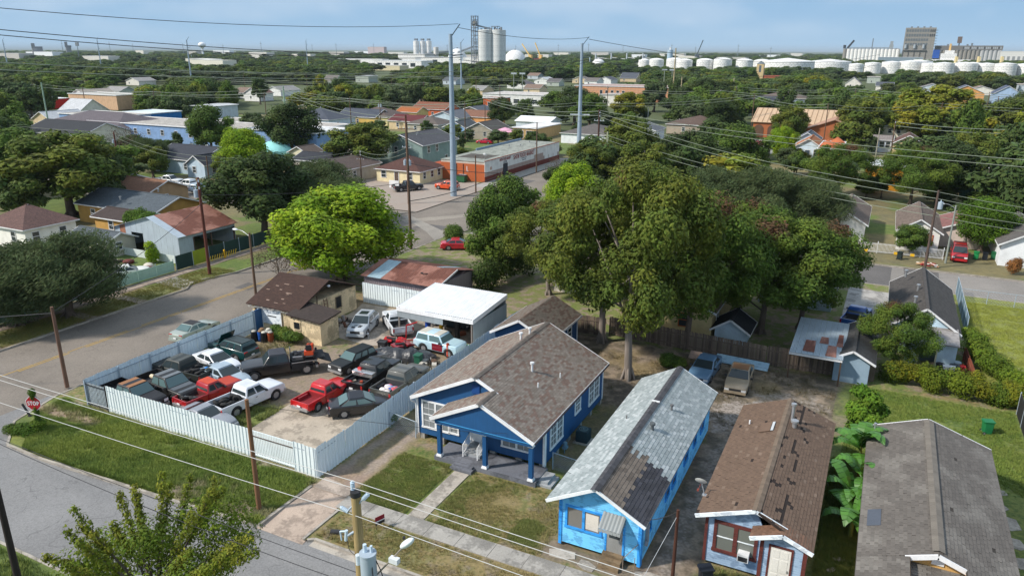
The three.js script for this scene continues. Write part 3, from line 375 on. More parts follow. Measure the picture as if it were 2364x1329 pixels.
// ---------- light blue house with grey roof ----------
{
  const o = thing('cottage', 'light blue peeling clapboard cottage with patched grey shingle roof', 'house', [18.1, 0, -8.8]); const LB = hex('#6cbcec', 0.8, 'paint'), TB = hex('#2f92dc', 0.7, 'paint'), DECK = hex('#555a5c', 0.95), wt = hex('#e4e8ec', 0.6);
  const e = 2.95, x0 = 15.35, x1 = 20.75, xm = 18.05, ry = 4.38, zf = -0.25, zb = -17.3; const gr = (u, v, r) => { const q = r(); return shade(q < 0.2 ? [0.5, 0.54, 0.54] : q < 0.55 ? [0.4, 0.445, 0.445] : [0.34, 0.385, 0.385], r, 0.07); };
  const rgr = (u, v, r, i, j) => { const z = u * 17, w = 4.9 - v * 0.6 + ((i * 13) % 5) * 0.12; if (z < w && v > 0.42 + ((Math.floor(z * 2.2)) % 2) * 0.06) return shade(r() < 0.4 ? [0.15, 0.12, 0.095] : [0.21, 0.17, 0.135], r, 0.14); if (z < w - 0.5 + v * 0.6) return shade([0.055, 0.055, 0.065], r, 0.3); return gr(u, v, r); };
  const L = [[x0, e, zb], [x0, e, zf], [xm, ry, zf], [xm, ry, zb]], Rr = [[x1, e, zf], [x1, e, zb], [xm, ry, zb], [xm, ry, zf]], roof = part(o, 'roof', [slab4(L), slab4(Rr)], DECK);
  for (const [s, c, k] of [[L, gr, 31], [Rr, rgr, 32]]) { const m = shingles(o, s, c, 0.42, 0.2, k); o.remove(m); roof.add(m); }
  { const Q = [], r = rng(33); for (let z = zb; z < zf - 0.01; z += 0.22) for (const q of [-1, 1]) Q.push([[[xm, ry + 0.06, z], [xm, ry + 0.055, z + 0.24], [xm + q * 0.24, ry - 0.05, z + 0.24], [xm + q * 0.24, ry - 0.045, z]], shade([0.07, 0.07, 0.078], r, 0.25)]); part(roof, 'ridge_cap', soup(Q), VC()).userData = { kind: 'stuff' }; }
  const ff = frame([15.95, -0.85], [20.4, -0.85]), fr = frame([20.4, -0.85], [20.4, -16.8]), fl = frame([15.95, -16.8], [15.95, -0.85]), fb = frame([20.4, -16.8], [15.95, -16.8]); siding(o, ff, 0.25, 2.9, LB, [2.15, 4.05], 0.13); siding(o, fr, 0.25, 2.95, LB, null, 0.13); siding(o, fl, 0.25, 2.95, LB, null, 0.13); siding(o, fb, 0.25, 2.9, LB, [2.15, 4.05], 0.13);
  fascia(o, [[[x0, e, zf], [xm, ry, zf]], [[xm, ry, zf], [x1, e, zf]], [[xm, ry, zb], [x1, e, zb]]], wt, 0.17); fascia(o, [[[x1, e, zf], [x1, e, zb]], [[x0, e, zb], [x0, e, zf]]], hex('#5b6062'), 0.1);
  parts(o, 'corner_board', [b2(15.88, 16.05, 0.1, 2.9, -0.84, -0.79), b2(15.88, 15.94, 0.1, 2.9, -1.0, -0.85), b2(20.27, 20.44, 0.1, 2.9, -0.84, -0.79), b2(20.41, 20.47, 0.1, 2.9, -1.05, -0.85)], TB);
  win(o, ff, 0.42, 1.36, 1.82, 1.15, { n: 2, trim: TB, glass: mat(0.2, 0.19, 0.17, 0.2, null), sash: false, c: 0.12 }); part(o, 'window_shade', b2(17.38, 18.1, 1.45, 2.4, -0.835, -0.827), hex('#d9d2c6'));
  door(o, ff, 2.65, 0.5, 0.85, 1.95, hex('#8f8f8c', 0.6), { trim: TB, glass: true });
  { const l = []; for (let i = 0; i < 6; i++) { const a = 18.36 + i * 0.2; l.push(tri([[[a, 2.82, -0.84], [a + 0.1, 2.84, -0.84], [a + 0.1, 2.36, 0.0], [a, 2.34, 0.0]], [[a + 0.1, 2.84, -0.84], [a + 0.2, 2.8, -0.84], [a + 0.2, 2.32, 0.0], [a + 0.1, 2.36, 0.0]], [[a, 2.34, 0], [a + 0.2, 2.32, 0], [a + 0.19, 2.16, 0.03], [a + 0.01, 2.18, 0.03]]])); } const aw = part(o, 'awning', l, hex('#8e9291', 0.5, 'metal')); part(aw, 'side', tri([[[18.36, 2.8, -0.84], [18.36, 2.34, 0], [18.36, 2.34, -0.84]], [[19.56, 2.8, -0.84], [19.56, 2.34, 0], [19.56, 2.34, -0.84]]]), hex('#7f8483', 0.5, 'metal')); }
  for (let i = 0; i < 3; i++) part(o, 'step', b2(18.45, 19.55, 0, 0.52 - i * 0.17, -0.84 + i * 0.3, -0.55 + i * 0.3), hex('#7c6a52', 0.9, 'conc'));
  part(o, 'handrail', [rod([19.75, 0, -0.1], [19.75, 0.9, -0.1], 0.02), rod([20.3, 0, -0.3], [20.3, 1.0, -0.3], 0.02), rod([19.75, 0.9, -0.1], [20.3, 1.5, -0.75], 0.02)], hex('#8a7a6a'));
  for (const [s, w] of [[1.2, 0.5], [4.6, 0.75], [6.0, 0.75], [8.8, 0.9], [11.2, 0.7], [13.2, 0.9]]) win(o, fr, s, 1.35, w, 1.05, { trim: TB, c: 0.09 }); part(o, 'meter', [b2(20.42, 20.55, 1.0, 2.1, -1.9, -1.6), cy(0.13, 0.13, 0.12, 0, 0, 0).rotateZ(-PI / 2).translate(20.5, 1.2, -1.4)], hex('#8c9094', 0.5));
  vent(o, 18.7, 4.0, -8.2, 0.35, 0.1, hex('#555a5c')); vent(o, 16.7, 3.6, -9.5, 0.3, 0.05, hex('#777'), false); vent(o, 19.0, 3.85, -11.5, 0.3, 0.06, hex('#666')); part(o, 'ridge_clamp', b2(17.8, 18.3, ry + 0.02, ry + 0.1, -11.2, -11.1), WHITE); at0(o);
}
// ---------- brown roofed house ----------
{
  const o = thing('cottage', 'weathered pale blue cottage with brown roof missing shingles', 'house', [25.6, 0, -9.2]); const PB = hex('#8fa6bd', 0.85, 'paint'), RB = hex('#5b2a24', 0.8, 'paint'), DECK = hex('#2a201b', 0.95), wt = hex('#dfe5ec', 0.6, 'paint');
  const e = 3.0, x0 = 22.7, x1 = 28.4, xm = 25.6, ry = 4.12, zf = -2.45, zb = -16.1; const br = (u, v, r) => shade(r() < 0.04 ? [0.23, 0.16, 0.115] : [0.17, 0.11, 0.075], r, 0.1); const hole = (u, v, r, i, j) => (j % 3 === 0 && v > 0.42 && v < 0.93 && vn(j * 0.8 + 3, i * 0.5 + 50) > 0.6 && r() < 0.85) || (Math.abs(v - 0.55 - 0.12 * (u > 0.5)) < 0.028 && vn(u * 7, 4) > 0.45);
  const L = [[x0, e, zb], [x0, e, zf], [xm, ry, zf], [xm, ry, zb]], Rr = [[x1, e, zf + 0.6], [x1, e, zb], [xm, ry, zb], [xm, ry, zf]], roof = part(o, 'roof', [slab4(L), slab4(Rr)], DECK); { const m = shingles(o, L, br, 0.36, 0.17, 41, (u, v, r) => r() < 0.006), n = shingles(o, Rr, br, 0.36, 0.17, 42, hole); o.remove(m, n); roof.add(m, n); }
  { const Q = [], r = rng(43); for (let z = zb; z < zf - 0.01; z += 0.24) for (const q of [-1, 1]) Q.push([[[xm, ry + 0.05, z], [xm, ry + 0.045, z + 0.26], [xm + q * 0.2, ry - 0.03, z + 0.26], [xm + q * 0.2, ry - 0.025, z]], shade([0.19, 0.14, 0.1], r, 0.15)]); part(roof, 'ridge_cap', soup(Q), VC()).userData = { kind: 'stuff' }; }
  const P0 = [25.55, 3.03, -1.75], pk = [27.0, 3.58], Sl = [[25.5, 3.0, -2.75], [25.5, 3.0, -1.8], [27, 3.56, -1.8], [27, 3.56, -2.75]], Sr = [[x1, e, -1.8], [x1, e, -2.75], [27, 3.56, -2.75], [27, 3.56, -1.8]]; const pr = part(o, 'porch_roof', [slab4(Sl, 0.1), slab4(Sr, 0.1)], DECK); for (const s of [Sl, Sr]) { const m = shingles(o, s, (u, v, r) => shade([0.2, 0.11, 0.07], r, 0.2), 0.3, 0.14, 44); o.remove(m); pr.add(m); }
  const ff = frame([23.25, -2.85], [26.0, -2.85]), fp = frame([26.0, -2.2], [28.1, -2.2]), fr = frame([28.1, -2.2], [28.1, -15.8]), fl = frame([23.25, -15.8], [23.25, -2.85]);
  siding(o, ff, 0.2, 2.95, PB, [2.3, 3.85], 0.13); siding(o, fp, 0.2, 2.9, PB, [1.0, 3.4], 0.13); siding(o, fr, 0.2, 2.95, PB, null, 0.13); siding(o, fl, 0.2, 2.95, PB, null, 0.13); siding(o, frame([28.1, -15.8], [23.25, -15.8]), 0.2, 2.95, PB, [2.5, 3.9], 0.13); siding(o, frame([26, -2.85], [26, -2.2]), 0.2, 2.9, PB, null, 0.13);
  fascia(o, [[[x0, e, zf], [xm, ry, zf]], [[xm, ry, zf], [27.1, 3.52, zf]], [[25.5, 3.0, -1.78], [27, 3.56, -1.78]], [[27, 3.56, -1.78], [x1, e, -1.78]]], wt, 0.2, 0.06);
  parts(o, 'corner_board', [b2(23.18, 23.33, 0.2, 2.9, -2.84, -2.78), b2(23.18, 23.24, 0.2, 2.9, -3, -2.85), b2(25.98, 26.16, 0.2, 2.9, -2.19, -2.13), b2(27.97, 28.16, 0.2, 2.9, -2.19, -2.13), b2(28.1, 28.16, 0.2, 2.9, -2.4, -2.19)], RB);
  win(o, ff, 0.55, 1.1, 1.85, 1.5, { n: 2, trim: RB, c: 0.17, glass: mat(0.16, 0.17, 0.15, 0.15, null), sashM: wt }); part(o, 'air_conditioner', [b2(24.95, 25.5, 1.0, 1.42, -2.83, -2.4)], WHITE); part(o, 'grille', b2(25.0, 25.45, 1.04, 1.3, -2.4, -2.385), BLACK);
  door(o, fp, 0.5, 0.3, 0.95, 2.25, hex('#d9d6cf', 0.5), { trim: RB, panels: true });
  vent(o, 26.0, 3.95, -13.2, 1.1, 0.09, STEEL); vent(o, 26.2, 3.9, -12.6, 0.35, 0.13, STEEL); vent(o, 23.6, 3.3, -12.9, 0.3, 0.05, WHITE, false); part(o, 'roof_patch', slab4([[24.35, 3.73, -12.6], [24.35, 3.73, -11.4], [24.95, 3.97, -11.4], [24.95, 3.97, -12.6]], 0.04), hex('#6a5546')); part(o, 'roof_flashing', slab4([[24.98, 3.98, -12.6], [24.98, 3.98, -11.45], [25.12, 4.04, -11.45], [25.12, 4.04, -12.6]], 0.04), hex('#b9bdc0', 0.5)); at0(o);
}
{ const d = thing('satellite_dish', 'white satellite dish on the edge of the brown roof', 'satellite dish', [22.75, 3.05, -4.3]); part(d, 'dish', new THREE.SphereGeometry(0.55, 18, 8, 0, 2 * PI, 0, 0.62).scale(1, 0.6, 1).translate(0, -0.33, 0).rotateX(2.2).translate(-0.25, 0.75, 0.05), hex('#d8d8d0', 0.5)); part(d, 'mast', [rod([0, 0, 0], [-0.2, 0.55, -0.1], 0.03), b2(-0.12, 0.12, -0.02, 0.03, -0.12, 0.12)], STEEL); part(d, 'arm', [rod([-0.25, 0.6, 0.0], [-0.25, 0.55, 0.6], 0.02), bx(0.1, 0.1, 0.12, -0.25, 0.6, 0.62)], hex('#7a3b30')); }
// ---------- large grey-brown roof at the right ----------
{
  const o = thing('bungalow', 'tan house under a large worn grey brown shingle roof', 'house', [33.5, 0, -8]); const TAN = hex('#d0a564', 0.8), DECK = hex('#3a342e', 0.95), wt = hex('#eceff2', 0.5);
  const e = 2.95, x0 = 30.25, x1 = 36.9, xm = 33.45, ry = 4.15, zf = -2.6, zb = -16.9; const gr = (u, v, r, i) => { const q = fbm(u * 9, i * 0.13 + 7, 4), k = sst(0.4, 0.7, q); return shade(mix3([0.15, 0.132, 0.115], [0.215, 0.195, 0.17], k), r, 0.12); };
  const L = [[x0, e, zb], [x0, e, 3.5], [xm, ry, 3.5], [xm, ry, zb]], Rr = [[x1, e, zf], [x1, e, zb], [xm, ry, zb], [xm, ry, zf]]; L[1] = [x0, e, zf]; L[2] = [xm, ry, zf];
  const Lp = [[x0, e, zf], [x0, e, 3.2], [32.35, 3.72, 3.2], [32.35, 3.72, zf]], Rp = [[x1, e, 3.2], [x1, e, zf], [34.6, 3.77, zf], [34.6, 3.77, 3.2]], Mp = [[32.35, 3.72, 3.2], [34.6, 3.45, 3.2], [34.6, 3.7, zf], [32.35, 3.72, zf]];
  const roof = part(o, 'roof', [slab4(L), slab4(Rr), slab4(Lp), slab4([Rp[0], Rp[1], Rp[2], Rp[3]])], DECK); let k = 51; for (const s of [L, Rr, Lp, Rp]) { const m = shingles(o, s, gr, 0.36, 0.18, k++, (u, v, r) => r() < 0.002); o.remove(m); roof.add(m); }
  { const Q = [], r = rng(57); for (let z = zb + 0.3; z < zf - 0.4; z += 0.3) for (const q of [-1, 1]) Q.push([[[xm, ry + 0.1, z], [xm, ry + 0.095, z + 0.31], [xm + q * 0.26, ry + 0.02, z + 0.31], [xm + q * 0.26, ry + 0.025, z]], shade([0.2, 0.175, 0.145], r, 0.13)]); part(roof, 'ridge_cap', soup(Q), VC()).userData = { kind: 'stuff' }; }
  part(roof, 'roof_patch', slab4([[30.55, 3.11, -6.7], [30.55, 3.11, -5.2], [31.15, 3.33, -5.2], [31.15, 3.33, -6.7]], 0.04), hex('#4c525c'));
  siding(o, frame([32.3, -2.9], [34.7, -2.9]), 3.0, 3.5, TAN, [1.15, 4.05], 0.14); part(o, 'gable_vent', b2(33.25, 33.75, 3.45, 3.9, -2.88, -2.83), wt);
  fascia(o, [[[32.2, 3.68, zf + 0.02], [xm, ry, zf + 0.02]], [[xm, ry, zf + 0.02], [34.9, 3.63, zf + 0.02]], [[x0, e, zb], [xm, ry, zb]], [[xm, ry, zb], [x1, e, zb]]], wt, 0.24, 0.06); fascia(o, [[[x0, e, zb], [x0, e, 3.2]], [[x1, e, zb], [x1, e, 3.2]]], hex('#55504a'), 0.12);
  for (const f of [frame([30.7, -16.5], [30.7, 3]), frame([36.5, 3], [36.5, -16.5]), frame([36.5, -16.5], [30.7, -16.5])]) siding(o, f, 0.2, 2.9, TAN, null, 0.16); { const Mp = [[32.35, 2.85, 3.2], [34.6, 2.85, 3.2], [34.6, 3.3, -2.84], [32.35, 3.3, -2.84]], pr = part(o, 'porch_roof', slab4(Mp, 0.1), DECK), m = shingles(o, Mp, gr, 0.36, 0.18, 58); o.remove(m); pr.add(m); for (const x of [32.36, 34.59]) part(o, 'cheek_wall', tri([[[x, 2.8, 3.2], [x, 3.2, -2.84], [x, 3.72, -2.84], [x, 3.72, 3.2]]]), TAN); } vent(o, 30.6, 3.0, -15.6, 0.7, 0.05, STEEL); at0(o);
}

// ---------- vehicles ----------
const PC = {};
function paint(h, rough = 0.32, map = 'plain') { const k = h + rough + map; if (!PC[k]) { const c = new THREE.Color(h), m = new THREE.MeshPhysicalMaterial({ roughness: rough, clearcoat: rough < 0.5 ? 0.7 : 0.1, clearcoatRoughness: 0.12, map: T[map], side: THREE.DoubleSide }); m.color.setRGB(Math.min(1, c.r * 1.22), Math.min(1, c.g * 1.22), Math.min(1, c.b * 1.22)); PC[k] = m; } return PC[k]; }
const LAMP_RED = mat(0.42, 0.02, 0.02, 0.25, null), LAMP_CLEAR = mat(0.75, 0.76, 0.76, 0.15, null), CARGLASS = mat(0.03, 0.042, 0.045, 0.05, null), CARGLASS_G = mat(0.1, 0.16, 0.16, 0.08, null), PLASTIC = mat(0.03, 0.03, 0.032, 0.6, null), BEDM = mat(0.05, 0.05, 0.055, 0.7, 'fine');
const WHEELS = {};
function wheelGeo(r, w) { const k = r + '_' + w; if (!WHEELS[k]) {
  const tyre = new THREE.LatheGeometry([[r * 0.62, -w / 2 * 0.9], [r * 0.9, -w / 2], [r, -w * 0.36], [r, w * 0.36], [r * 0.9, w / 2], [r * 0.62, w / 2 * 0.9], [r * 0.6, 0], [r * 0.62, -w / 2 * 0.9]].map(([a, b]) => new THREE.Vector2(a, b)), 22).rotateX(PI / 2);
  const rim = [new THREE.CylinderGeometry(r * 0.6, r * 0.6, w * 0.5, 20).rotateX(PI / 2), new THREE.CylinderGeometry(r * 0.16, r * 0.2, w * 0.8, 10).rotateX(PI / 2)]; for (let i = 0; i < 5; i++) for (const s of [1, -1]) rim.push(bx(r * 0.16, r * 0.5, 0.03, 0, r * 0.36, s * (w * 0.28)).rotateZ(i * PI * 2 / 5));
  WHEELS[k] = [uvm(tyre), mg(rim)]; } return WHEELS[k]; }
const RIM = mat(0.4, 0.4, 0.41, 0.35, null, { metalness: 0.5 });
function addWheel(o, x, y, z, r, w, m = RIM) { const [t, q] = wheelGeo(r, w), a = new THREE.Mesh(t, RUBBER); a.name = 'wheel'; a.position.set(x, y, z); a.castShadow = a.receiveShadow = true; o.add(a); const b = new THREE.Mesh(q, m); b.name = 'rim'; b.castShadow = b.receiveShadow = true; a.add(b); return a; }
const KINDS = {
  sedan: { L: 4.75, wb: 2.75, fo: 0.95, W: 1.82, gc: 0.2, hf: 0.72, cowl: [0.95, 0.95], cab: [[1.0, 0.93], [0.1, 1.4], [-0.95, 1.42], [-1.75, 1.0]], tail: [[-1.75, 1.02], [-2.25, 1.0]], r: 0.36, sw: 2 },
  coupe: { L: 4.7, wb: 2.7, fo: 1.0, W: 1.8, gc: 0.18, hf: 0.66, cowl: [0.8, 0.88], cab: [[0.85, 0.86], [-0.05, 1.28], [-0.85, 1.28], [-1.75, 0.95]], tail: [[-1.75, 0.96], [-2.2, 0.92]], r: 0.35, sw: 1 },
  suv: { L: 4.7, wb: 2.75, fo: 0.9, W: 1.86, gc: 0.28, hf: 0.98, cowl: [0.85, 1.12], cab: [[0.9, 1.1], [0.2, 1.68], [-2.0, 1.66], [-2.22, 1.1]], tail: [[-2.22, 1.1]], r: 0.40, sw: 3 },
  xover: { L: 4.65, wb: 2.75, fo: 0.9, W: 1.86, gc: 0.24, hf: 0.9, cowl: [0.95, 1.08], cab: [[1.0, 1.06], [0.15, 1.64], [-1.5, 1.62], [-2.2, 1.12]], tail: [[-2.2, 1.12]], r: 0.40, sw: 2 },
  bronco: { L: 4.6, wb: 2.66, fo: 0.8, W: 1.95, gc: 0.38, hf: 1.08, cowl: [0.72, 1.18], cab: [[0.76, 1.16], [0.3, 1.78], [-2.0, 1.78], [-2.18, 1.16]], tail: [[-2.18, 1.16]], r: 0.41, sw: 2 },
  van: { L: 5.0, wb: 2.85, fo: 0.85, W: 1.95, gc: 0.25, hf: 0.95, cowl: [1.45, 1.12], cab: [[1.5, 1.1], [0.55, 1.85], [-2.2, 1.85], [-2.35, 1.1]], tail: [[-2.35, 1.1]], r: 0.39, sw: 3 },
  ext: { L: 5.6, wb: 3.5, fo: 0.92, W: 1.98, gc: 0.38, hf: 1.05, cowl: [1.05, 1.18], cab: [[1.1, 1.16], [0.55, 1.78], [-0.6, 1.8], [-0.82, 1.16]], bed: -0.86, bedY: 1.16, r: 0.42, sw: 2 },
  crew: { L: 5.75, wb: 3.6, fo: 0.92, W: 2.0, gc: 0.38, hf: 1.06, cowl: [1.2, 1.2], cab: [[1.25, 1.18], [0.65, 1.84], [-0.75, 1.84], [-0.95, 1.18]], bed: -1.0, bedY: 1.2, r: 0.43, sw: 2 },
  compact: { L: 5.0, wb: 3.1, fo: 0.85, W: 1.76, gc: 0.34, hf: 0.92, cowl: [0.85, 1.04], cab: [[0.9, 1.02], [0.35, 1.6], [-0.55, 1.62], [-0.72, 1.02]], bed: -0.76, bedY: 1.02, r: 0.37, sw: 2 },
  single: { L: 5.3, wb: 3.2, fo: 0.92, W: 1.98, gc: 0.36, hf: 1.05, cowl: [0.7, 1.18], cab: [[0.75, 1.16], [0.15, 1.78], [-0.55, 1.8], [-0.75, 1.16]], bed: -0.8, bedY: 1.16, r: 0.41, sw: 1 },
  flatbed: { L: 5.9, wb: 4.1, fo: 0.95, W: 2.02, gc: 0.42, hf: 1.15, cowl: [1.25, 1.3], cab: [[1.3, 1.28], [0.75, 1.95], [-0.55, 1.97], [-0.75, 1.28]], bed: -0.8, flat: true, r: 0.45, sw: 2 },
};
function arch(s, x, r, y0) { s.lineTo(x + r, y0); s.absarc(x, y0, r, 0, PI, false); } // going towards -x along the bottom edge
function warp(g, K, xf, xr) { const p = g.attributes.position; for (let i = 0; i < p.count; i++) { const x = p.getX(i), y = p.getY(i); let f = 1 - 0.13 * Math.pow(clamp((x - (xf - 0.9)) / 0.9, 0, 1), 2) - 0.09 * Math.pow(clamp((xr + 0.7 - x) / 0.7, 0, 1), 2); f *= 1 - 0.05 * clamp((0.45 - y) / 0.3, 0, 1) - 0.05 * clamp((y - 0.8) / 0.4, 0, 1); p.setZ(i, p.getZ(i) * f); } for (const k of ['normal', 'uv']) g.deleteAttribute(k); return toCreasedNormals(g, 0.75); }
function car(kind, label, pos, deg, color, { name, roof, hood, glass = CARGLASS, openHood, cat, group, rims = RIM, noFront, doorM, rough = 0.32, bedM, rack, sunroof, tailgate } = {}) {
  const K = KINDS[kind], o = thing(name ?? (K.bedY ? 'pickup_truck' : K.flat ? 'tow_truck' : /suv|bronco|xover/.test(kind) ? 'suv' : kind === 'van' ? 'van' : 'car'), label, cat ?? (K.bedY ? 'pickup truck' : K.flat ? 'tow truck' : /suv|bronco|xover/.test(kind) ? 'suv' : kind === 'van' ? 'van' : 'car'), pos, deg * PI / 180, group);
  const { L, wb, fo, W, gc, r } = K, xf = wb / 2 + fo, xr = xf - L, pm = typeof color === 'string' ? paint(color, rough) : color, rm = roof ? (typeof roof === 'string' ? paint(roof, 0.55) : roof) : pm, hm = hood ? paint(hood, 0.6) : pm, ra = r + 0.06, end = K.bed ?? xr;
  const s = new THREE.Shape(); s.moveTo(xf - 0.1, gc); arch(s, wb / 2, ra, gc); if (K.bed === undefined) arch(s, -wb / 2, ra, gc); s.lineTo(end + (K.bed === undefined ? 0.12 : 0), gc + (K.bed === undefined ? 0.06 : 0)); if (K.bed === undefined) { s.lineTo(xr, gc + 0.3); s.lineTo(xr + 0.02, K.tail.at(-1)[1] - 0.14); for (const q of [...K.tail].reverse()) s.lineTo(...q); } else s.lineTo(end, K.cab[3][1] + 0.02);
  s.lineTo(K.cowl[0], K.cowl[1]); s.quadraticCurveTo(lerp(K.cowl[0], xf, 0.65), K.cowl[1] - 0.01, xf - 0.13, K.hf + 0.05); s.quadraticCurveTo(xf - 0.02, K.hf + 0.02, xf, K.hf - 0.14); s.lineTo(xf + 0.02, gc + 0.22); s.lineTo(xf - 0.1, gc);
  part(o, 'body', warp(extr(s, W, 0.1, 4), K, xf, xr), pm);
  part(o, 'underbody', b2(xr + 0.3, xf - 0.3, gc - 0.02, gc + 0.25, -W / 2 + 0.16, W / 2 - 0.16), PLASTIC);
  // cabin
  const [c0, c1, c2, c3] = K.cab, yb = c0[1] - 0.02, yt = Math.max(c1[1], c2[1]), hw = (y) => W / 2 * (0.95 - 0.2 * (y - yb) / (yt - yb));
  { const q = new THREE.Shape(); q.moveTo(c0[0], yb); q.lineTo(c1[0] + 0.06, c1[1] - 0.05); q.quadraticCurveTo(c1[0], c1[1], c1[0] - 0.16, c1[1] + 0.015); q.quadraticCurveTo((c1[0] + c2[0]) / 2, yt + 0.05, c2[0] + 0.16, c2[1] + 0.01); q.quadraticCurveTo(c2[0], c2[1], c2[0] - 0.05, c2[1] - 0.06); q.lineTo(c3[0], yb);
    const g = extr(q, W, 0.08, 3), p = g.attributes.position; for (let i = 0; i < p.count; i++) p.setZ(i, p.getZ(i) * hw(p.getY(i)) / (W / 2)); for (const k of ['normal', 'uv']) g.deleteAttribute(k); const cab = part(o, 'cabin', toCreasedNormals(g, 0.75), pm);
    const rf = b2(c2[0] + 0.06, c1[0] - 0.02, yt - 0.02, yt + 0.028, -hw(yt) + 0.06, hw(yt) - 0.06); part(cab, 'roof_panel', rf, rm); if (sunroof) part(cab, 'sunroof', b2(c1[0] - 1.1, c1[0] - 0.2, yt + 0.03, yt + 0.036, -0.42, 0.42), CARGLASS); if (rack) for (const z of [-0.55, 0.55]) part(cab, 'roof_rail', b2(c2[0] + 0.2, c1[0] - 0.2, yt + 0.03, yt + 0.08, z - 0.02, z + 0.02), PLASTIC); }
  const glassQuad = (A, B, t0, t1, ins) => { const a = [lerp(A[0], B[0], t0), lerp(A[1], B[1], t0)], b = [lerp(A[0], B[0], t1), lerp(A[1], B[1], t1)], dx = b[0] - a[0], dy = b[1] - a[1], l = Math.hypot(dx, dy), sg = A[0] > 0 && A === c0 ? 1 : -1, nx = sg * dy / l * sg * sg, f = 0.014, ox = (A === c0 ? Math.abs(dy) : -Math.abs(dy)) / l * f, oy = Math.abs(dx) / l * f; return tri([[[a[0] + ox, a[1] + oy, -hw(a[1]) * ins], [a[0] + ox, a[1] + oy, hw(a[1]) * ins], [b[0] + ox, b[1] + oy, hw(b[1]) * ins], [b[0] + ox, b[1] + oy, -hw(b[1]) * ins]]]); };
  part(o, 'windshield', glassQuad(c0, c1, 0.07, 0.93, 0.92), glass); part(o, 'rear_window', glassQuad(c3, c2, K.bed !== undefined ? 0.14 : 0.12, 0.92, 0.88), glass);
  const n = K.sw, y0 = yb + 0.08, y1 = yt - 0.1, lo = (y) => lerp(c3[0], c2[0], (y - yb) / (c2[1] - yb)) + 0.09, hi = (y) => lerp(c0[0], c1[0], (y - yb) / (c1[1] - yb)) - 0.12;
  for (const sd of [1, -1]) for (let i = 0; i < n; i++) { const X = (t, y) => lerp(lo(y), hi(y), t), e = 0.035, t0 = i / n + (i ? e : 0), t1 = (i + 1) / n - (i < n - 1 ? e : 0), Z = (y) => sd * (hw(y) + 0.006); part(o, 'side_window', tri([[[X(t0, y0), y0, Z(y0)], [X(t1, y0), y0, Z(y0)], [X(t1, y1), y1, Z(y1)], [X(t0, y1), y1, Z(y1)]]]), glass); }
  // doors as thin proud panels, handles
  for (const sd of [1, -1]) { const nd = kind === 'sedan' || kind === 'suv' || kind === 'xover' || kind === 'crew' || kind === 'van' ? 2 : 1, a = Math.max(c3[0] + 0.15, -wb / 2 + (K.bed === undefined ? ra : 0)), b = Math.min(wb / 2 - ra - 0.03, c0[0]); for (let i = 0; i < nd; i++) { const m = doorM && sd === doorM[0] && i === nd - 1 ? doorM[1] : null, x0 = lerp(nd === 1 ? lerp(a, b, 0.3) : a, b, i / nd) + 0.015, x1 = lerp(nd === 1 ? lerp(a, b, 0.3) : a, b, (i + 1) / nd) - 0.015, zz = sd * W / 2 * 0.955; const D = part(o, 'door', [tri([[[x0, gc + 0.1, zz], [x1, gc + 0.1, zz], [x1, c0[1] - 0.06, zz * 0.99], [x0, c0[1] - 0.06, zz * 0.99]]].map((q) => q.map((v) => [v[0], v[1], v[2] + sd * 0.055]))), ...(m ? [b2(x0, x0 + 0.07, c0[1] - 0.06, yt - 0.06, sd * hw(yt) * 1.04 - 0.02, sd * hw(yt) * 1.04 + 0.02)] : [])], m ?? pm); part(D, 'handle', b2(x0 + 0.06, x0 + 0.2, c0[1] - 0.2, c0[1] - 0.16, zz + sd * 0.055 - 0.015, zz + sd * 0.055 + 0.02), m ? BLACK : PLASTIC); } part(o, 'mirror', bx(0.12, 0.14, 0.2, c0[0] - 0.25, c0[1] + 0.08, sd * (W / 2 + 0.08)), PLASTIC); }
  // ends
  const fw = W * 0.87, bm = K.bed !== undefined || kind === 'bronco' || kind === 'suv' ? STEEL : pm;
  if (!noFront) { part(o, 'grille', b2(xf - 0.05, xf + 0.03, K.hf - 0.33, K.hf - 0.1, -fw * 0.28, fw * 0.28), PLASTIC); for (const z of [-1, 1]) part(o, 'headlight', b2(xf - 0.14, xf + 0.02, K.hf - 0.32, K.hf - 0.12, z * fw * 0.4 - 0.17, z * fw * 0.4 + 0.17), LAMP_CLEAR); part(o, 'front_bumper', b2(xf - 0.12, xf + 0.09, gc + 0.05, gc + 0.26, -fw * 0.52, fw * 0.52), bm); }
  part(o, 'rear_bumper', b2(xr - 0.08, xr + 0.1, gc + 0.08, gc + 0.28, -W * 0.45, W * 0.45), bm); part(o, 'licence_plate', b2(xr - 0.1, xr - 0.075, gc + 0.32, gc + 0.46, -0.16, 0.16), WHITE);
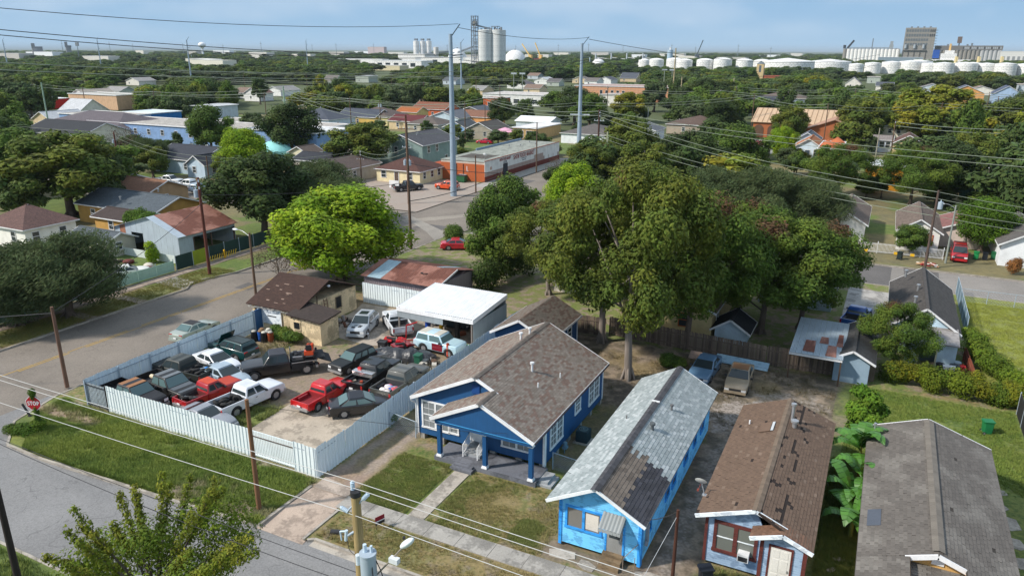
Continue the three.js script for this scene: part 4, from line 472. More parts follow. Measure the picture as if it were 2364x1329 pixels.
  if (K.bedY) { const by = K.bedY, bs = new THREE.Shape(); bs.moveTo(end - 0.02, gc + 0.05); arch(bs, -wb / 2, ra, gc + 0.05); bs.lineTo(xr + 0.08, gc + 0.12); bs.lineTo(xr, by - 0.1); bs.lineTo(xr, by); bs.lineTo(end - 0.02, by);
    for (const z of [-1, 1]) part(o, 'bed_side', extr(bs, 0.1, 0.03).translate(0, 0, z * (W / 2 - 0.055)), pm); part(o, 'bed_floor', [b2(xr + 0.02, end - 0.03, gc + 0.25, gc + 0.33, -W / 2 + 0.1, W / 2 - 0.1), ...Array.from({ length: 7 }, (_, i) => b2(xr + 0.08, end - 0.05, gc + 0.33, gc + 0.345, (i - 3) * 0.2 - 0.05, (i - 3) * 0.2 + 0.05))], bedM ?? BEDM); part(o, 'bed_wall', b2(end - 0.07, end - 0.02, gc + 0.3, by - 0.03, -W / 2 + 0.1, W / 2 - 0.1), bedM ?? BEDM); for (const z of [-1, 1]) part(o, 'wheel_well', b2(-wb / 2 - 0.45, -wb / 2 + 0.45, gc + 0.33, gc + 0.6, z * (W / 2 - 0.2) - 0.1, z * (W / 2 - 0.2) + 0.1), bedM ?? BEDM); if (tailgate !== false) part(o, 'tailgate', bx(0.08, by - gc - 0.3, W - 0.24, xr + 0.05, (by + gc + 0.3) / 2, 0), pm); for (const z of [-1, 1]) part(o, 'taillight', bx(0.06, 0.32, 0.14, xr + 0.01, by - 0.28, z * (W / 2 - 0.085)), LAMP_RED);
  } else if (!K.flat) for (const z of [-1, 1]) part(o, 'taillight', bx(0.12, 0.16, 0.36, xr + 0.08, K.tail.at(-1)[1] - 0.16, z * W * 0.33), LAMP_RED);
  if (hood || openHood) { const a = K.cowl[0] + 0.08, hl = xf - 0.2 - a; if (openHood) { part(o, 'engine', [b2(a + 0.1, xf - 0.25, K.hf - 0.05, K.hf + 0.06, -W * 0.38, W * 0.38), ...[[0.3, 0.2], [0.6, -0.25], [0.75, 0.3], [0.35, -0.3]].map(([u, v]) => bx(0.25, 0.18, 0.3, a + hl * u, K.hf + 0.08, v))], PLASTIC); if (openHood > 0) part(o, 'hood', bx(hl, 0.05, W * 0.8, hl / 2, 0, 0).rotateZ(openHood).translate(a, K.cowl[1], 0), hm); } else part(o, 'hood', tri([[[a, K.cowl[1] + 0.015, -W * 0.42], [a, K.cowl[1] + 0.015, W * 0.42], [xf - 0.24, K.hf + 0.085, W * 0.38], [xf - 0.24, K.hf + 0.085, -W * 0.38]]]), hm); }
  for (const x of [wb / 2, -wb / 2]) for (const z of [-1, 1]) addWheel(o, x, r, z * (W / 2 - 0.11), r, 0.22, rims);
  return o;
}

// ---------- white sheet metal fence round the repair yard ----------
const SHEET = hex('#dfe9f0', 0.5, 'metal'), SHEET_SHADE = hex('#d6e2ea', 0.5, 'metal');  // fence is white; second tone has the shade of its side runs mixed in
function ribSheet(w, h, ribs = 6) { const P = []; for (let i = 0; i <= ribs; i++) { const a = i / ribs * w; P.push([a, 0], [a + w / ribs * 0.12, 0.045], [a + w / ribs * 0.26, 0.045], [a + w / ribs * 0.38, 0]); } const q = P.filter((p) => p[0] <= w + 1e-6), Q = []; for (let i = 0; i + 1 < q.length; i++) Q.push([[q[i][0], 0, q[i][1]], [q[i + 1][0], 0, q[i + 1][1]], [q[i + 1][0], h, q[i + 1][1]], [q[i][0], h, q[i][1]]]); return uvm(tri(Q)); }
const RS = {};
function sheetFence(name, label, a, b, h, m, seed, wob = 0.08, skipTo) { const L = Math.hypot(b[0] - a[0], b[1] - a[1]), n = Math.round(L / 0.92), w = L / n, o = thing(name, label, 'fence', [a[0], 0, a[1]], Math.atan2(-(b[1] - a[1]), b[0] - a[0])), r = rng(seed), key = w.toFixed(3) + h; const g = RS[key] ??= ribSheet(w, h, 3);
  for (let i = 0; i < n; i++) { const p = new THREE.Mesh(g, m); p.name = 'panel'; p.castShadow = p.receiveShadow = true; p.position.set(i * w, 0.02 + (r() - 0.5) * wob, (i % 2) * 0.006); p.rotation.x = (r() - 0.5) * 0.02; o.add(p); }
  for (let i = 0; i <= n; i += 3) part(o, 'post', b2(i * w - 0.04, i * w + 0.04, 0, h - 0.05, -0.13, -0.04), GALV); for (const y of [0.5, h - 0.4]) part(o, 'rail', b2(0, L, y, y + 0.06, -0.04, -0.005), GALV); return o; }
sheetFence('metal_fence', 'white ribbed sheet metal fence facing the front street', [-19.6, 0.0], [-5.6, 0], 2.1, SHEET, 1);
sheetFence('metal_fence', 'short white sheet metal fence beside the sliding gate', [-1.9, 0.0], [0, 0], 2.1, SHEET, 2);
sheetFence('metal_fence', 'shade tinted white sheet metal fence along the side road', [-22, -16.9], [-22, 0.05], 2.15, SHEET_SHADE, 3);
sheetFence('metal_fence', 'shade tinted white sheet metal fence beside the blue bungalow', [0, -0.02], [0, -29], 2.1, SHEET_SHADE, 4, 0.14);
sheetFence('metal_fence', 'weathered white sheet fence at the back of the yard', [-18.4, -28.7], [-8.5, -28.9], 2.2, SHEET, 5);
{ const o = thing('picket_gate', 'black iron picket panel at the corner of the white fence', 'gate', [-21.9, 0, 0.02]); for (let i = 0; i < 15; i++) part(o, 'picket', b2(i * 0.155 - 0.012, i * 0.155 + 0.012, 0.1, 2.0, -0.012, 0.012), BLACK); for (const y of [0.25, 1.75]) part(o, 'rail', b2(-0.05, 2.25, y, y + 0.05, -0.02, 0.02), BLACK); part(o, 'post', b2(-0.12, -0.02, 0, 2.1, -0.05, 0.05), BLACK); part(o, 'post', b2(2.2, 2.28, 0, 2.1, -0.05, 0.05), BLACK); for (let i = 0; i < 2; i++) part(o, 'panel', b2(0.05 + i * 1.12, 1.1 + i * 1.12, 0.1, 1.9, -0.1, -0.08), SHEET_SHADE); }
{ const o = thing('sliding_gate', 'white slatted sliding gate in the front fence', 'gate', [-5.55, 0, -0.12]); for (let i = 0; i < 26; i++) part(o, 'slat', b2(i * 0.14, i * 0.14 + 0.09, 0.12, 1.95, -0.02, 0.012), SHEET); for (const y of [0.2, 1.55]) part(o, 'rail', b2(0, 3.65, y, y + 0.06, 0.014, 0.05), y < 1 ? SHEET : hex('#54483f')); part(o, 'rail', b2(0, 3.65, 1.9, 1.96, -0.04, -0.021), SHEET); }

// ---------- vehicles in the yard ----------
car('sedan', 'silver sedan with dark roof parked on the road outside the fence', [-26.6, -0.12, -14.1], 93, '#9aa39a', { roof: '#26201f', glass: CARGLASS_G });
car('suv', 'dark green suv with its hood raised beside the fence', [-19.6, 0, -11.9], 177, '#0b3b3c', { openHood: 2.1, rack: true, roof: '#2f3c3e' });
car('sedan', 'white sedan facing the tow truck', [-18.7, 0, -9.3], -9, '#dfe2e6');
const pkTyres = car('crew', 'dark grey green crew cab pickup carrying old tyres', [-19.7, 0, -6.6], 181, '#2b2f2b', { roof: '#4a4d49', rough: 0.5, hood: '#24282a' });
car('crew', 'faded grey and black pickup between two dark pickups', [-17.9, 0, -4.0], -6, '#1d1c1c', { name: 'pickup_truck', roof: '#6b7074', hood: '#575d63', glass: CARGLASS_G, rough: 0.5 });
car('crew', 'black pickup with a rusty roof behind the front fence', [-18.9, 0, -1.7], -4, '#1c1a1d', { roof: mat(0.36, 0.17, 0.08, 0.9, 'plain'), hood: '#232226', glass: CARGLASS_G, rough: 0.5 });
const pkRed = car('compact', 'red pickup with orange roof and loose wheels in its bed', [-14.6, 0, -4.9], 83, '#a3141c', { roof: '#c8431d', hood: '#b23a20', bedM: mat(0.14, 0.02, 0.02, 0.7, 'fine') });
const pkWhite = car('ext', 'white extended cab pickup loaded with black tyres', [-11.3, 0, -5.5], 82, '#d8dbe0');
car('coupe', 'grey coupe tucked behind the front fence', [-11.7, 0, -1.9], -5, '#8b8f96', { rough: 0.45, glass: CARGLASS });
car('sedan', 'pale silver sedan with red end between the red pickup and tow truck', [-15.9, 0, -7.6], -8, '#9fb0bc', { rough: 0.4 });
car('compact', 'bright red pickup on the concrete pad with empty bed', [-6.7, 0, -8.6], 87, '#c01018', { bedM: mat(0.3, 0.02, 0.025, 0.6, 'fine') });
car('sedan', 'black sedan beside the white side fence', [-3.15, 0, -8.55], 44, '#15161b', { glass: CARGLASS_G, roof: '#262830' });
car('suv', 'old black suv with pale green windshield beside the black pickup', [-8.7, 0, -14.6], -98, '#16191b', { glass: CARGLASS_G, rough: 0.5 }).scale.setScalar(0.9);
const pkRam = car('crew', 'black pickup with a silver toolbox across its bed', [-5.4, 0, -13.1], 92, '#101013', { rough: 0.4 });
const pkGrey = car('crew', 'olive grey crew cab pickup with rags in its bed', [-2.6, 0, -13.0], 90, '#4a4a44', { roof: '#6a6a66', hood: '#55534e', rough: 0.4 });
car('bronco', 'pale blue and white two door truck with a dark red door', [-3.9, 0, -20.9], -3, '#b6d2dd', { name: 'suv', roof: '#c2bcae', doorM: [1, paint('#7d0c22')], hood: '#a5bfc7', noFront: true, glass: CARGLASS_G, rough: 0.45 });
car('xover', 'silver suv with its hood up beside the cream office', [-13.2, 0, -21.9], -72, '#b3b9be', { openHood: -1, sunroof: true });
car('single', 'white single cab pickup parked before the carport', [-10.7, 0, -23.8], 138, '#dadde0');
{ // tow truck deck on a crew cab
  const o = car('flatbed', 'black crew cab tow truck with a tilting carrier deck', [-13.3, 0, -10.9], -137 + 5, '#17171b', { roof: '#34343a' }); const e = -0.85;
  part(o, 'chassis', [b2(-3.05, e, 0.55, 0.75, -0.5, -0.35), b2(-3.05, e, 0.55, 0.75, 0.35, 0.5)], PLASTIC); part(o, 'toolbox', [b2(-2.0, e - 0.05, 0.65, 1.15, -1.02, -0.55), b2(-2.0, e - 0.05, 0.65, 1.15, 0.55, 1.02)], BLACK); for (const z of [-1, 1]) part(o, 'trim', bar([e - 0.05, 1.17, z * 1.03], [-2.9, 1.2, z * 1.03], 0.04, 0.06), STEEL);
  part(o, 'deck', [bar([e - 0.1, 1.32, 0], [-3.6, 1.3, 0], 1.8, 0.05)], BLACK); part(o, 'ramp', bar([-2.8, 1.4, 0], [-4.1, 0.8, 0], 1.9, 0.05), BLACK); for (const z of [-0.7, 0.7]) part(o, 'boom', bar([e - 0.2, 1.5, z * 0.8], [-2.9, 1.45, z], 0.1, 0.1), STEEL); part(o, 'headboard', b2(e - 0.1, e - 0.04, 1.2, 2.15, -0.1, 0.35), hex('#5c5f62', 0.5)); part(o, 'winch', [cy(0.14, 0.14, 0.6, 0, 0, 0).rotateX(PI / 2).translate(e - 0.5, 1.5, -0.3), bx(0.3, 0.3, 0.3, e - 0.5, 1.45, 0.5)], PLASTIC); for (const z of [-0.95, 0.95]) part(o, 'fender', extr([[-2.7, 0.92], [-2.55, 1.08], [-1.6, 1.08], [-1.45, 0.92], [-1.6, 1.0], [-2.55, 1.0]], 0.24).translate(0.02, 0, z), BLACK); for (const z of [-0.55, 0.55]) part(o, 'taillight', bx(0.06, 0.12, 0.2, -3.08, 0.66, z), LAMP_RED); }
{ // orange mower on the deck
  const o = thing('riding_mower', 'orange riding mower carried on the tow truck deck', 'mower', [-11.5, 1.33, -12.6], 2.2); const OR = paint('#d8481a'); part(o, 'hood', extr([[0.15, 0.35], [0.95, 0.32], [1.0, 0.6], [0.8, 0.78], [0.15, 0.85]], 0.55, 0.06, 2), OR); part(o, 'grille', bx(0.06, 0.25, 0.45, 0.98, 0.45, 0), PLASTIC); part(o, 'rear_body', extr([[-0.85, 0.35], [0.1, 0.32], [0.1, 0.45], [-0.3, 0.5], [-0.35, 0.68], [-0.85, 0.7]], 0.75, 0.05, 2), OR); part(o, 'seat', [bx(0.45, 0.1, 0.45, -0.5, 0.78, 0), bx(0.1, 0.42, 0.45, -0.74, 0.98, 0)], BLACK); part(o, 'steering_wheel', [new THREE.TorusGeometry(0.17, 0.02, 6, 14).rotateX(1.1).translate(0, 1.0, 0), rod([0.12, 0.8, 0], [0, 1.0, 0], 0.025)], BLACK); part(o, 'cutting_deck', b2(-0.45, 0.45, 0.12, 0.28, -0.55, 0.55), hex('#2a2a2c')); for (const z of [-0.4, 0.4]) { addWheel(o, 0.75, 0.19, z, 0.19, 0.16); addWheel(o, -0.6, 0.26, z, 0.26, 0.24); } }
// loads
const TYRE = new THREE.TorusGeometry(0.26, 0.12, 8, 18); uvm(TYRE); const TY = uvm(TYRE.clone());
function tyre(x, y, z, rx, ry, label, group) { const t = new THREE.Mesh(TY, RUBBER); t.name = numbered('tyre'); t.position.set(x, y, z); t.rotation.set(rx, ry, 0); t.castShadow = t.receiveShadow = true; scene.add(t); return fin(t, label, 'tyre', group); }
{ const w = (o, lx, ly, lz) => { const v = V3(lx, ly, lz).applyAxisAngle(V3(0, 1, 0), o.rotation.y).add(o.position); return [v.x, v.y, v.z]; };
  for (const [x, y, z, a, b] of [[-1.3, 0.86, -0.45, PI / 2, 0], [-1.35, 1.1, -0.45, PI / 2, 0.2], [-1.9, 0.88, 0.35, 1.2, 0.6], [-2.35, 0.86, -0.3, PI / 2, 0], [-2.3, 1.09, -0.25, PI / 2, 0.4], [-1.35, 0.95, 0.5, 0.4, 0.8], [-1.75, 1.12, -0.1, 1.3, 0.2], [-2.4, 0.86, 0.5, PI / 2, 0]]) tyre(...w(pkTyres, x, y, z), a, b, 'old black tyre in the bed of the dark crew cab pickup', 'tyres in the dark pickup bed');
  for (const [x, y, z, a, b] of [[-1.2, 1.1, 0.4, 0.15, 0.3], [-1.25, 1.1, 0.05, 0.2, 0.2], [-1.7, 0.92, 0.3, 1.2, 0.5], [-2.2, 1.0, 0.35, 0.9, 0.2], [-2.35, 1.0, -0.4, 0.8, -0.3], [-1.75, 0.95, -0.4, 0.7, 0.9], [-2.0, 1.08, -0.1, 1.1, 0.6]]) tyre(...w(pkWhite, x, y, z), a, b, 'black tyre in the bed of the white extended cab pickup', 'tyres in the white pickup bed');
  for (const [x, z] of [[-1.6, 0.35], [-1.9, -0.25]]) { const q = w(pkRed, x, 0.88, z), o = thing('wheel', z > 0 ? 'spare wheel with pale rim in the red pickup bed near the cab' : 'spare wheel with pale rim in the red pickup bed near the tailgate', 'wheel', q); part(o, 'tyre', TYRE.clone().rotateX(1.2), RUBBER); part(o, 'rim', new THREE.CylinderGeometry(0.18, 0.18, 0.12, 16).rotateX(1.2 + PI / 2), hex('#cfd2d4', 0.4)); }
  { const q = w(pkTyres, -2.1, 0.72, 0.75), t = top1('plastic_tarp', new THREE.IcosahedronGeometry(0.26, 2).scale(1.2, 0.7, 1).translate(q[0], q[1] + 0.2, q[2]), hex('#1f7fd0', 0.6), 'blue plastic bundle in the dark pickup bed', 'bundle'); }
  { const q = w(pkRam, -1.35, 1.14, 0), o = thing('tool_chest', 'silver truck tool chest across the black pickup bed', 'tool chest', q, pkRam.rotation.y); part(o, 'box', b2(-0.25, 0.25, 0, 0.28, -0.92, 0.92), CHROME); part(o, 'lid', b2(-0.28, 0.28, 0.285, 0.34, -0.95, -0.02), CHROME); part(o, 'lid', b2(-0.28, 0.28, 0.285, 0.34, 0.02, 0.95), CHROME); }
  const cols = ['#d7c9c4', '#9fb3d8', '#e6e0da', '#b5525a', '#3f5fb0', '#c8b7a6', '#8d8a86', '#e9d9e2', '#c47f86', '#6f7fa6']; const r = rng(71);
  for (let i = 0; i < 16; i++) { const q = w(pkGrey, -1.25 - r() * 1.3, 0.78 + r() * 0.1, (r() - 0.5) * 1.2), g = new THREE.IcosahedronGeometry(0.17 + r() * 0.08, 1); { const p = g.attributes.position; for (let k = 0; k < p.count; k++) { const w = 0.7 + 0.6 * vn(p.getX(k) * 9 + i, p.getZ(k) * 9 + p.getY(k) * 7); p.setXYZ(k, p.getX(k) * w, p.getY(k) * w, p.getZ(k) * w); } g.computeVertexNormals(); } g.scale(1 + r() * 0.5, 0.35 + r() * 0.2, 1 + r() * 0.5).rotateY(r() * 6).translate(q[0], q[1] + 0.04, q[2]); top1('rag', g, hex(cols[i % 10], 0.9), 'crumpled rag in the olive grey pickup bed', 'rag', 'rags in the grey pickup bed'); }
  for (let i = 0; i < 9; i++) { const q = w(pkRam, -1.8 - r() * 0.8, 0.78, (r() - 0.5) * 1.3); top1('scrap_part', [bx(0.2 + r() * 0.25, 0.1 + r() * 0.1, 0.15 + r() * 0.2).rotateY(r() * 3).translate(q[0], q[1], q[2])], hex(['#6b5a4a', '#8c8578', '#3a3634', '#a5462f'][i % 4], 0.9), 'scrap part in the black pickup bed', 'scrap', 'scrap in the black pickup bed'); }
  { const q = w(pkRam, -1.1, 1.22, -0.55); const o = thing('fuel_can', 'red fuel can behind the cab of the black pickup', 'fuel can', q); part(o, 'body', bx(0.3, 0.28, 0.2, 0, 0.26, 0), hex('#c81e1e', 0.5)); part(o, 'spout', rod([0.1, 0.4, 0], [0.22, 0.5, 0], 0.03), BLACK); } }
{ const o = thing('storage_cylinder', 'cream tank lying in the bed of the faded grey pickup', 'tank', [-19.6, 1.12, -4.1], -0.1); part(o, 'shell', new THREE.CapsuleGeometry(0.17, 0.9, 6, 12).rotateZ(PI / 2), hex('#d2c3a4', 0.6)); part(o, 'valve', cy(0.04, 0.04, 0.1, 0.3, 0.16, 0, 8), STEEL); }

// ---------- cream office and annex ----------
{
  const o = thing('office_building', 'cream stucco yard office with brown tar roof and small annex', 'building', [-19, 0, -22]); const CR = hex('#d9c5a2', 0.9, 'conc'), TAR = hex('#3d2a22', 0.95, 'roof');
  part(o, 'wall', [b2(-23.2, -17.8, 0, 2.5, -26.8, -18)], CR); part(o, 'gable', extr([[-26.8, 2.5], [-18, 2.5], [-22.4, 4.15]], 5.4).rotateY(PI / 2).translate(-20.5, 0, 0).scale(1, 1, 1), CR);
  const F = [[-23.6, 2.48, -17.6], [-17.4, 2.48, -17.6], [-17.4, 4.3, -22.4], [-23.6, 4.3, -22.4]], B = [[-17.4, 2.48, -27.2], [-23.6, 2.48, -27.2], [-23.6, 4.3, -22.4], [-17.4, 4.3, -22.4]]; part(o, 'roof', [slab4(F, 0.1)], TAR); part(o, 'roof', [slab4(B, 0.1)], TAR);
  { const l = [], r = rng(8); for (let i = 0; i < 12; i++) { const u = 0.1 + r() * 0.8, v = 0.1 + r() * 0.8, p = bil(...F, u, v); l.push(bx(0.25 + r() * 0.4, 0.015, 0.06 + r() * 0.08).rotateX(0.36).translate(p[0], p[1] + 0.02, p[2])); } part(o, 'tar_patches', l, hex('#8b7466')).userData = { kind: 'stuff' }; const q = []; for (let i = 0; i < 26; i++) q.push(bx(0.1 + r() * 0.18, 0.05 + r() * 0.1, 0.04).rotateY(r()).translate(-23.2 + i * 0.2, 2.36 - r() * 0.14, -17.62)); part(o, 'torn_eave', q, hex('#a8a29a')).userData = { kind: 'stuff' }; }
  part(o, 'annex_wall', b2(-17.7, -14.15, 0, 2.2, -19.5, -17.05), CR); part(o, 'annex_roof', [slab4([[-17.9, 2.55, -16.8], [-13.9, 2.32, -16.8], [-13.95, 2.55, -19.8], [-17.9, 2.85, -19.8]], 0.12)], hex('#3a302b', 0.95, 'roof')); for (let i = 0; i < 5; i++) part(o, 'rafter', b2(-17.4 + i * 0.8, -17.3 + i * 0.8, 2.2, 2.34, -16.95, -16.85), WOODP);
  part(o, 'garage_door', [b2(-22.6, -19.6, 0.7, 2.35, -17.99, -17.93)], hex('#d8dde0', 0.7, 'paint')); part(o, 'door_slot', b2(-21.3, -20.2, 1.45, 1.55, -17.93, -17.91), BLACK); part(o, 'door_post', [b2(-22.75, -22.62, 0, 2.5, -18, -17.85)], WOODP); part(o, 'door_post', [b2(-19.58, -19.5, 0, 2.4, -18, -17.9)], hex('#8b8273'));
  win(o, frame([-17.7, -17.05], [-14.15, -17.05]), 0.5, 1.2, 0.7, 0.65, { trim: CR, bars: true, sash: false, c: 0.06 }); win(o, frame([-17.8, -18], [-17.8, -26.8]), 5.6, 1.0, 0.8, 1.1, { trim: hex('#8a7a62'), bars: true, sash: false, c: 0.06 }); door(o, frame([-17.8, -18], [-17.8, -26.8]), 2.3, 0.05, 0.9, 2.0, hex('#a7b2b2'), { trim: hex('#8a7a62'), glass: true });
  part(o, 'floodlight', [bx(0.2, 0.15, 0.18, -17.3, 3.8, -22.2), rod([-17.8, 3.7, -22.3], [-17.3, 3.8, -22.2], 0.02)], WHITE); part(o, 'conduit', rod([-17.75, 1.6, -20.9], [-17.75, 3.1, -20.9], 0.05), hex('#5d4a3a')); part(o, 'ladder', [bar([-17.1, 0, -21.4], [-17.55, 2.6, -21.6], 0.05, 0.05), bar([-17.1, 0, -21.85], [-17.55, 2.6, -22.05], 0.05, 0.05), ...Array.from({ length: 8 }, (_, i) => bar([lerp(-17.1, -17.55, i / 8 + 0.06), 0.15 + i * 0.32, -21.4 - i * 0.02], [lerp(-17.1, -17.55, i / 8 + 0.06), 0.15 + i * 0.32, -21.85 - i * 0.02], 0.04, 0.04))], hex('#6d4a3c')); at0(o);
}
{ const o = thing('gate_panel', 'dark blue sheet gate beside the cream office', 'gate', [-22, 0, -17.4]); part(o, 'panel', b2(-0.05, 0.05, 0.05, 2.15, -0.5, 0.45), hex('#1c4f7c', 0.5, 'metal')); part(o, 'post', b2(-0.08, 0.08, 0, 2.2, 0.46, 0.58), GALV); part(o, 'panel', b2(-0.04, 0.04, 0.05, 2.15, -0.95, -0.52), SHEET); }
// barrels and clutter beside the office
for (const [i, [x, z, c, l]] of [[-20.5, -15.3, '#14161a', 'black'], [-20.0, -15.6, '#1a4f9c', 'blue'], [-19.5, -15.5, '#101216', 'charcoal'], [-19.0, -15.8, '#8a3f1e', 'rusty'], [-20.3, -16.1, '#b8a58a', 'tan'], [-19.7, -16.3, '#cfcfc8', 'white']].entries()) { const o = thing('oil_drum', l + ' oil drum among the drums beside the white garage door', 'drum', [x, 0, z]); part(o, 'shell', new THREE.LatheGeometry([[0, 0], [0.29, 0], [0.29, 0.28], [0.305, 0.3], [0.29, 0.32], [0.29, 0.58], [0.305, 0.6], [0.29, 0.62], [0.29, 0.88], [0.26, 0.88], [0.26, 0.85], [0, 0.85]].map(([a, b]) => new THREE.Vector2(a, b)), 16), hex(c, 0.5)); part(o, 'lid', new THREE.IcosahedronGeometry(0.22, 1).scale(1, 0.5, 1).translate(0, 0.95, 0), hex(['#b9b2a6', '#8a6a4a', '#d0cabb'][i % 3])); }
{ const r = rng(15); for (const [cx, cz, n, nm, lb, gp, cols, sp] of [[-2.9, -17.6, 26, 'engine_part', 'greasy engine part heaped by the fence', 'engine parts by the fence', ['#2a2624', '#8d8a84', '#b8b2a6', '#5a4434', '#4c4a49'], 1.0], [-15.9, -22.4, 16, 'scrap_part', 'scrap machine part against the office wall', 'scrap along the office wall', ['#3a302a', '#6d4a3a', '#8b8580', '#242122'], 1.0], [-20.6, -13.7, 6, 'scrap_part', 'rusty steel scrap near the side fence', 'rusty scrap by the side fence', ['#6a4030', '#4d3226'], 0.9], [-4.6, -25.6, 12, 'workshop_item', 'workshop clutter under the carport roof', 'clutter under the carport', ['#303234', '#6a6c6e', '#8a4a2a', '#1f5a34', '#a8a49a'], 2.2]]) for (let i = 0; i < n; i++) { const s = 0.16 + r() * 0.3, x = cx + (r() - 0.5) * 2 * sp, z = cz + (r() - 0.5) * 2 * sp, y = Math.max(0, 0.45 - Math.hypot(x - cx, z - cz) * 0.4) * r(); const g = i % 3 === 0 ? cy(s * 0.4, s * 0.4, s * 1.3, 0, 0, 0, 9).rotateX(r() * 2) : i % 3 === 1 ? bx(s * 1.5, s * 0.7, s * 0.9, 0, s * 0.35, 0) : new THREE.IcosahedronGeometry(s * 0.6, 1).translate(0, s * 0.4, 0); top1(nm, g.rotateY(r() * 6).translate(x, y + 0.05, z), hex(cols[i % cols.length], 0.8), lb, 'scrap', gp); } }
function bin(label, x, z, turn, c, group) { const o = thing('wheelie_bin', label, 'bin', [x, 0, z], turn, group); part(o, 'body', extr([[-0.24, 0.08], [0.24, 0.08], [0.3, 0.95], [-0.3, 0.95]], 0.56, 0.03), hex(c, 0.6)); part(o, 'lid', [b2(-0.34, 0.34, 0.955, 1.02, -0.31, 0.31), b2(-0.38, -0.3, 0.92, 1.0, -0.25, 0.25)], hex(c, 0.5)); for (const s of [-0.26, 0.26]) addWheel(o, -0.24, 0.12, s, 0.12, 0.06); return o; }
bin('green wheelie bin standing among black tarps in the yard', -4.1, -17.5, 1.6, '#1f5a45'); bin('green wheelie bin on the lawn behind the large grey roof', 37.9, -25.6, 0.3, '#16713f'); bin('black wheelie bin at the corner of the brown roofed cottage', 23.7, -1.2, 0.6, '#1c222c');
{ const o = thing('trash_cart', 'open black plastic cart beside the red quad bike', 'bin', [-8.5, 0, -18.5], 0.2); part(o, 'body', extr([[-0.28, 0.05], [0.28, 0.05], [0.36, 1.0], [-0.36, 1.0]], 0.6, 0.03), PLASTIC); part(o, 'rim', [b2(-0.4, 0.4, 0.98, 1.04, 0.3, 0.36), b2(-0.4, 0.4, 0.98, 1.04, -0.36, -0.3), b2(0.35, 0.4, 0.98, 1.04, -0.3, 0.3), b2(-0.4, -0.35, 0.98, 1.04, -0.3, 0.3)], PLASTIC); part(o, 'recycling_mark', new THREE.TorusGeometry(0.08, 0.018, 4, 3).translate(0, 0.6, 0.33), WHITE); }
function quad(label, x, z, turn, c) { const o = thing('quad_bike', label, 'quad bike', [x, 0, z], turn), m = paint(c); part(o, 'frame', bx(1.2, 0.3, 0.5, 0, 0.45, 0), PLASTIC); part(o, 'front_fender', extr([[0.2, 0.62], [0.85, 0.55], [0.95, 0.68], [0.55, 0.85], [0.2, 0.8]], 1.0, 0.05), m); part(o, 'rear_fender', extr([[-0.95, 0.7], [-0.2, 0.62], [-0.2, 0.78], [-0.6, 0.86], [-0.95, 0.82]], 1.05, 0.05), m); part(o, 'seat', extr([[-0.7, 0.84], [0.1, 0.76], [0.15, 0.86], [-0.7, 0.96]], 0.34, 0.04), BLACK); part(o, 'handlebar', [rod([0.3, 0.8, 0], [0.2, 1.08, 0], 0.03), rod([0.15, 1.1, -0.4], [0.15, 1.1, 0.4], 0.02)], BLACK); for (const a of [0.62, -0.62]) for (const b of [-0.45, 0.45]) addWheel(o, a, 0.28, b, 0.28, 0.22); return o; }
quad('bright red quad bike beside the black cart', -8.2, -19.9, 0.4, '#c3141c'); quad('dark red quad bike piled with parts beside the pale truck', -6.9, -19.3, 1.1, '#8a1420');
{ const o = thing('engine_hoist', 'red engine hoist standing behind the quad bikes', 'hoist', [-7.9, 0, -21.2], 0.5), m = paint('#b5151d', 0.5); part(o, 'mast', bar([0, 0.1, 0], [0.1, 1.7, 0], 0.1, 0.1), m); part(o, 'boom', bar([0.1, 1.7, 0], [1.1, 2.0, 0], 0.09, 0.09), m); part(o, 'leg', bar([-0.1, 0.12, -0.3], [1.2, 0.12, -0.5], 0.08, 0.08), m); part(o, 'leg', bar([-0.1, 0.12, 0.3], [1.2, 0.12, 0.5], 0.08, 0.08), m); part(o, 'ram', rod([0.05, 0.7, 0], [0.6, 1.82, 0], 0.04), STEEL); }
{ const o = thing('steel_bollard', 'orange red steel post beside the pale truck', 'bollard', [-2.7, 0, -20.0]); part(o, 'post', cy(0.13, 0.13, 1.3, 0, 0, 0, 12), hex('#c0401c', 0.6)); part(o, 'cap', cy(0.14, 0.1, 0.06, 0, 1.3, 0, 12), hex('#8a3015')); }
for (const [x, z, sx, sy, sz, l] of [[-7.6, -18.0, 1.0, 0.6, 0.8, 'black tarp over a low heap beside the cart'], [-6.4, -17.7, 1.1, 0.75, 0.9, 'black tarp over a tall heap between cart and bin'], [-5.1, -17.9, 0.9, 0.85, 0.8, 'dark plastic sheet draped over parts beside the green bin'], [-4.6, -18.9, 1.2, 0.5, 0.8, 'black sheet spread behind the green bin']]) { const g = new THREE.IcosahedronGeometry(1, 4), p = g.attributes.position; for (let i = 0; i < p.count; i++) { const a = p.getX(i), b = p.getY(i), c = p.getZ(i), k = 1 + 0.35 * (fbm(a * 2 + x, c * 2 + b * 1.5 + z, 3) - 0.5) + 0.12 * Math.abs(vn(a * 7, c * 7 + b * 5) - 0.5); p.setXYZ(i, a * k * sx, Math.max(0.01, (b + 0.35) * k * sy), c * k * sz); } g.computeVertexNormals(); top1('tarpaulin', g.translate(x, 0, z), mat(0.035, 0.037, 0.042, 0.42, null), l, 'tarp'); }
top1('rubber_mat', b2(-11.6, -9.8, 0.02, 0.05, -17.9, -16.9).rotateY(0.0), BLACK, 'black rubber mat lying on the bare dirt', 'mat');
{ const o = thing('step_stool', 'white plastic step stool before the silver suv', 'stool', [-11.9, 0, -20.6], 0.4); part(o, 'top', b2(-0.25, 0.25, 0.38, 0.42, -0.18, 0.18), WHITE); for (const [a, b] of [[-0.2, -0.14], [0.2, -0.14], [-0.2, 0.14], [0.2, 0.14]]) part(o, 'leg', bar([a * 1.2, 0, b * 1.2], [a, 0.38, b], 0.035, 0.035), WHITE); }
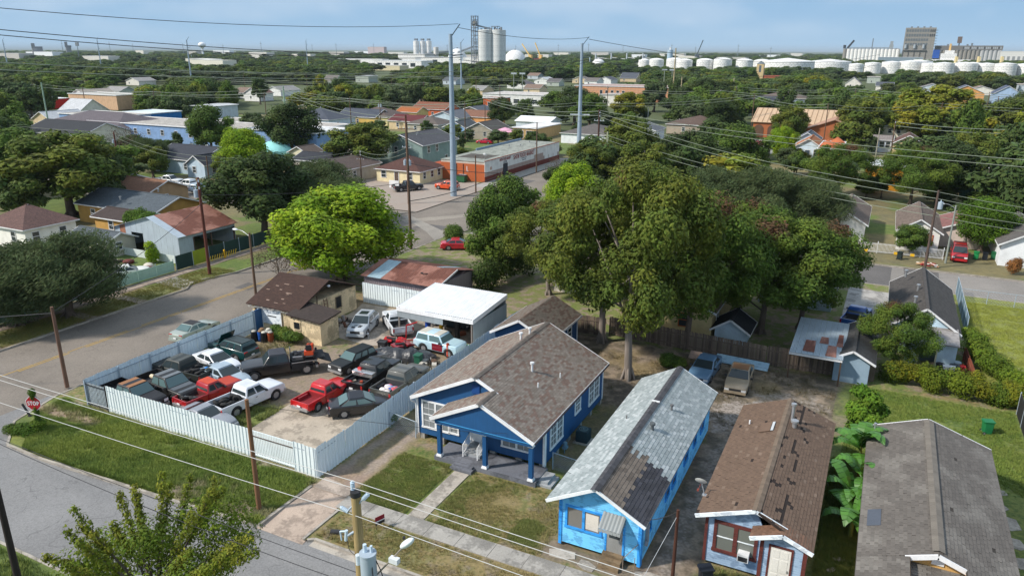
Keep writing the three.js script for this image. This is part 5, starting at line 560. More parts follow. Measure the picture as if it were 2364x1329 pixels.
{ const o = thing('flatbed_trailer', 'small grey trailer deck beside the black suv', 'trailer', [-7.9, 0, -16.6], 0.9); part(o, 'deck', b2(-1.3, 1.3, 0.45, 0.55, -0.75, 0.75), hex('#5a5c5e', 0.6)); part(o, 'rail', [b2(-1.3, 1.3, 0.55, 0.8, 0.7, 0.76)], STEEL); part(o, 'rail', [b2(-1.3, 1.3, 0.55, 0.8, -0.76, -0.7)], STEEL); part(o, 'tongue', bar([1.3, 0.45, 0], [2.3, 0.4, 0], 0.08, 0.08), STEEL); for (const s of [-0.85, 0.85]) addWheel(o, -0.2, 0.3, s, 0.3, 0.18); }

// ---------- carport and lift ----------
{
  const o = thing('carport', 'open carport with white ribbed metal roof and grey side wall', 'carport', [-4.9, 0, -25]); const WR = hex('#e9edf0', 0.45, 'metal'), GW = hex('#8f979b', 0.5, 'metal');
  const x0 = -9.3, x1 = -1.3, zf = -22, zb = -28.6, yf = 3.05, yb = 3.5; for (let i = 0; i < 9; i++) { const a = lerp(x0, x1, i / 9), b = lerp(x0, x1, (i + 1) / 9) - 0.01, q = []; for (let k = 0; k < 4; k++) { const u = lerp(a, b, k / 4), v = lerp(a, b, (k + 1) / 4), m = lerp(u, v, 0.2), n = lerp(u, v, 0.4); q.push([[u, yf, zf], [m, yf + 0.04, zf], [m, yb + 0.04, zb], [u, yb, zb]], [[m, yf + 0.04, zf], [n, yf, zf], [n, yb, zb], [m, yb + 0.04, zb]], [[n, yf, zf], [v, yf, zf], [v, yb, zb], [n, yb, zb]]); } part(o, 'roof_sheet', tri(q), WR); }
  for (const [y, t] of [[yf - 0.2, 0.18], [yf - 0.4, 0.18]]) part(o, 'fascia', b2(x0 - 0.03, x1 + 0.03, y, y + t, zf + 0.01, zf + 0.06), WR); part(o, 'front_sheet', b2(x0, -4.4, 2.05, 2.63, zf - 0.02, zf), GW); part(o, 'side_fascia', [slab4([[x1 + 0.02, yf - 0.42, zf], [x1 + 0.02, yb - 0.42, zb], [x1 + 0.02, yb, zb], [x1 + 0.02, yf, zf]], 0.04)], WR);
  for (let i = 0; i < 7; i++) part(o, 'wall_sheet', ribSheet(0.93, 2.6, 4).clone().rotateY(PI / 2).translate(x1 - 0.05, 0, zf - 0.1 - i * 0.93), GW); for (let i = 0; i < 8; i++) part(o, 'back_sheet', ribSheet(0.99, 2.9, 4).clone().translate(x0 + i * 0.99, 0, zb + 0.12), GW);
  for (const [x, z] of [[x0 + 0.1, zf - 0.15], [-5.6, zf - 0.15], [x1 - 0.2, zf - 0.15], [x0 + 0.1, zb + 0.3]]) part(o, 'post', b2(x - 0.07, x + 0.07, 0, yf, z - 0.07, z + 0.07), hex('#77706a', 0.7)); for (const z of [-24, -26.2]) part(o, 'purlin', b2(x0, x1, 2.95, 3.07, z - 0.05, z + 0.05), GALV); part(o, 'curtain', b2(-4.3, -2.2, 1.5, 2.9, -27.6, -27.55), hex('#7fa0ae', 0.8)); at0(o);
}
{ const o = thing('car_lift', 'two post car lift with blue column and yellow arms under the carport', 'car lift', [-5.4, 0, -24.2]); const Y = paint('#e0b010', 0.5); part(o, 'column', b2(-2.2, -1.85, 0, 2.5, -0.2, 0.2), paint('#1a4fb0', 0.5)); part(o, 'column', b2(1.0, 1.35, 0, 2.5, -0.2, 0.2), PLASTIC); part(o, 'carriage', b2(-0.7, -0.45, 0.2, 1.3, -0.15, 0.15), Y); for (const [a, b] of [[[-0.6, 0.35, 0], [-1.6, 0.3, 0.9]], [[-0.6, 0.35, 0], [0.6, 0.3, 0.9]], [[-0.6, 0.35, 0], [-1.7, 0.3, -0.7]]]) part(o, 'arm', bar(a, b, 0.14, 0.1), Y); }
car('sedan', 'dark car under the back of the carport', [-6.6, 0, -26.9], 0, '#2a3a40', { rough: 0.5 });
{ const o = thing('plastic_crate', 'bright green crate at the carport edge', 'crate', [-2.2, 0, -22.6]); part(o, 'base', b2(-0.3, 0.3, 0, 0.06, -0.2, 0.2), hex('#19a052')); for (const [a, b, c, d] of [[-0.3, 0.3, 0.18, 0.2], [-0.3, 0.3, -0.2, -0.18], [-0.3, -0.28, -0.18, 0.18], [0.28, 0.3, -0.18, 0.18]]) part(o, 'side', b2(a, b, 0.06, 0.32, c, d), hex('#19a052')); }
// rusty shed behind the yard fence
{
  const o = thing('shed', 'long shed with rusty corrugated roof behind the yard fence', 'shed', [-14, 0, -32]); const RU = mat(1, 1, 1, 0.9, 'rust'), GV = hex('#9ab0b8', 0.5, 'metal'), x0 = -19, x1 = -9.4; part(o, 'wall', b2(x0 + 0.2, x1 - 0.2, 0, 2.7, -36.6, -29.6), hex('#8f8488', 0.7, 'metal'));
  for (let i = 0; i < 11; i++) { const a = lerp(x0, x1, i / 11), b = lerp(x0, x1, (i + 1) / 11) - 0.015, q = [], q2 = []; for (let k = 0; k < 4; k++) { const u = lerp(a, b, k / 4), v = lerp(a, b, (k + 1) / 4), m = (u + v) / 2; for (const [s, e] of [[u, m], [m, v]]) { const h = (t) => t === m ? 0.05 : 0; q.push([[s, 2.75 + h(s), -29.1], [e, 2.75 + h(e), -29.1], [e, 3.6 + h(e), -33.1], [s, 3.6 + h(s), -33.1]]); q2.push([[e, 2.6 + h(e), -37], [s, 2.6 + h(s), -37], [s, 3.6 + h(s), -33.1], [e, 3.6 + h(e), -33.1]]); } } part(o, 'roof_sheet', tri(q), i === 1 || i === 2 ? GV : RU); part(o, 'roof_sheet', tri(q2), i === 8 ? GV : RU); } part(o, 'gable_trim', bar([x1 + 0.03, 2.75, -29.1], [x1 + 0.03, 3.6, -33.1], 0.06, 0.16), WHITE); part(o, 'roof_ring', new THREE.TorusGeometry(0.35, 0.05, 6, 18).rotateX(PI / 2 - 0.2).translate(-12.4, 3.3, -31.4), RUBBER);
  part(o, 'wall_sheet', ribSheet(9, 2.6, 38).translate(-18.8, 0, -29.55), hex('#93888b', 0.7, 'metal')); at0(o);
}

// ---------- middle distance: buildings ----------
const FONT = await new FontLoader().loadAsync('fonts/droid/droid_sans_bold.typeface.json');
const text = (s, size, depth = 0.02) => { const g = new TextGeometry(s, { font: FONT, size, depth, curveSegments: 3 }); g.computeBoundingBox(); const b = g.boundingBox; return g.translate(-(b.min.x + b.max.x) / 2, -(b.min.y + b.max.y) / 2, 0); };
const rf = (h) => hex(h, 0.95, 'roof'), wl = (h) => hex(h, 0.85), GW = { trim: WHITE }, SM = [0.7, 1.1];
const W = (sd, s, y = 1, w = 0.9, h = 1.2, q) => [sd, s, y, w, h, q];
for (const h of [
  // west of the side road
  { label: 'white house with brown hip roof and red awning beyond the mint fence', x: -74.2, z: -28.6, w: 8.6, d: 7, eave: 3.2, ridge: 5.3, hip: true, wall: wl('#e6e4da'), roof: rf('#5e4640'), wins: [W('r', 0.9, 1.2), W('r', 4.6, 1.2), W('f', 5.6, 1.2)], chim: [[0, 0, 0.4]] },
  { name: 'shed', label: 'low grey shingled shed beside the tin workshop', category: 'shed', x: -61.2, z: -29.6, w: 7.4, d: 4.2, eave: 2.2, ridge: 3.1, axis: 'x', wall: wl('#b9b4a4'), roof: rf('#50575c'), wins: [W('r', 1.4, 0.9, 0.8, 0.9)] },
  { label: 'long tan house with slate grey roof behind the tin workshop', x: -72.5, z: -44.5, w: 17, d: 9, eave: 3, ridge: 4.6, axis: 'x', wall: wl('#b98f4a'), roof: rf('#4b5359'), wins: [W('f', 3), W('f', 9), W('r', 3)], chim: [[0.5, -3, 0.4], [1, 4, 0.4]] },
  { label: 'dark brown low wing with tan eaves behind the grey shed', x: -66.6, z: -38.4, w: 9.5, d: 5, eave: 2.7, ridge: 3.5, axis: 'x', wall: wl('#b98f4a'), roof: rf('#3e3330'), wins: [W('f', 3)] },
  { label: 'orange brown roofed house beneath the big west tree', x: -84, z: -54, w: 12, d: 8, eave: 3, ridge: 4.5, axis: 'x', wall: wl('#a88a68'), roof: rf('#7d5a45'), wins: [W('r', 3)] },
  { label: 'charcoal roofed house behind the orange brown roof', x: -96, z: -57, w: 11, d: 7, eave: 3, ridge: 4.3, axis: 'x', wall: wl('#98928a'), roof: rf('#3f4146'), wins: [W('f', 3)] },
  { name: 'apartment_house', label: 'cream two storey house with black gable roof', x: -155, z: -91, w: 23, d: 13, eave: 5.6, ridge: 8.0, axis: 'x', wall: wl('#d8d2bd'), roof: rf('#2f3135'), wins: [W('f', 5, 3.6), W('f', 12, 3.6), W('f', 17.5, 3.2, 2.6, 2.2), W('r', 4, 3.6)] },
  { label: 'white house with wide grey hip roof behind the cream house', x: -172, z: -112, w: 34, d: 20, eave: 5, ridge: 8.2, axis: 'x', hip: true, wall: wl('#e4e6e2'), roof: rf('#5d565a'), wins: [W('r', 8, 2.6, 1.4, 0.8), W('f', 8, 2.6)] },
  { label: 'slate blue house with dark roof beside the parked pickups', x: -106, z: -85, w: 14, d: 11, eave: 3.2, ridge: 5.4, axis: 'x', wall: wl('#a9bccb'), roof: rf('#33363e'), wins: [W('f', 3), W('f', 9), W('r', 2), W('r', 7)] },
  { label: 'small blue grey gabled wing with porch window', x: -97.6, z: -80, w: 5, d: 6, eave: 3, ridge: 4.6, wall: wl('#b4c6d4'), roof: rf('#33363e'), wins: [W('f', 1.6, 1.1), W('r', 2)] },
  { name: 'shed', label: 'small cream shed with brown gable roof near the blue apartments', category: 'shed', x: -91.3, z: -103, w: 5.5, d: 5, eave: 3, ridge: 4.3, wall: wl('#d6cfb2'), roof: rf('#5c5049') },
  { label: 'low dark roofed house behind the big dark tree', x: -80.5, z: -96.5, w: 11, d: 7, eave: 2.8, ridge: 4, axis: 'x', wall: wl('#b9b2a6'), roof: rf('#2f3138'), wins: [W('f', 3)] },
  { label: 'pale gabled house with dark doorway behind the brown roof', x: -79, z: -107, w: 7, d: 8, eave: 3, ridge: 5, wall: wl('#d4d0c6'), roof: rf('#5e5450'), wins: [W('f', 1.6, 1), W('f', 4.6, 1)], doors: [['f', 3, 0.1, 1, 2.1, hex('#3a2a28')]] },
  { label: 'wide brown roofed house with flat carport', x: -71, z: -91, w: 10, d: 12, eave: 2.9, ridge: 4.4, wall: wl('#a99f90'), roof: rf('#554843'), wins: [W('f', 3), W('r', 3)] },
  { label: 'cream house with brown hip roof and barred windows beside the market', x: -57.6, z: -96, w: 10.4, d: 9, eave: 2.75, ridge: 4.9, hip: true, wall: wl('#d9cba4'), roof: rf('#4f342d'), wins: [W('f', 1.2, 0.9, 1.1, 1.3), W('f', 7.4, 0.9, 1.2, 1.3), W('r', 1.2), W('r', 4), W('r', 6.6)], doors: [['f', 4.4, 0.1, 0.95, 2, hex('#5a4a40')]] },
  { name: 'apartment_house', label: 'grey green two storey house behind the market', x: -68.5, z: -116, w: 11.5, d: 15, eave: 5.4, ridge: 7.4, axis: 'z', wall: wl('#7f9490'), roof: rf('#4a4a4e'), wins: [W('f', 1.5, 3.2, 0.9, 1.4), W('f', 4, 3.2, 0.9, 1.4), W('f', 9.5, 0.6, 0.9, 1.4), W('r', 2, 3.4, 1, 1.5), W('r', 5.5, 3.4, 1, 1.5), W('r', 12.5, 3.4, 1, 1.5), W('r', 12.5, 0.6, 1, 1.5), W('r', 9.5, 0.1, 1, 2)], chim: [[1, 2, 0.4], [2, 4, 0.4]] },
  // north of the market
  { label: 'cream house with broad brown hip roof and small front gable', x: -134, z: -190, w: 16, d: 13, eave: 3.3, ridge: 6.2, hip: true, wall: wl('#d3c694'), roof: rf('#5c504a'), wins: [W('r', 3), W('r', 8), W('f', 4)] },
  { label: 'orange red house with brown roof', x: -133, z: -226, w: 15, d: 11, eave: 3.4, ridge: 5.6, axis: 'x', wall: wl('#b85a30'), roof: rf('#7c4c38'), wins: [W('f', 4), W('f', 9)] },
  { label: 'yellow house with rust orange roof', x: -134, z: -211, w: 9, d: 8, eave: 3.2, ridge: 4.8, axis: 'x', wall: wl('#d3b878'), roof: rf('#9a5a30'), wins: [W('f', 3)] },
  { label: 'cream cottage with dark red roof', x: -115, z: -182, w: 12, d: 9, eave: 3, ridge: 4.6, axis: 'x', wall: wl('#c9b58e'), roof: rf('#5f2a2c'), wins: [W('f', 3), W('r', 3)] },
  { label: 'pale blue gabled house with grey roof', x: -109, z: -199, w: 12, d: 13, eave: 3.2, ridge: 5.2, wall: wl('#b8c9d2'), roof: rf('#5b5f66'), wins: [W('f', 3), W('f', 8), W('r', 4)] },
  { label: 'taupe roofed house behind a small tree', x: -104, z: -177, w: 12, d: 11, eave: 3, ridge: 4.9, hip: true, wall: wl('#b0a898'), roof: rf('#5d544e'), wins: [W('f', 3), W('f', 8)] },
  { label: 'peach house with orange brown roof', x: -101, z: -206, w: 13, d: 10, eave: 3.2, ridge: 5, axis: 'x', wall: wl('#d89a5e'), roof: rf('#7a5644'), wins: [W('f', 4), W('r', 4)] },
  { label: 'dark slate roofed house left of the black pole', x: -112, z: -222, w: 13, d: 11, eave: 3.2, ridge: 5.2, wall: wl('#8d8478'), roof: rf('#4d525a'), wins: [W('f', 4)] },
  { label: 'bright blue porch house beyond the steel pole', x: -89, z: -171, w: 8, d: 9, eave: 3, ridge: 4.8, wall: wl('#7fa8d6'), roof: rf('#43484c'), wins: [W('f', 1.2), W('f', 5.4), W('r', 3)], doors: [['f', 3.4, 0.2, 1, 2]] },
  { label: 'brown shingled gable house beside the blue porch house', x: -80, z: -171, w: 9, d: 11, eave: 2.9, ridge: 5, wall: wl('#9a9384'), roof: rf('#4c4844'), wins: [W('f', 2), W('f', 6), W('r', 4)] },
  { label: 'white metal roofed building beyond the market', x: -75, z: -197, w: 12, d: 9, eave: 3.4, ridge: 4.6, axis: 'x', wall: wl('#c9d4da'), roof: hex('#e4e6e8', 0.5, 'metal'), wins: [W('f', 3), W('f', 8)] },
  { label: 'white house with taupe hip roof beyond the second steel pole', x: -47.5, z: -176, w: 15, d: 14, eave: 3, ridge: 5.2, hip: true, wall: wl('#dfe2e4'), roof: rf('#5a5552'), wins: [W('f', 10), W('r', 3), W('r', 9)] },
  { label: 'dark grey roofed house beyond the white house', x: -39, z: -190, w: 14, d: 10, eave: 3.2, ridge: 5.2, wall: wl('#cfd6da'), roof: rf('#565a60'), wins: [W('r', 3)] },
  { label: 'brown hip roofed house in the middle trees', x: -26, z: -215, w: 18, d: 13, eave: 3.2, ridge: 5.6, hip: true, wall: wl('#a89a88'), roof: rf('#5a4a42'), wins: [W('f', 5)] },
  { label: 'pale blue house with dark hip roof and porch in the west trees', x: -145, z: -172, w: 18, d: 14, eave: 3.4, ridge: 6.4, hip: true, wall: wl('#b9cad8'), roof: rf('#454a54'), wins: [W('f', 4), W('f', 9), W('r', 4)], chim: [[0, 0, 0.8]] },
  { label: 'yellow trimmed house with dark roof in the west trees', x: -138, z: -187, w: 16, d: 10, eave: 3.2, ridge: 5.4, axis: 'x', wall: wl('#c9a85a'), roof: rf('#454a54'), wins: [W('f', 3), W('f', 8)] },
  { label: 'orange roofed shed in the west trees', name: 'shed', category: 'shed', x: -178, z: -205, w: 14, d: 9, eave: 3, ridge: 4.6, wall: wl('#b8a68e'), roof: rf('#5d4a44') },
  { label: 'white gabled house in the far west trees', x: -262, z: -262, w: 10, d: 10, eave: 4, ridge: 6.6, wall: wl('#e4e4e2'), roof: rf('#6a5048'), wins: [W('f', 4, 1.4)] },
  // right, across the second street
  { label: 'white cottage with red trim and brown roof nearest the dark trees', x: 25.2, z: -87.5, w: 5.2, d: 14, eave: 2.9, ridge: 4.4, wall: wl('#e2e0da'), roof: rf('#6a5c52'), wins: [W('f', 1.5, 0.8, 1.6, 1.5, { trim: hex('#a83a26'), bars: true })] },
  { label: 'white cottage with red trim, brown roof and a boarded window', x: 34.4, z: -86, w: 4.9, d: 13, eave: 2.9, ridge: 4.4, wall: wl('#e2e0da'), roof: rf('#6a5c52'), tabs: 0.5, wins: [W('f', 0.4, 0.8, 1.5, 1.5, { trim: hex('#a83a26'), bars: true }), W('f', 2.9, 1, 1.2, 1.3, { trim: hex('#a83a26'), glass: hex('#a98a62') })] },
  { label: 'white cottage with grey gable and barred door beside the round tree', x: 46.4, z: -83, w: 6, d: 13, eave: 2.9, ridge: 4.6, wall: wl('#e4e6e8'), roof: rf('#575350'), wins: [W('f', 3.6, 0.9, 1.2, 1.4, { bars: true }), W('f', 2.6, 3.2, 0.6, 0.6)] },
  { label: 'low house with reddish roof behind the round tree', x: 39.5, z: -88, w: 5, d: 8, eave: 2.6, ridge: 3.6, wall: wl('#c9b8ae'), roof: rf('#7d5550') },
  { label: 'white cottage with pale blue siding and dark pitched roof by the lawn', x: 34, z: -46.3, w: 4.8, d: 13.5, eave: 2.75, ridge: 4.4, over: 0.45, wall: wl('#b9d2e2'), roof: rf('#474340'), tabs: 0.32, wins: [W('f', 1.9, 3.2, 1.0, 0.7, { sash: false, glass: hex('#dfe6ea') })], chim: [[-0.6, 0.4, 0.6], [-1.6, -4.5, 0.6], [-0.9, 4.5, 0.6]] },
  { label: 'grey roofed house with white porch frame beside the concrete drive', x: 22.5, z: -53.5, w: 7.2, d: 11, eave: 2.8, ridge: 4.3, wall: wl('#a8b8c0'), roof: rf('#54504c'), wins: [W('r', 2), W('r', 6)] },
  { name: 'shed', label: 'dark grey shed with wooden base behind the board fence', category: 'shed', x: 28.8, z: -33.8, w: 2.6, d: 7, eave: 2.2, ridge: 2.9, wall: wl('#8aa0b0'), roof: rf('#3c3c3c'), tabs: 0.32 },
  { name: 'shed', label: 'tiny dark gabled shed behind the board fence', category: 'shed', x: 18.5, z: -36, w: 2.8, d: 3, eave: 1.5, ridge: 2.4, wall: wl('#b9ccd8'), roof: rf('#26282c'), tabs: 0.3 },
  { label: 'tan house half hidden behind the tall trees', x: 12.5, z: -40, w: 8.5, d: 11, eave: 2.9, ridge: 4.4, wall: wl('#c9b583'), roof: rf('#7d6a5a'), wins: [W('f', 5.5, 1, 1, 1.2, { trim: hex('#b8622a') }), W('r', 2)] },
  { label: 'light house with brown roof behind the tall trees', x: 2, z: -47, w: 8, d: 11, eave: 2.9, ridge: 4.4, wall: wl('#cfc9bc'), roof: rf('#6b5a4e'), wins: [W('f', 2), W('f', 5)] },
  { label: 'blue house with white windows at the right edge beyond the green fence', x: 51.5, z: -134.5, w: 9, d: 8, eave: 4, ridge: 5.6, axis: 'x', wall: wl('#1c5a92'), roof: rf('#54504e'), wins: [W('f', 0.7, 1.2, 1.2, 1.5), W('f', 3, 1.2, 1.2, 1.5), W('f', 6, 1.2, 1.2, 1.5)] },
  { label: 'light blue cottage with rust orange roof near the brick hall', x: 11.8, z: -172, w: 6.5, d: 10, eave: 3, ridge: 5, wall: wl('#c3d6e4'), roof: rf('#9c6038'), wins: [W('f', 4.6, 1, 1, 1.4), W('f', 0.8, 1, 0.9, 1.6)], doors: [['f', 2.6, 0.1, 1.1, 2.1, hex('#4a5a6a')]] },
  { label: 'small grey cottage with slate roof beside the red flat roof', x: 3.2, z: -177.5, w: 5.2, d: 9, eave: 3.2, ridge: 5, wall: wl('#b9bcc0'), roof: rf('#515a64'), wins: [W('f', 1.6, 1, 1.6, 1.6)] },
  { label: 'grey cottage with slate roof behind the rust orange roof', x: 10, z: -186, w: 5.6, d: 8, eave: 3.2, ridge: 5, wall: wl('#c9ccd0'), roof: rf('#515a64'), wins: [W('f', 2)] },
  { label: 'white house with a row of windows among the right trees', x: 27, z: -193, w: 6.4, d: 6, eave: 3.4, ridge: 4.2, axis: 'x', wall: wl('#c6d4e0'), roof: rf('#7d7470'), wins: [W('f', 0.5, 1.2, 1.1, 1.6), W('f', 2, 1.2, 1.1, 1.6), W('f', 3.5, 1.2, 1.1, 1.6), W('f', 5, 1.2, 1, 1.6)] },
  { label: 'brown gabled house with cream front among the right trees', x: 34, z: -190, w: 7, d: 9, eave: 3.2, ridge: 5.2, wall: wl('#cbb489'), roof: rf('#5a4038'), wins: [W('f', 3, 1)] },
  { label: 'slate roofed house under the yellow trees', x: 42, z: -178, w: 8, d: 8, eave: 3, ridge: 4.6, axis: 'x', wall: wl('#7d8a9a'), roof: rf('#414a58'), wins: [W('f', 3)] },
  { label: 'pale two storey house under the yellow tree', x: 30.5, z: -214, w: 6, d: 6, eave: 5.4, ridge: 6.6, axis: 'x', wall: wl('#d6cdb8'), roof: rf('#8a8f94'), wins: [W('f', 1.4, 3.2), W('f', 3.6, 3.2), W('f', 2, 0.8)] },
  { label: 'bluish house with brown hip roof in the far right trees', x: -19, z: -362, w: 22, d: 16, eave: 4, ridge: 7, hip: true, wall: wl('#8d9aa6'), roof: rf('#62544e'), wins: [W('f', 5, 1.4, 1.6, 1.8), W('f', 14, 1.4, 1.6, 1.8)] },
  { label: 'dark roofed house before the far brown hip roof', x: -22, z: -330, w: 20, d: 13, eave: 3.4, ridge: 6, axis: 'x', wall: wl('#6e6a68'), roof: rf('#363a44'), wins: [W('f', 5)] },
  { label: 'peach house with three white gables in the far right', x: 62, z: -430, w: 16, d: 14, eave: 5.5, ridge: 9, wall: wl('#d29a5e'), roof: rf('#4a5160'), wins: [W('f', 4, 2), W('f', 10, 2)] },
  { label: 'blue gabled house beside the far peach house', x: 80, z: -430, w: 12, d: 14, eave: 5.5, ridge: 9.2, wall: wl('#9db4d0'), roof: rf('#454e62'), wins: [W('f', 5, 2)] },
  { label: 'grey gabled house beside the far blue gables', x: 94, z: -434, w: 12, d: 14, eave: 5.5, ridge: 9.2, wall: wl('#c6b49a'), roof: rf('#4a5160'), wins: [W('f', 5, 2)] },
]) house(h);
// flat roofed blocks: name, label, category, x0,x1,z0,z1,h, wall, roof, windows per side
function block(name, label, category, x0, x1, z0, z1, h, wm, rm, wins = [], doors = [], par = 0.25) { const o = thing(name, label, category, [(x0 + x1) / 2, 0, (z0 + z1) / 2]), a = (x1 - x0) / 2, b = (z1 - z0) / 2; part(o, 'wall', b2(-a, a, 0, h, -b, b), wm); part(o, 'roof', b2(-a - 0.25, a + 0.25, h, h + 0.12, -b - 0.25, b + 0.25), rm); if (par) for (const g of [b2(-a - 0.3, a + 0.3, h + 0.02, h + par, b + 0.1, b + 0.3), b2(-a - 0.3, a + 0.3, h + 0.02, h + par, -b - 0.3, -b - 0.1), b2(-a - 0.3, -a - 0.1, h + 0.02, h + par, -b - 0.1, b + 0.1), b2(a + 0.1, a + 0.3, h + 0.02, h + par, -b - 0.1, b + 0.1)]) part(o, 'parapet', g, WHITE); const F = { f: frame([-a, b], [a, b]), r: frame([a, b], [a, -b]) }; for (const [s, u, y, w, hh, q] of wins) win(o, F[s], u, y, w, hh, { c: 0.08, ...(q ?? {}) }); for (const [s, u, y, w, hh, m] of doors) door(o, F[s], u, y, w, hh, m ?? WHITE); return o; }
const AB = wl('#7d9cc4'), FR = hex('#a9a49e', 0.9, 'conc'), WP = hex('#dfe3e6', 0.7);
const aw = (n, s, d) => Array.from({ length: n }, (_, i) => ['f', s + i * d, 3.6, 1.1, 1.3]), ap = (n, s, d) => Array.from({ length: n }, (_, i) => ['f', s + i * d, 0.8, 1.1, 1.2, { glass: WP }]);
block('apartment_block', 'long blue two storey apartment block with flat pale roof', 'apartments', -172, -118, -122, -106, 6, AB, FR, [...aw(10, 3, 5.2), ...ap(10, 3, 5.2)]);
block('apartment_block', 'blue apartment wing with white roof beside the green pole', 'apartments', -116, -94, -124, -110, 6, AB, hex('#d2d4d6', 0.8, 'conc'), [...aw(4, 3, 5), ...ap(4, 3, 5)]);
block('apartment_block', 'low pale apartment row behind the blue block', 'apartments', -158, -112, -146, -134, 4.4, wl('#cfd2d0'), FR, aw(8, 3, 5.4).map((q) => ['f', q[1], 1.6, 1.2, 1.2]));
block('apartment_block', 'blue end of the apartments behind the white hip house', 'apartments', -200, -174, -128, -116, 6.2, AB, FR, aw(4, 3, 6));
block('shop', 'blue box building among the west trees', 'building', -196, -182, -146, -134, 5.5, wl('#1f6aa8'), hex('#c9d4d8', 0.6, 'metal'));
block('shop', 'white and red fronted shop at the far left', 'shop', -330, -300, -186, -176, 4, wl('#c02a22'), hex('#d8d8d6'), [['f', 9, 0.8, 12, 2.2, { glass: WP }]]);
block('shop', 'orange walled shop behind the west trees', 'shop', -300, -268, -200, -186, 6, wl('#c9a685'), hex('#b8b4ac'), [['f', 8, 1, 5, 2.4]]);
block('school_building', 'long white roofed school building beyond the market', 'building', -150, -104, -318, -296, 5, wl('#d8d8d4'), hex('#bdb8b4', 0.9, 'conc'), Array.from({ length: 9 }, (_, i) => ['f', 3 + i * 4.6, 1.2, 3, 1.8]));
block('school_building', 'orange brick flat roofed school among the middle trees', 'building', -122, -72, -372, -346, 7.5, wl('#c9926e'), hex('#a8938c', 0.9, 'conc'), Array.from({ length: 5 }, (_, i) => ['f', 14 + i * 3, 2, 1.4, 3.6]));
block('shop', 'red roofed flat building before the small grey cottage', 'shop', -9, 2.6, -170, -158, 3.4, wl('#6d6a64'), wl('#7c1f2e'), [['f', 3, 0.6, 3, 2]]);
block('house', 'deep yellow walled house behind the dark right trees', 'house', 26, 32.5, -136, -127.5, 4.6, wl('#b97f1c'), hex('#cfd3d6', 0.6, 'metal')); block('house', 'yellow stucco house with terracotta corner towers', 'house', 15.4, 20, -166, -150, 4.6, wl('#d79a1c'), wl('#b45a34'));
for (const [x, z, l] of [[16.8, -156, 'near'], [18.4, -163, 'far']]) { const o = thing('corner_turret', l + ' terracotta capped turret of the yellow house', 'turret', [x, 0, z]); part(o, 'wall', b2(-1.1, 1.1, 0, 5, -1.1, 1.1), wl('#d79a1c')); part(o, 'roof', new THREE.ConeGeometry(2, 1.2, 4).rotateY(PI / 4).translate(0, 5.6, 0), wl('#b8663c')); }
block('house', 'peach walled carport building beside the parasol', 'building', -72, -64, -190, -172, 3.2, wl('#b99a68'), hex('#d8d4d0', 0.7), [['f', 1, 0.3, 2.5, 2.2], ['f', 4.5, 0.3, 2.5, 2.2]]); block('school_building', 'brick red tower block behind the orange red house', 'building', -118, -110, -246, -238, 7, wl('#b5572c'), hex('#8a6a5a'), [['f', 2, 3.4, 1.2, 2], ['f', 5, 3.4, 1.2, 2]]);
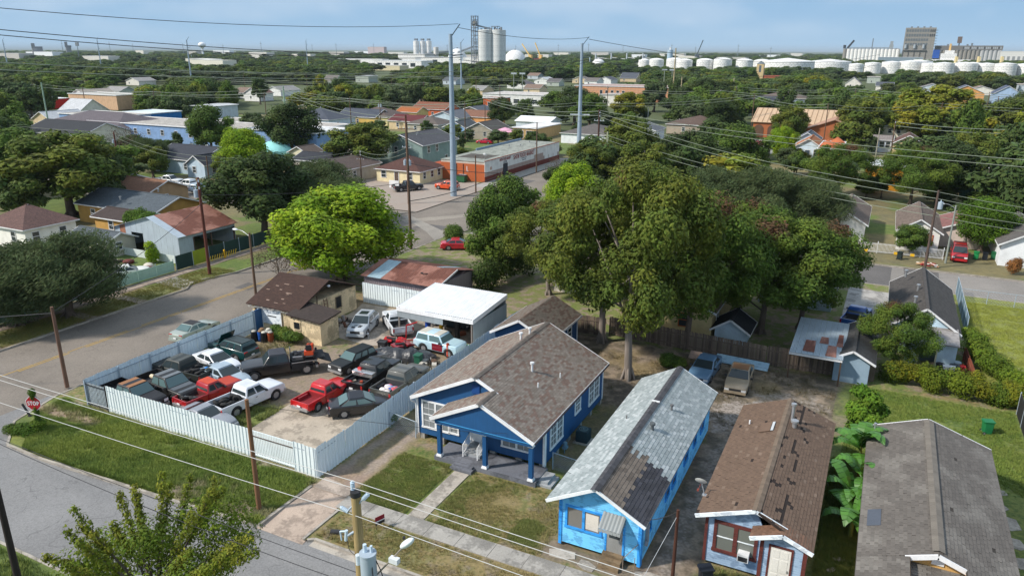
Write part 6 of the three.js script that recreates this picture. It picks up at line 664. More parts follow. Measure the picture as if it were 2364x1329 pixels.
// ---------- food market ----------
{ const o = thing('food_market', 'low food market with white lettered wall and orange brick end', 'shop', [-47.6, 0, -119]); const a = 5.1, b = 19, BR = hex('#ad5a30', 0.9, 'fine'), WT = hex('#dcdcd6', 0.8), LOW = hex('#6e2f22', 0.85), MID = hex('#a9968c', 0.85);
  part(o, 'wall', b2(-a, a, 0, 4.0, -b, b), hex('#b8ada0')); part(o, 'brick_end', b2(-a, a, 0, 3.5, b, b + 0.06), BR); part(o, 'white_wall', b2(a, a + 0.06, 1.9, 4.15, -b, b + 0.06), WT); part(o, 'grey_band', b2(a, a + 0.05, 1.05, 1.9, -b, b + 0.06), MID); part(o, 'base_band', b2(a, a + 0.09, 0, 1.05, -b, b + 0.06), LOW); part(o, 'roof', b2(-a - 0.1, a - 0.05, 4.0, 4.06, -b, b + 0.1), hex('#8d918a', 0.95, 'conc')); part(o, 'coping', b2(a - 0.04, a + 0.16, 4.15, 4.25, -b, b + 0.1), hex('#8a4a3a')); part(o, 'parapet', b2(-a - 0.2, -a, 3.6, 4.5, -b, 4), hex('#7d90a2', 0.6, 'metal')); part(o, 'tar_stain', b2(-3.6, 3.2, 4.062, 4.068, 9, 15), hex('#4f4a44', 0.95, 'conc'));
  const f = frame([a + 0.06, b], [a + 0.06, -b]); part(o, 'doorway', b2(8.0, 10.0, 0.1, 2.7, 0, 0.08).applyMatrix4(f.m), hex('#2a2626')); part(o, 'door_gate', Array.from({ length: 9 }, (_, i) => b2(8.1 + i * 0.22, 8.14 + i * 0.22, 0.1, 2.6, 0.08, 0.11)).map((g) => g.applyMatrix4(f.m)), hex('#57606a')); part(o, 'sign_panel', b2(2.2, 2.9, 2.2, 2.8, 0, 0.04).applyMatrix4(f.m), hex('#b99a86'));
  const RD = hex('#8a2a1c'), sg = part(o, 'wall_lettering', text('SHEW FOOD MARKET', 0.95).scale(0.82, 1, 1).translate(18.2, 3.45, 0.005).applyMatrix4(f.m), RD); sg.userData = { label: 'dark red wall lettering reading shew food market' }; part(o, 'door_lettering', text('SHEW FOOD MARKET', 0.55).scale(0.7, 1, 1).translate(9.0, 3.65, 0.005).applyMatrix4(f.m), RD);
  for (const [u, y, w] of [[9, 3.15, 1.6], [9, 2.88, 1.8], [18.2, 2.75, 2.6], [18.2, 2.35, 1.9]]) part(o, 'small_lettering', Array.from({ length: 7 }, (_, i) => b2(u - w / 2 + i * w / 7, u - w / 2 + i * w / 7 + w / 10, y - 0.08, y + 0.08, 0, 0.02)).map((g) => g.applyMatrix4(f.m)), hex('#57606e')).userData = { kind: 'stuff' };
  for (let i = 0; i < 3; i++) part(o, 'wall_panel', b2(29.2 + i * 2.6, 31.5 + i * 2.6, 1.1, 3.1, 0, 0.02).applyMatrix4(f.m), WT); part(o, 'grey_patch', b2(23.5, 28.5, 1.9, 2.7, 0, 0.02).applyMatrix4(f.m), MID); for (const [x, z] of [[-2, -6], [0, -8], [2, -12], [-1, -15]]) vent(o, x, 4, z, 0.4, 0.12); part(o, 'air_unit', b2(-0.6, 1.0, 0.1, 1.3, b + 0.1, b + 1.0), hex('#a8adb0', 0.6)); part(o, 'white_mark', [b2(1.0, 1.12, 1.9, 3.0, b + 0.06, b + 0.1), b2(1.0, 1.4, 1.9, 2.02, b + 0.06, b + 0.1)], WHITE); for (const x of [-2.6, -1.4, 0.2]) part(o, 'pipe', rod([x, 0, b + 0.14], [x, 3.4, b + 0.14], 0.06), hex('#5a4a40')); part(o, 'brick_annex', b2(-a - 2.6, -a - 0.1, 0, 3, b - 4, b), hex('#a04a26', 0.9, 'fine')); }
{ const d = thing('satellite_dish', 'white satellite dish on the market roof', 'satellite dish', [-44.6, 4.06, -104]); part(d, 'dish', new THREE.SphereGeometry(0.7, 14, 6, 0, 2 * PI, 0, 0.6).translate(0, -0.6, 0).rotateX(2.1).translate(0, 0.9, 0), WHITE); part(d, 'mast', rod([0, 0, 0], [0, 0.8, -0.05], 0.04), STEEL); }
// brick hall with tan standing seam roof
{ const o = thing('brick_hall', 'brick hall with tan standing seam roof and arched entrance', 'hall', [6, 0, -222]); const BK = hex('#a8623c', 0.9, 'fine'), TN = hex('#b89c7e', 0.6, 'metal'), S1 = [[-15.5, 4.6, 10.5], [20, 4.6, 10.5], [20, 8.2, 0], [-15.5, 8.2, 0]], S2 = [[20, 4.6, -10.5], [-15.5, 4.6, -10.5], [-15.5, 8.2, 0], [20, 8.2, 0]]; part(o, 'wall', b2(-14.8, 19, 0, 4.7, -10, 10), BK); part(o, 'roof', slab4(S1, 0.15), TN); part(o, 'roof', slab4(S2, 0.15), TN); for (let i = 0; i < 24; i++) { const x = -15.2 + i * 1.5; part(o, 'seam', bar([x, 4.68, 10.5], [x, 8.28, 0], 0.1, 0.1), hex('#9a7c5c')); } for (const x of [-13, -9]) { const s = new THREE.Shape(); s.moveTo(-1.4, 0.2); s.lineTo(-1.4, 2.4); s.absarc(0, 2.4, 1.4, PI, 0, true); s.lineTo(1.4, 0.2); part(o, 'arch', extr(s, 0.2).translate(x, 0, 10), hex('#5e4636')); }
  part(o, 'gable_wall', extr([[-9, 0], [9, 0], [9, 3.6], [0, 6.6], [-9, 3.6]], 8).translate(9, 0, 16), BK); part(o, 'gable_roof', slab4([[-0.8, 3.3, 8], [-0.8, 3.3, 20.6], [9, 7, 20.6], [9, 7, 4]], 0.15), hex('#a07a62', 0.6, 'metal')); part(o, 'gable_roof', slab4([[18.8, 3.3, 20.6], [18.8, 3.3, 8], [9, 7, 4], [9, 7, 20.6]], 0.15), hex('#a07a62', 0.6, 'metal')); }
{ const o = thing('parasol', 'large pink parasol beside the boat', 'parasol', [-71.5, 0, -166]); part(o, 'canopy', new THREE.ConeGeometry(3.6, 1.1, 8).translate(0, 3.3, 0), hex('#d9a0b4')); part(o, 'pole', rod([0, 0, 0], [0, 3.6, 0], 0.05), WHITE); }
{ const o = thing('motor_boat', 'dark motor boat on a trailer beside the parasol', 'boat', [-78, 0, -170], 0.3); part(o, 'hull', extr([[-2.6, 0.6], [2, 0.6], [3, 1.3], [-2.6, 1.3]], 1.9, 0.2), hex('#2a2a30')); part(o, 'cockpit', extr([[-0.6, 1.3], [1, 1.3], [0.4, 1.8], [-0.4, 1.8]], 1.4), WHITE); }
// tin workshop across the road
{ const o = thing('tin_workshop', 'galvanized tin workshop with rusty roof across the road', 'workshop', [-55.4, 0, -36]); const GM = hex('#a9b4bc', 0.5, 'metal'), RU = mat(1, 1, 1, 0.9, 'rust'), x0 = -6, x1 = 6, zf = 4.2, zb = -5, e = 2.95, rx = 0.9, ry = 4.9; for (let i = 0; i < 11; i++) { const a = lerp(x0, x1, i / 11), b = lerp(x0, x1, (i + 1) / 11) - 0.02, Y = (x) => x < rx ? lerp(e, ry, (x - x0) / (rx - x0)) : lerp(ry, e, (x - rx) / (x1 - rx)); if (i === 3 || i === 4) part(o, 'wall_sheet', tri([[[a, 2.6, zf], [b, 2.6, zf], [b, Y(b), zf], [a, Y(a), zf]]]), GM); else part(o, 'wall_sheet', tri([[[a, 0, zf], [b, 0, zf], [b, Y(b), zf], [a, Y(a), zf]]]), i < 3 ? (i === 1 ? mat(1.0, 0.9, 0.7, 0.8, 'rust') : GM) : GM); }
  part(o, 'side_wall', b2(x1 - 0.06, x1, 0, e, zf - 2.2, zf), GM); part(o, 'side_header', b2(x1 - 0.06, x1, 2.4, e, zb, zf - 2.2), GM); for (const z of [zf - 2.3, -1, zb + 0.1]) part(o, 'post', b2(x1 - 0.14, x1, 0, 2.4, z - 0.08, z + 0.08), WOODP); part(o, 'wall', b2(x0, x0 + 0.08, 0, e, zb, zf), GM); part(o, 'wall', b2(x0, x1, 0, e, zb - 0.06, zb), GM); for (let i = 0; i < 8; i++) { const a = lerp(zf + 0.3, zb - 0.3, i / 8), b = lerp(zf + 0.3, zb - 0.3, (i + 1) / 8) + 0.02, h = (i % 2) * 0.02; part(o, 'roof_sheet', slab4([[x1 + 0.4, e - 0.1 + h, a], [x1 + 0.4, e - 0.1 + h, b], [rx, ry + 0.05 + h, b], [rx, ry + 0.05 + h, a]], 0.03), i === 0 ? GM : RU); part(o, 'roof_sheet', slab4([[x0 - 0.3, e - 0.05 + h, b], [x0 - 0.3, e - 0.05 + h, a], [rx, ry + 0.05 + h, a], [rx, ry + 0.05 + h, b]], 0.03), GM); } }
// patio roofs behind the board fence
{ const o = thing('patio_roof', 'low corrugated metal roof with rust stains behind the board fence', 'canopy', [26.1, 0, -33]); for (let i = 0; i < 9; i++) { const a = -2 + i * 0.45, q = []; for (let k = 0; k < 4; k++) { const u = a + k * 0.11, m = u + 0.055, v = u + 0.11; q.push([[u, 2.3, 4], [m, 2.34, 4], [m, 2.74, -4], [u, 2.7, -4]], [[m, 2.34, 4], [v, 2.3, 4], [v, 2.7, -4], [m, 2.74, -4]]); } part(o, 'roof_sheet', tri(q), hex('#9aa6ae', 0.6, 'metal')); } for (const [x, z, w, d] of [[-0.6, 2.2, 0.9, 2.4], [1.1, 2.6, 0.8, 2.2], [0.4, 0.6, 0.7, 1.4], [1.6, 0.2, 0.5, 2.6]]) part(o, 'rust_stain', slab4([[x - w / 2, 2.355 + (4 - z - d / 2) * 0.05, z + d / 2], [x + w / 2, 2.355 + (4 - z - d / 2) * 0.05, z + d / 2], [x + w / 2 - 0.1, 2.355 + (4 - z + d / 2) * 0.05, z - d / 2], [x - w / 2 + 0.05, 2.355 + (4 - z + d / 2) * 0.05, z - d / 2]], 0.008), mat(1, 1, 1, 0.9, 'rust')); for (const [x, z] of [[-1.9, 3.8], [1.9, 3.8], [-1.9, -3.8], [1.9, -3.8]]) part(o, 'post', b2(x - 0.06, x + 0.06, 0, 2.3, z - 0.06, z + 0.06), WOODP); part(o, 'beam', b2(-2, 2, 2.1, 2.28, 3.85, 3.95), WHITE); }
{ const o = thing('lean_to', 'grey shingled lean-to with open doorway behind the pale blue cottage', 'shed', [34.6, 0, -38]); part(o, 'roof', slab4([[-2, 2.3, 1.5], [2, 2.3, 1.5], [2, 2.75, -1.6], [-2, 2.75, -1.6]], 0.1), rf('#8a8684')); part(o, 'wall', b2(0.5, 1.9, 0, 2.3, 0.9, 1.0), wl('#b9d0dc')); part(o, 'wall', b2(-1.9, -0.9, 0, 2.3, 0.9, 1.0), wl('#b9d0dc')); part(o, 'interior', b2(-1.8, 1.8, 0, 2.3, -1.5, -0.2), hex('#5f6a70')); part(o, 'post', b2(0.4, 0.52, 0, 2.3, 0.85, 1.05), wl('#d8cfae')); part(o, 'post', b2(-0.95, -0.83, 0, 2.3, 0.85, 1.05), wl('#d8cfae')); part(o, 'fascia', b2(-2, 0.8, 2.12, 2.3, 1.45, 1.52), WHITE); }

{ const r = rng(404); let n = 0; for (let i = 0; i < 500 && n < 34; i++) { const D = 235 + Math.pow(r(), 0.9) * 480, px = r() * 2364, th = Math.atan2(px - 1182, 1715 / 1.03) - 0.4612, x = 28.76 + Math.sin(th) * D, z = 30.87 - Math.cos(th) * D; if (scene.children.some((o) => o.isGroup && Math.abs(o.position.x - x) < 20 && Math.abs(o.position.z - z) < 20) || (x > -42 && x < -24)) continue; n++; const sd = px < 800 ? 'left of the market' : px < 1600 ? 'beyond the market' : 'beyond the brick hall'; house({ label: 'small gabled house half hidden in the trees ' + sd, group: 'small houses in the trees', x, z, w: 9 + r() * 5, d: 10 + r() * 6, eave: 3.2 + (r() < 0.2 ? 2 : 0), ridge: 5.4 + (r() < 0.2 ? 2 : 0), axis: r() < 0.5 ? 'x' : 'z', wall: wl(['#d8d4ca', '#b9c4cc', '#c9b694', '#e2e2de', '#a8b0a6'][n % 5]), roof: rf(['#6a6460', '#8d8a88', '#5a5458', '#b4b6b8', '#7a665a', '#4c5058', '#a89c92'][n % 7]), wins: [W('f', 3)] }); } }

// ---------- far industry on the horizon ----------
const CS = hex('#d2d5d6', 0.8, 'conc'), WS = hex('#e9ecee', 0.6, 'conc'), DS = hex('#6b747c', 0.7), GS = hex('#8d8a84', 0.85, 'conc');
const silo = (name, label, x, z, r, h, m, group, dome) => { const o = thing(name, label, name === 'storage_tank' ? 'tank' : 'silo', [x, 0, z], 0, group); part(o, 'shell', cy(r, r, h, 0, 0, 0, 32), m); part(o, 'roof', dome ? new THREE.SphereGeometry(r * 2.6, 24, 4, 0, 2 * PI, 0, 0.395).translate(0, h - r * 2.4, 0) : new THREE.ConeGeometry(r, r * 0.12, 32).translate(0, h + r * 0.06, 0), m); for (let i = 1; i < 4; i++) part(o, 'hoop', cy(r + 0.08, r + 0.08, 0.25, 0, h * i / 4, 0, 32), hex('#a8adb0')); return o; };
silo('grain_silo', 'tall grey concrete silo of the twin pair, nearer the stair tower', -591, -1112, 12.2, 56, CS); silo('grain_silo', 'tall grey concrete silo of the twin pair, farther from the stair tower', -571, -1122, 12.2, 56, CS);
{ const o = thing('stair_tower', 'steel lattice elevator tower rising above the twin silos', 'tower', [-606, 0, -1104]); for (const [a, b] of [[-4, -4], [4, -4], [4, 4], [-4, 4]]) part(o, 'column', b2(a - 0.6, a + 0.6, 0, 78, b - 0.6, b + 0.6), DS); for (let y = 5; y < 79; y += 6) part(o, 'floor', b2(-4.6, 4.6, y, y + 0.9, -4.6, 4.6), DS); part(o, 'machine_room', b2(-3, 3, 62, 70, -3, 3), hex('#8a8478')); for (let y = 5; y < 74; y += 12) part(o, 'brace', [bar([-4, y, 4.3], [4, y + 6, 4.3], 0.5, 0.5), bar([4, y + 6, 4.3], [-4, y + 12, 4.3], 0.5, 0.5)], DS); part(o, 'conveyor', [bar([4, 63, 0], [24, 58, -10], 2.4, 2.4)], DS); part(o, 'platform', b2(26, 38, 61, 62, -18, -8), DS); for (const x of [14, 22, 27, 37]) part(o, 'strut', rod([x, 56, -10], [x, 61, -10], 0.5), DS); for (let i = 0; i < 9; i++) part(o, 'roof_vent', b2(6 + i * 4.6, 8 + i * 4.6, 56, 58.5 + (i % 3), -12 - (i % 2) * 4, -9 - (i % 2) * 4), hex('#7d8084')); }
[[-799, -1220], [-789, -1227], [-779, -1233]].forEach(([x, z], i) => { const o = silo('cement_silo', ['leftmost', 'middle', 'rightmost'][i] + ' of three slim white cement silos', x, z, 5.4, 40, WS); part(o, 'filter', b2(-3, 3, 41, 44.5, -2, 2), DS); });
silo('cement_silo', 'single slim silo with brown head beside the domes', -741, -1198, 4.6, 29, hex('#c4c0b8'));
for (const [x, z, r, h, l] of [[-735, -1265, 20, 27, 'white storage dome under the conveyor'], [-613, -1269, 22, 25, 'white storage dome beyond the twin silos'], [-760, -1250, 10, 12, 'small white dome beside the slim silos'], [-385, -1340, 12, 11, 'white dome roof in the middle of the tank farm'], [-470, -1330, 12, 10, 'white dome roof near the steel pole']]) { const o = thing('storage_dome', l, 'dome', [x, 0, z]); part(o, 'shell', new THREE.SphereGeometry(1, 28, 10, 0, 2 * PI, 0, PI / 2).scale(r, h, r), WS); part(o, 'vent', cy(1.5, 1.5, 2, 0, h - 0.5, 0, 10), DS); }
{ const o = thing('conveyor_tower', 'dark lattice conveyor tower left of the twin silos', 'tower', [-676, 0, -1230]); for (const [a, b] of [[-5, -5], [5, -5], [5, 5], [-5, 5]]) part(o, 'column', b2(a - 0.5, a + 0.5, 0, 42, b - 0.5, b + 0.5), DS); for (let y = 4; y < 44; y += 5) part(o, 'floor', b2(-6, 6, y, y + 0.8, -6, 6), DS); part(o, 'conveyor', bar([-5, 30, 0], [-48, 20, -20], 2.5, 2.5), DS); part(o, 'conveyor', bar([-60, 22, -20], [-130, 14, 20], 2.5, 2.5), DS); }
block('cement_plant', 'white low plant building before the slim silos', 'building', -640, -560, -900, -870, 10, WS, hex('#d8dadc'), Array.from({ length: 5 }, (_, i) => ['f', 6 + i * 14, 2, 8, 5, { sash: false }])); block('cement_plant', 'white tall plant block under the slim silos', 'building', -800, -742, -1196, -1160, 17, WS, hex('#d8dadc'), [['f', 38, 3, 12, 9, { sash: false, glass: hex('#b8bcc0') }]]); block('cement_plant', 'long white plant shed right of the slim silos', 'building', -720, -590, -1150, -1120, 12, WS, hex('#dfe2e4'), [['f', 20, 2, 10, 6, { sash: false }]]); block('warehouse', 'long low white shed left of the cement plant', 'warehouse', -900, -800, -1130, -1110, 8, WS, WS); block('warehouse', 'cream low building below the cement plant', 'building', -560, -520, -780, -760, 6, hex('#cbbf9c'), hex('#c8c4bc'));
[[-271, -1019, 10, 13], [-262, -1080, 11.5, 13], [-235, -1030, 11, 12.5], [-208, -1035, 11, 13], [-183, -1030, 12, 14], [-158, -1050, 11, 13], [-140, -1085, 12, 12], [-91, -955, 31, 13.5], [-48, -1010, 25, 13], [-15, -965, 8, 11], [2, -985, 9, 12], [22, -1000, 11, 13], [42, -1000, 12, 14], [62, -990, 9, 12], [76, -985, 11, 12.5], [98, -1000, 13, 12.5], [120, -1010, 11, 12], [138, -1000, 11, 12.5], [160, -1010, 12, 12], [-300, -1060, 9, 12], [52, -1030, 14, 14], [108, -1040, 13, 12]].forEach(([x, z, r, h], i) => silo('storage_tank', i === 7 ? 'very wide white tank behind the church tower' : i === 8 ? 'wide white tank beside the widest one' : (['first', 'second', 'third', 'fourth', 'fifth', 'sixth', 'seventh', '', '', 'smallest', 'second small', 'third', 'fourth', 'small middle', 'sixth', 'seventh', 'eighth', 'ninth', 'tenth', 'slim leftmost', 'rear left', 'rear right'][i]) + (x > -20 ? ' white cylindrical oil tank from the left below the grain elevator' : ' white domed oil tank in the row right of the wooden pole'), x, z, r, h, WS, x > -20 ? 'tanks below the elevator' : 'tanks in the middle row', i < 7));
{ const o = thing('grain_elevator', 'tall grey concrete grain elevator with rows of windows', 'elevator', [62, 0, -1869]); part(o, 'tower', b2(-29, 29, 0, 73, -20, 20), GS); for (let j = 0; j < 4; j++) for (let i = 0; i < 9; i++) part(o, 'window', b2(-26.5 + i * 4.9, -23 + i * 4.9, 37 + j * 9.2, 42 + j * 9.2, 19.9, 20.2), hex('#5d6468', 0.4)); for (let j = 0; j < 2; j++) for (let i = 0; i < 3; i++) part(o, 'window', b2(18 + i * 3.6, 20.4 + i * 3.6, 55 + j * 9.2, 60 + j * 9.2, 19.9, 20.2), hex('#2d3236', 0.4)); part(o, 'ledge', b2(-28, 16, 27, 28.5, 20, 23), hex('#7d7a76')); for (let i = 0; i < 3; i++) part(o, 'hopper', cy(2.6, 2.6, 8, -24 + i * 17, 31, 22, 10), hex('#9aa2a8')); for (let i = 0; i < 5; i++) part(o, 'bay_pier', b2(-29 + i * 11, -27.4 + i * 11, 0, 27, 20, 20.8), hex('#4e4c4a')); for (let i = 0; i < 4; i++) part(o, 'roof_vent', b2(-20 + i * 12, -16 + i * 12, 73, 76, -4, 2), DS); part(o, 'fire_escape', Array.from({ length: 12 }, (_, i) => b2(29, 33, 8 + i * 5.4, 8.8 + i * 5.4, 5, 18)), DS).userData = { kind: 'stuff' }; }
for (let i = 0; i < 15; i++) { const o = thing('grain_silo', i === 0 ? 'grey weathered silo at the end of the white silo row' : 'white concrete silo in the row left of the elevator', 'silo', [-82 + i * 7.6, 0, -1866], 0, 'row of white silos'); part(o, 'shell', cy(4.1, 4.1, 30, 0, 0, 0, 14), i === 0 ? GS : WS); }
{ const o = thing('silo_gallery', 'dark gallery and loading legs along the white silo roof', 'gallery', [-28, 30, -1866]); part(o, 'deck', b2(-58, 54, 0.2, 1.2, -3, 3), DS); part(o, 'rail', b2(-50, 40, 2.2, 3.4, -1.5, 1.5), hex('#7d8488')); part(o, 'leg', [bar([-50, 1, 0], [-38, 18, 0], 3, 4)], hex('#2d343a')); part(o, 'bin', cy(3, 3, 7, -56, 1, 0, 10), hex('#2d343a')); part(o, 'head_house', [b2(34, 42, 1, 9, -2, 2), b2(35, 41, 9, 16, -1.5, 1.5)], hex('#8d9498')); part(o, 'mast', b2(-1, 1, 0, 22, -0.5, 0.5), DS); }
for (let i = 0; i < 16; i++) { const o = thing('grain_silo', 'grey concrete silo in the row right of the elevator', 'silo', [98 + i * 7.7, 0, -1866], 0, 'row of grey silos'); part(o, 'shell', cy(4.1, 4.1, 28, 0, 0, 0, 14), i > 10 ? hex('#b4b6b8', 0.85, 'conc') : GS); }
{ const o = thing('silo_gallery', 'long grey gallery on top of the grey silo row', 'gallery', [156, 28, -1866]); part(o, 'wall', b2(-62, 62, 0.1, 9, -4, 4), hex('#6f6c68')); for (let i = 0; i < 22; i++) part(o, 'window', b2(-10 + i * 3.2, -8 + i * 3.2, 2.5, 6.5, 3.9, 4.1), i % 4 ? hex('#a8aeb2', 0.4) : hex('#2d3236', 0.4)); part(o, 'head_house', b2(-22, -14, 14, 27, -4, 4), hex('#6a5a50')); part(o, 'leg', b2(-19, -17, 9, 14, -2, 2), hex('#4a4440')); for (const x of [-40, -34, -4, 4]) part(o, 'roof_machine', b2(x, x + 3.5, 9, 13 + (x % 3), -2, 2), DS); }
block('warehouse', 'grey green gabled shed before the elevator', 'warehouse', -8, 70, -1700, -1660, 14, hex('#7d8c96'), hex('#8d9aa2')); block('warehouse', 'white warehouse at the far right horizon', 'warehouse', 215, 330, -1890, -1860, 26, hex('#d4d2cc'), WS, Array.from({ length: 12 }, (_, i) => ['f', 4 + i * 9, 4, 5, 12, { glass: hex('#8a8c8c'), sash: false }]));
{ const o = thing('cargo_ship', 'white ship superstructure with blue funnel before the elevator', 'ship', [92, 0, -1500]); part(o, 'hull', extr([[-40, 4], [40, 4], [46, 12], [-40, 12]], 20), WS); part(o, 'bridge', [b2(0, 24, 12, 22, -8, 8), b2(6, 20, 22, 27, -6, 6)], WS); part(o, 'funnel', b2(-12, -2, 14, 28, -4, 4), hex('#1c4f9c')); part(o, 'mast', b2(11, 14, 27, 38, -1, 1), hex('#d8b070')); }
for (const [i, [x, z, h]] of [[103, -1267, 18.5], [131, -1265, 18.7], [159, -1263, 19]].entries()) { const o = thing('ship_crane', ['first', 'second', 'third'][i] + ' cream deck crane right of the ship', 'crane', [x, 0, z]); part(o, 'pedestal', cy(2.2, 1.8, h, 0, 0, 0, 12), hex('#dcc894')); part(o, 'cab', b2(-1.5, 2.4, h - 7, h - 1, -1.5, 1.5), hex('#dcc894')); part(o, 'jib', bar([1, h - 9, 0], [24, h - 10.5, 0], 1.2, 1.2), hex('#dcc894')); }
for (const [i, [x, z]] of [[-493, -1376], [-465, -1386], [-437, -1395], [-408, -1404]].entries()) { const o = thing('ship_crane', ['first', 'second', 'third', 'fourth'][i] + ' pale grey crane post left of the tank row', 'crane', [x, 0, z]); part(o, 'pedestal', cy(1.8, 1.2, 19.5, 0, 0, 0, 10), hex('#b9bec2')); part(o, 'jib', bar([0, 12, 0], [26, 9, -6], 1, 1), WS); }
for (const [i, [a, b]] of [[[-606, 12, -1322], [-628, 36, -1330]], [[-588, 12, -1330], [-602, 38, -1334]]].entries()) { const o = thing('cargo_crane', ['leaning', 'steeper'][i] + ' yellow cargo crane right of the storage dome', 'crane', [a[0], 0, a[2]]); part(o, 'boom', bar([0, a[1], 0], [b[0] - a[0], b[1], b[2] - a[2]], 1.6, 1.6), hex('#d8b46a')); part(o, 'house', b2(-3, 3, 6, 16, -3, 3), hex('#d8b46a')); part(o, 'base', b2(-2, 2, 0, 6, -2, 2), DS); }
block('red_hull', 'dark red ship hull beside the yellow cargo cranes', 'ship', -604, -560, -1330, -1318, 9, hex('#7c1c2c'), hex('#8a2030'), [], [], 0);
{ const o = thing('lattice_crane', 'thin dark lattice crane leaning over the right horizon', 'crane', [-465, 0, -2114]); part(o, 'boom', [bar([-6, 14, 0], [8, 52, 0], 2.2, 2.2)], hex('#3f4a52')); part(o, 'house', b2(-9, 0, 8, 15, -4, 4), hex('#3f4a52')); part(o, 'base', b2(-6, 2, 0, 8, -4, 4), hex('#3f4a52')); }
{ const o = thing('steel_bin', 'ribbed blue grey steel bin behind the tank row', 'silo', [-282, 0, -1128]); part(o, 'shell', cy(4.2, 4.2, 26, 0, 0, 0, 20), hex('#9fb4c4', 0.5, 'metal')); part(o, 'head', cy(1.2, 1, 4, 0, 26, 0, 10), WS); }
{ const o = thing('water_tower', 'white bulb water tower on the left horizon', 'water tower', [-1759, 0, -1570]); part(o, 'bulb', new THREE.SphereGeometry(10.5, 24, 14).scale(1, 0.72, 1).translate(0, 34.5, 0), hex('#f2f2f0', 0.5)); part(o, 'neck', new THREE.ConeGeometry(8, 9, 20).rotateX(PI).translate(0, 26, 0), WS); part(o, 'stem', cy(3.2, 2.4, 26, 0, 0, 0, 14), hex('#dfe2e4')); }
for (const [x, z, w, h, l] of [[-2172, -1353, 64, 32, 'blue grey silo block on the far left horizon'], [-2130, -1418, 36, 36, 'second blue grey silo block on the left horizon']]) { const o = thing('grain_elevator', l, 'elevator', [x, 0, z], -0.9); for (let i = 0; i < 7; i++) part(o, 'silo', cy(w / 14, w / 14, h * 0.75, -w / 2 + w / 14 + i * w / 7, 0, 0, 10), hex('#8c8c8c')); part(o, 'gallery', b2(-w / 2, w / 2, h * 0.75, h * 0.88, -3, 3), hex('#77787a')); part(o, 'head', b2(w * 0.35, w * 0.5, h * 0.88, h * 1.15, -3, 3), hex('#77787a')); }
block('office_tower', 'faint pinkish office block on the horizon left of the slim silos', 'building', -2088, -2000, -2800, -2780, 34, hex('#b9a9a8'), hex('#a89a9a'));
{ const o = thing('church_tower', 'tan stone church tower with pointed cap among the trees', 'church', [-67, 0, -597]); const ST = hex('#c9b184', 0.85); part(o, 'shaft', b2(-2.6, 2.6, 0, 15.6, -2.6, 2.6), ST); part(o, 'cap', new THREE.ConeGeometry(3.9, 2.4, 4).rotateY(PI / 4).translate(0, 16.8, 0), hex('#6d7478')); part(o, 'louver', [b2(-0.8, 0.8, 9.5, 14.5, 2.6, 2.7)], hex('#57606a')); part(o, 'nave', [b2(-16, -2.6, 0, 7, -4, 4)], ST); part(o, 'nave_roof', extr([[-5, 7], [5, 7], [0, 10.5]], 14).rotateY(PI / 2).translate(-9, 0, 0), hex('#4a4e58')); part(o, 'brick_wing', b2(3, 20, 0, 7, -6, 2), hex('#9c5236')); }
{ const o = thing('floodlight_mast', 'tall floodlight mast left of the steel poles', 'mast', [-1209, 0, -816]); part(o, 'pole', cy(0.8, 0.4, 30, 0, 0, 0, 8), DS); part(o, 'lamp_rack', b2(-4, 4, 28, 34, -0.6, 0.6), hex('#6a7278')); }
{ const r = rng(91); let n = 0; for (const [x, z, w] of [[-1103, -982, 60], [-1040, -930, 46], [-985, -885, 40], [-930, -860, 40]]) block('warehouse', ['longest', 'second', 'third', 'nearest'][n++] + ' of the cream ridged warehouse roofs in the west trees', 'warehouse', x - w / 2, x + w / 2, z - 14, z + 14, 7.5, hex('#d8d4c4'), hex('#e6e2d4')); for (let i = 0; i < 34; i++) { const t = i / 34, a = lerp(-1.16, 0.28, t + (r() - 0.5) * 0.02), D = 1700 + r() * 2400, x = 28 + Math.sin(a) * D, z = 30 - Math.cos(a) * D, w = 40 + r() * 90; block('warehouse', 'pale flat warehouse on the horizon', 'warehouse', x - w / 2, x + w / 2, z - 15, z + 15, 7 + r() * 9, hex(['#e4e6e8', '#cfcbc2', '#d8d2c4', '#b9b4ac'][i % 4]), WS, [], [], 0).userData.group = 'warehouses on the horizon'; }
  for (let i = 0; i < 22; i++) { const a = lerp(-1.1, -0.1, (i + r() * 0.6) / 22), D = 2400 + r() * 900, o = thing('pylon', 'thin pylon on the horizon', 'pylon', [28 + Math.sin(a) * D, 0, 30 - Math.cos(a) * D], 0, 'pylons on the horizon'), h = 36 + r() * 12; part(o, 'mast', cy(1.1, 0.5, h, 0, 0, 0, 4), hex('#7d8890')); part(o, 'crossarm', b2(-4, 4, h * 0.85, h * 0.87, -0.4, 0.4), hex('#7d8890')); } }

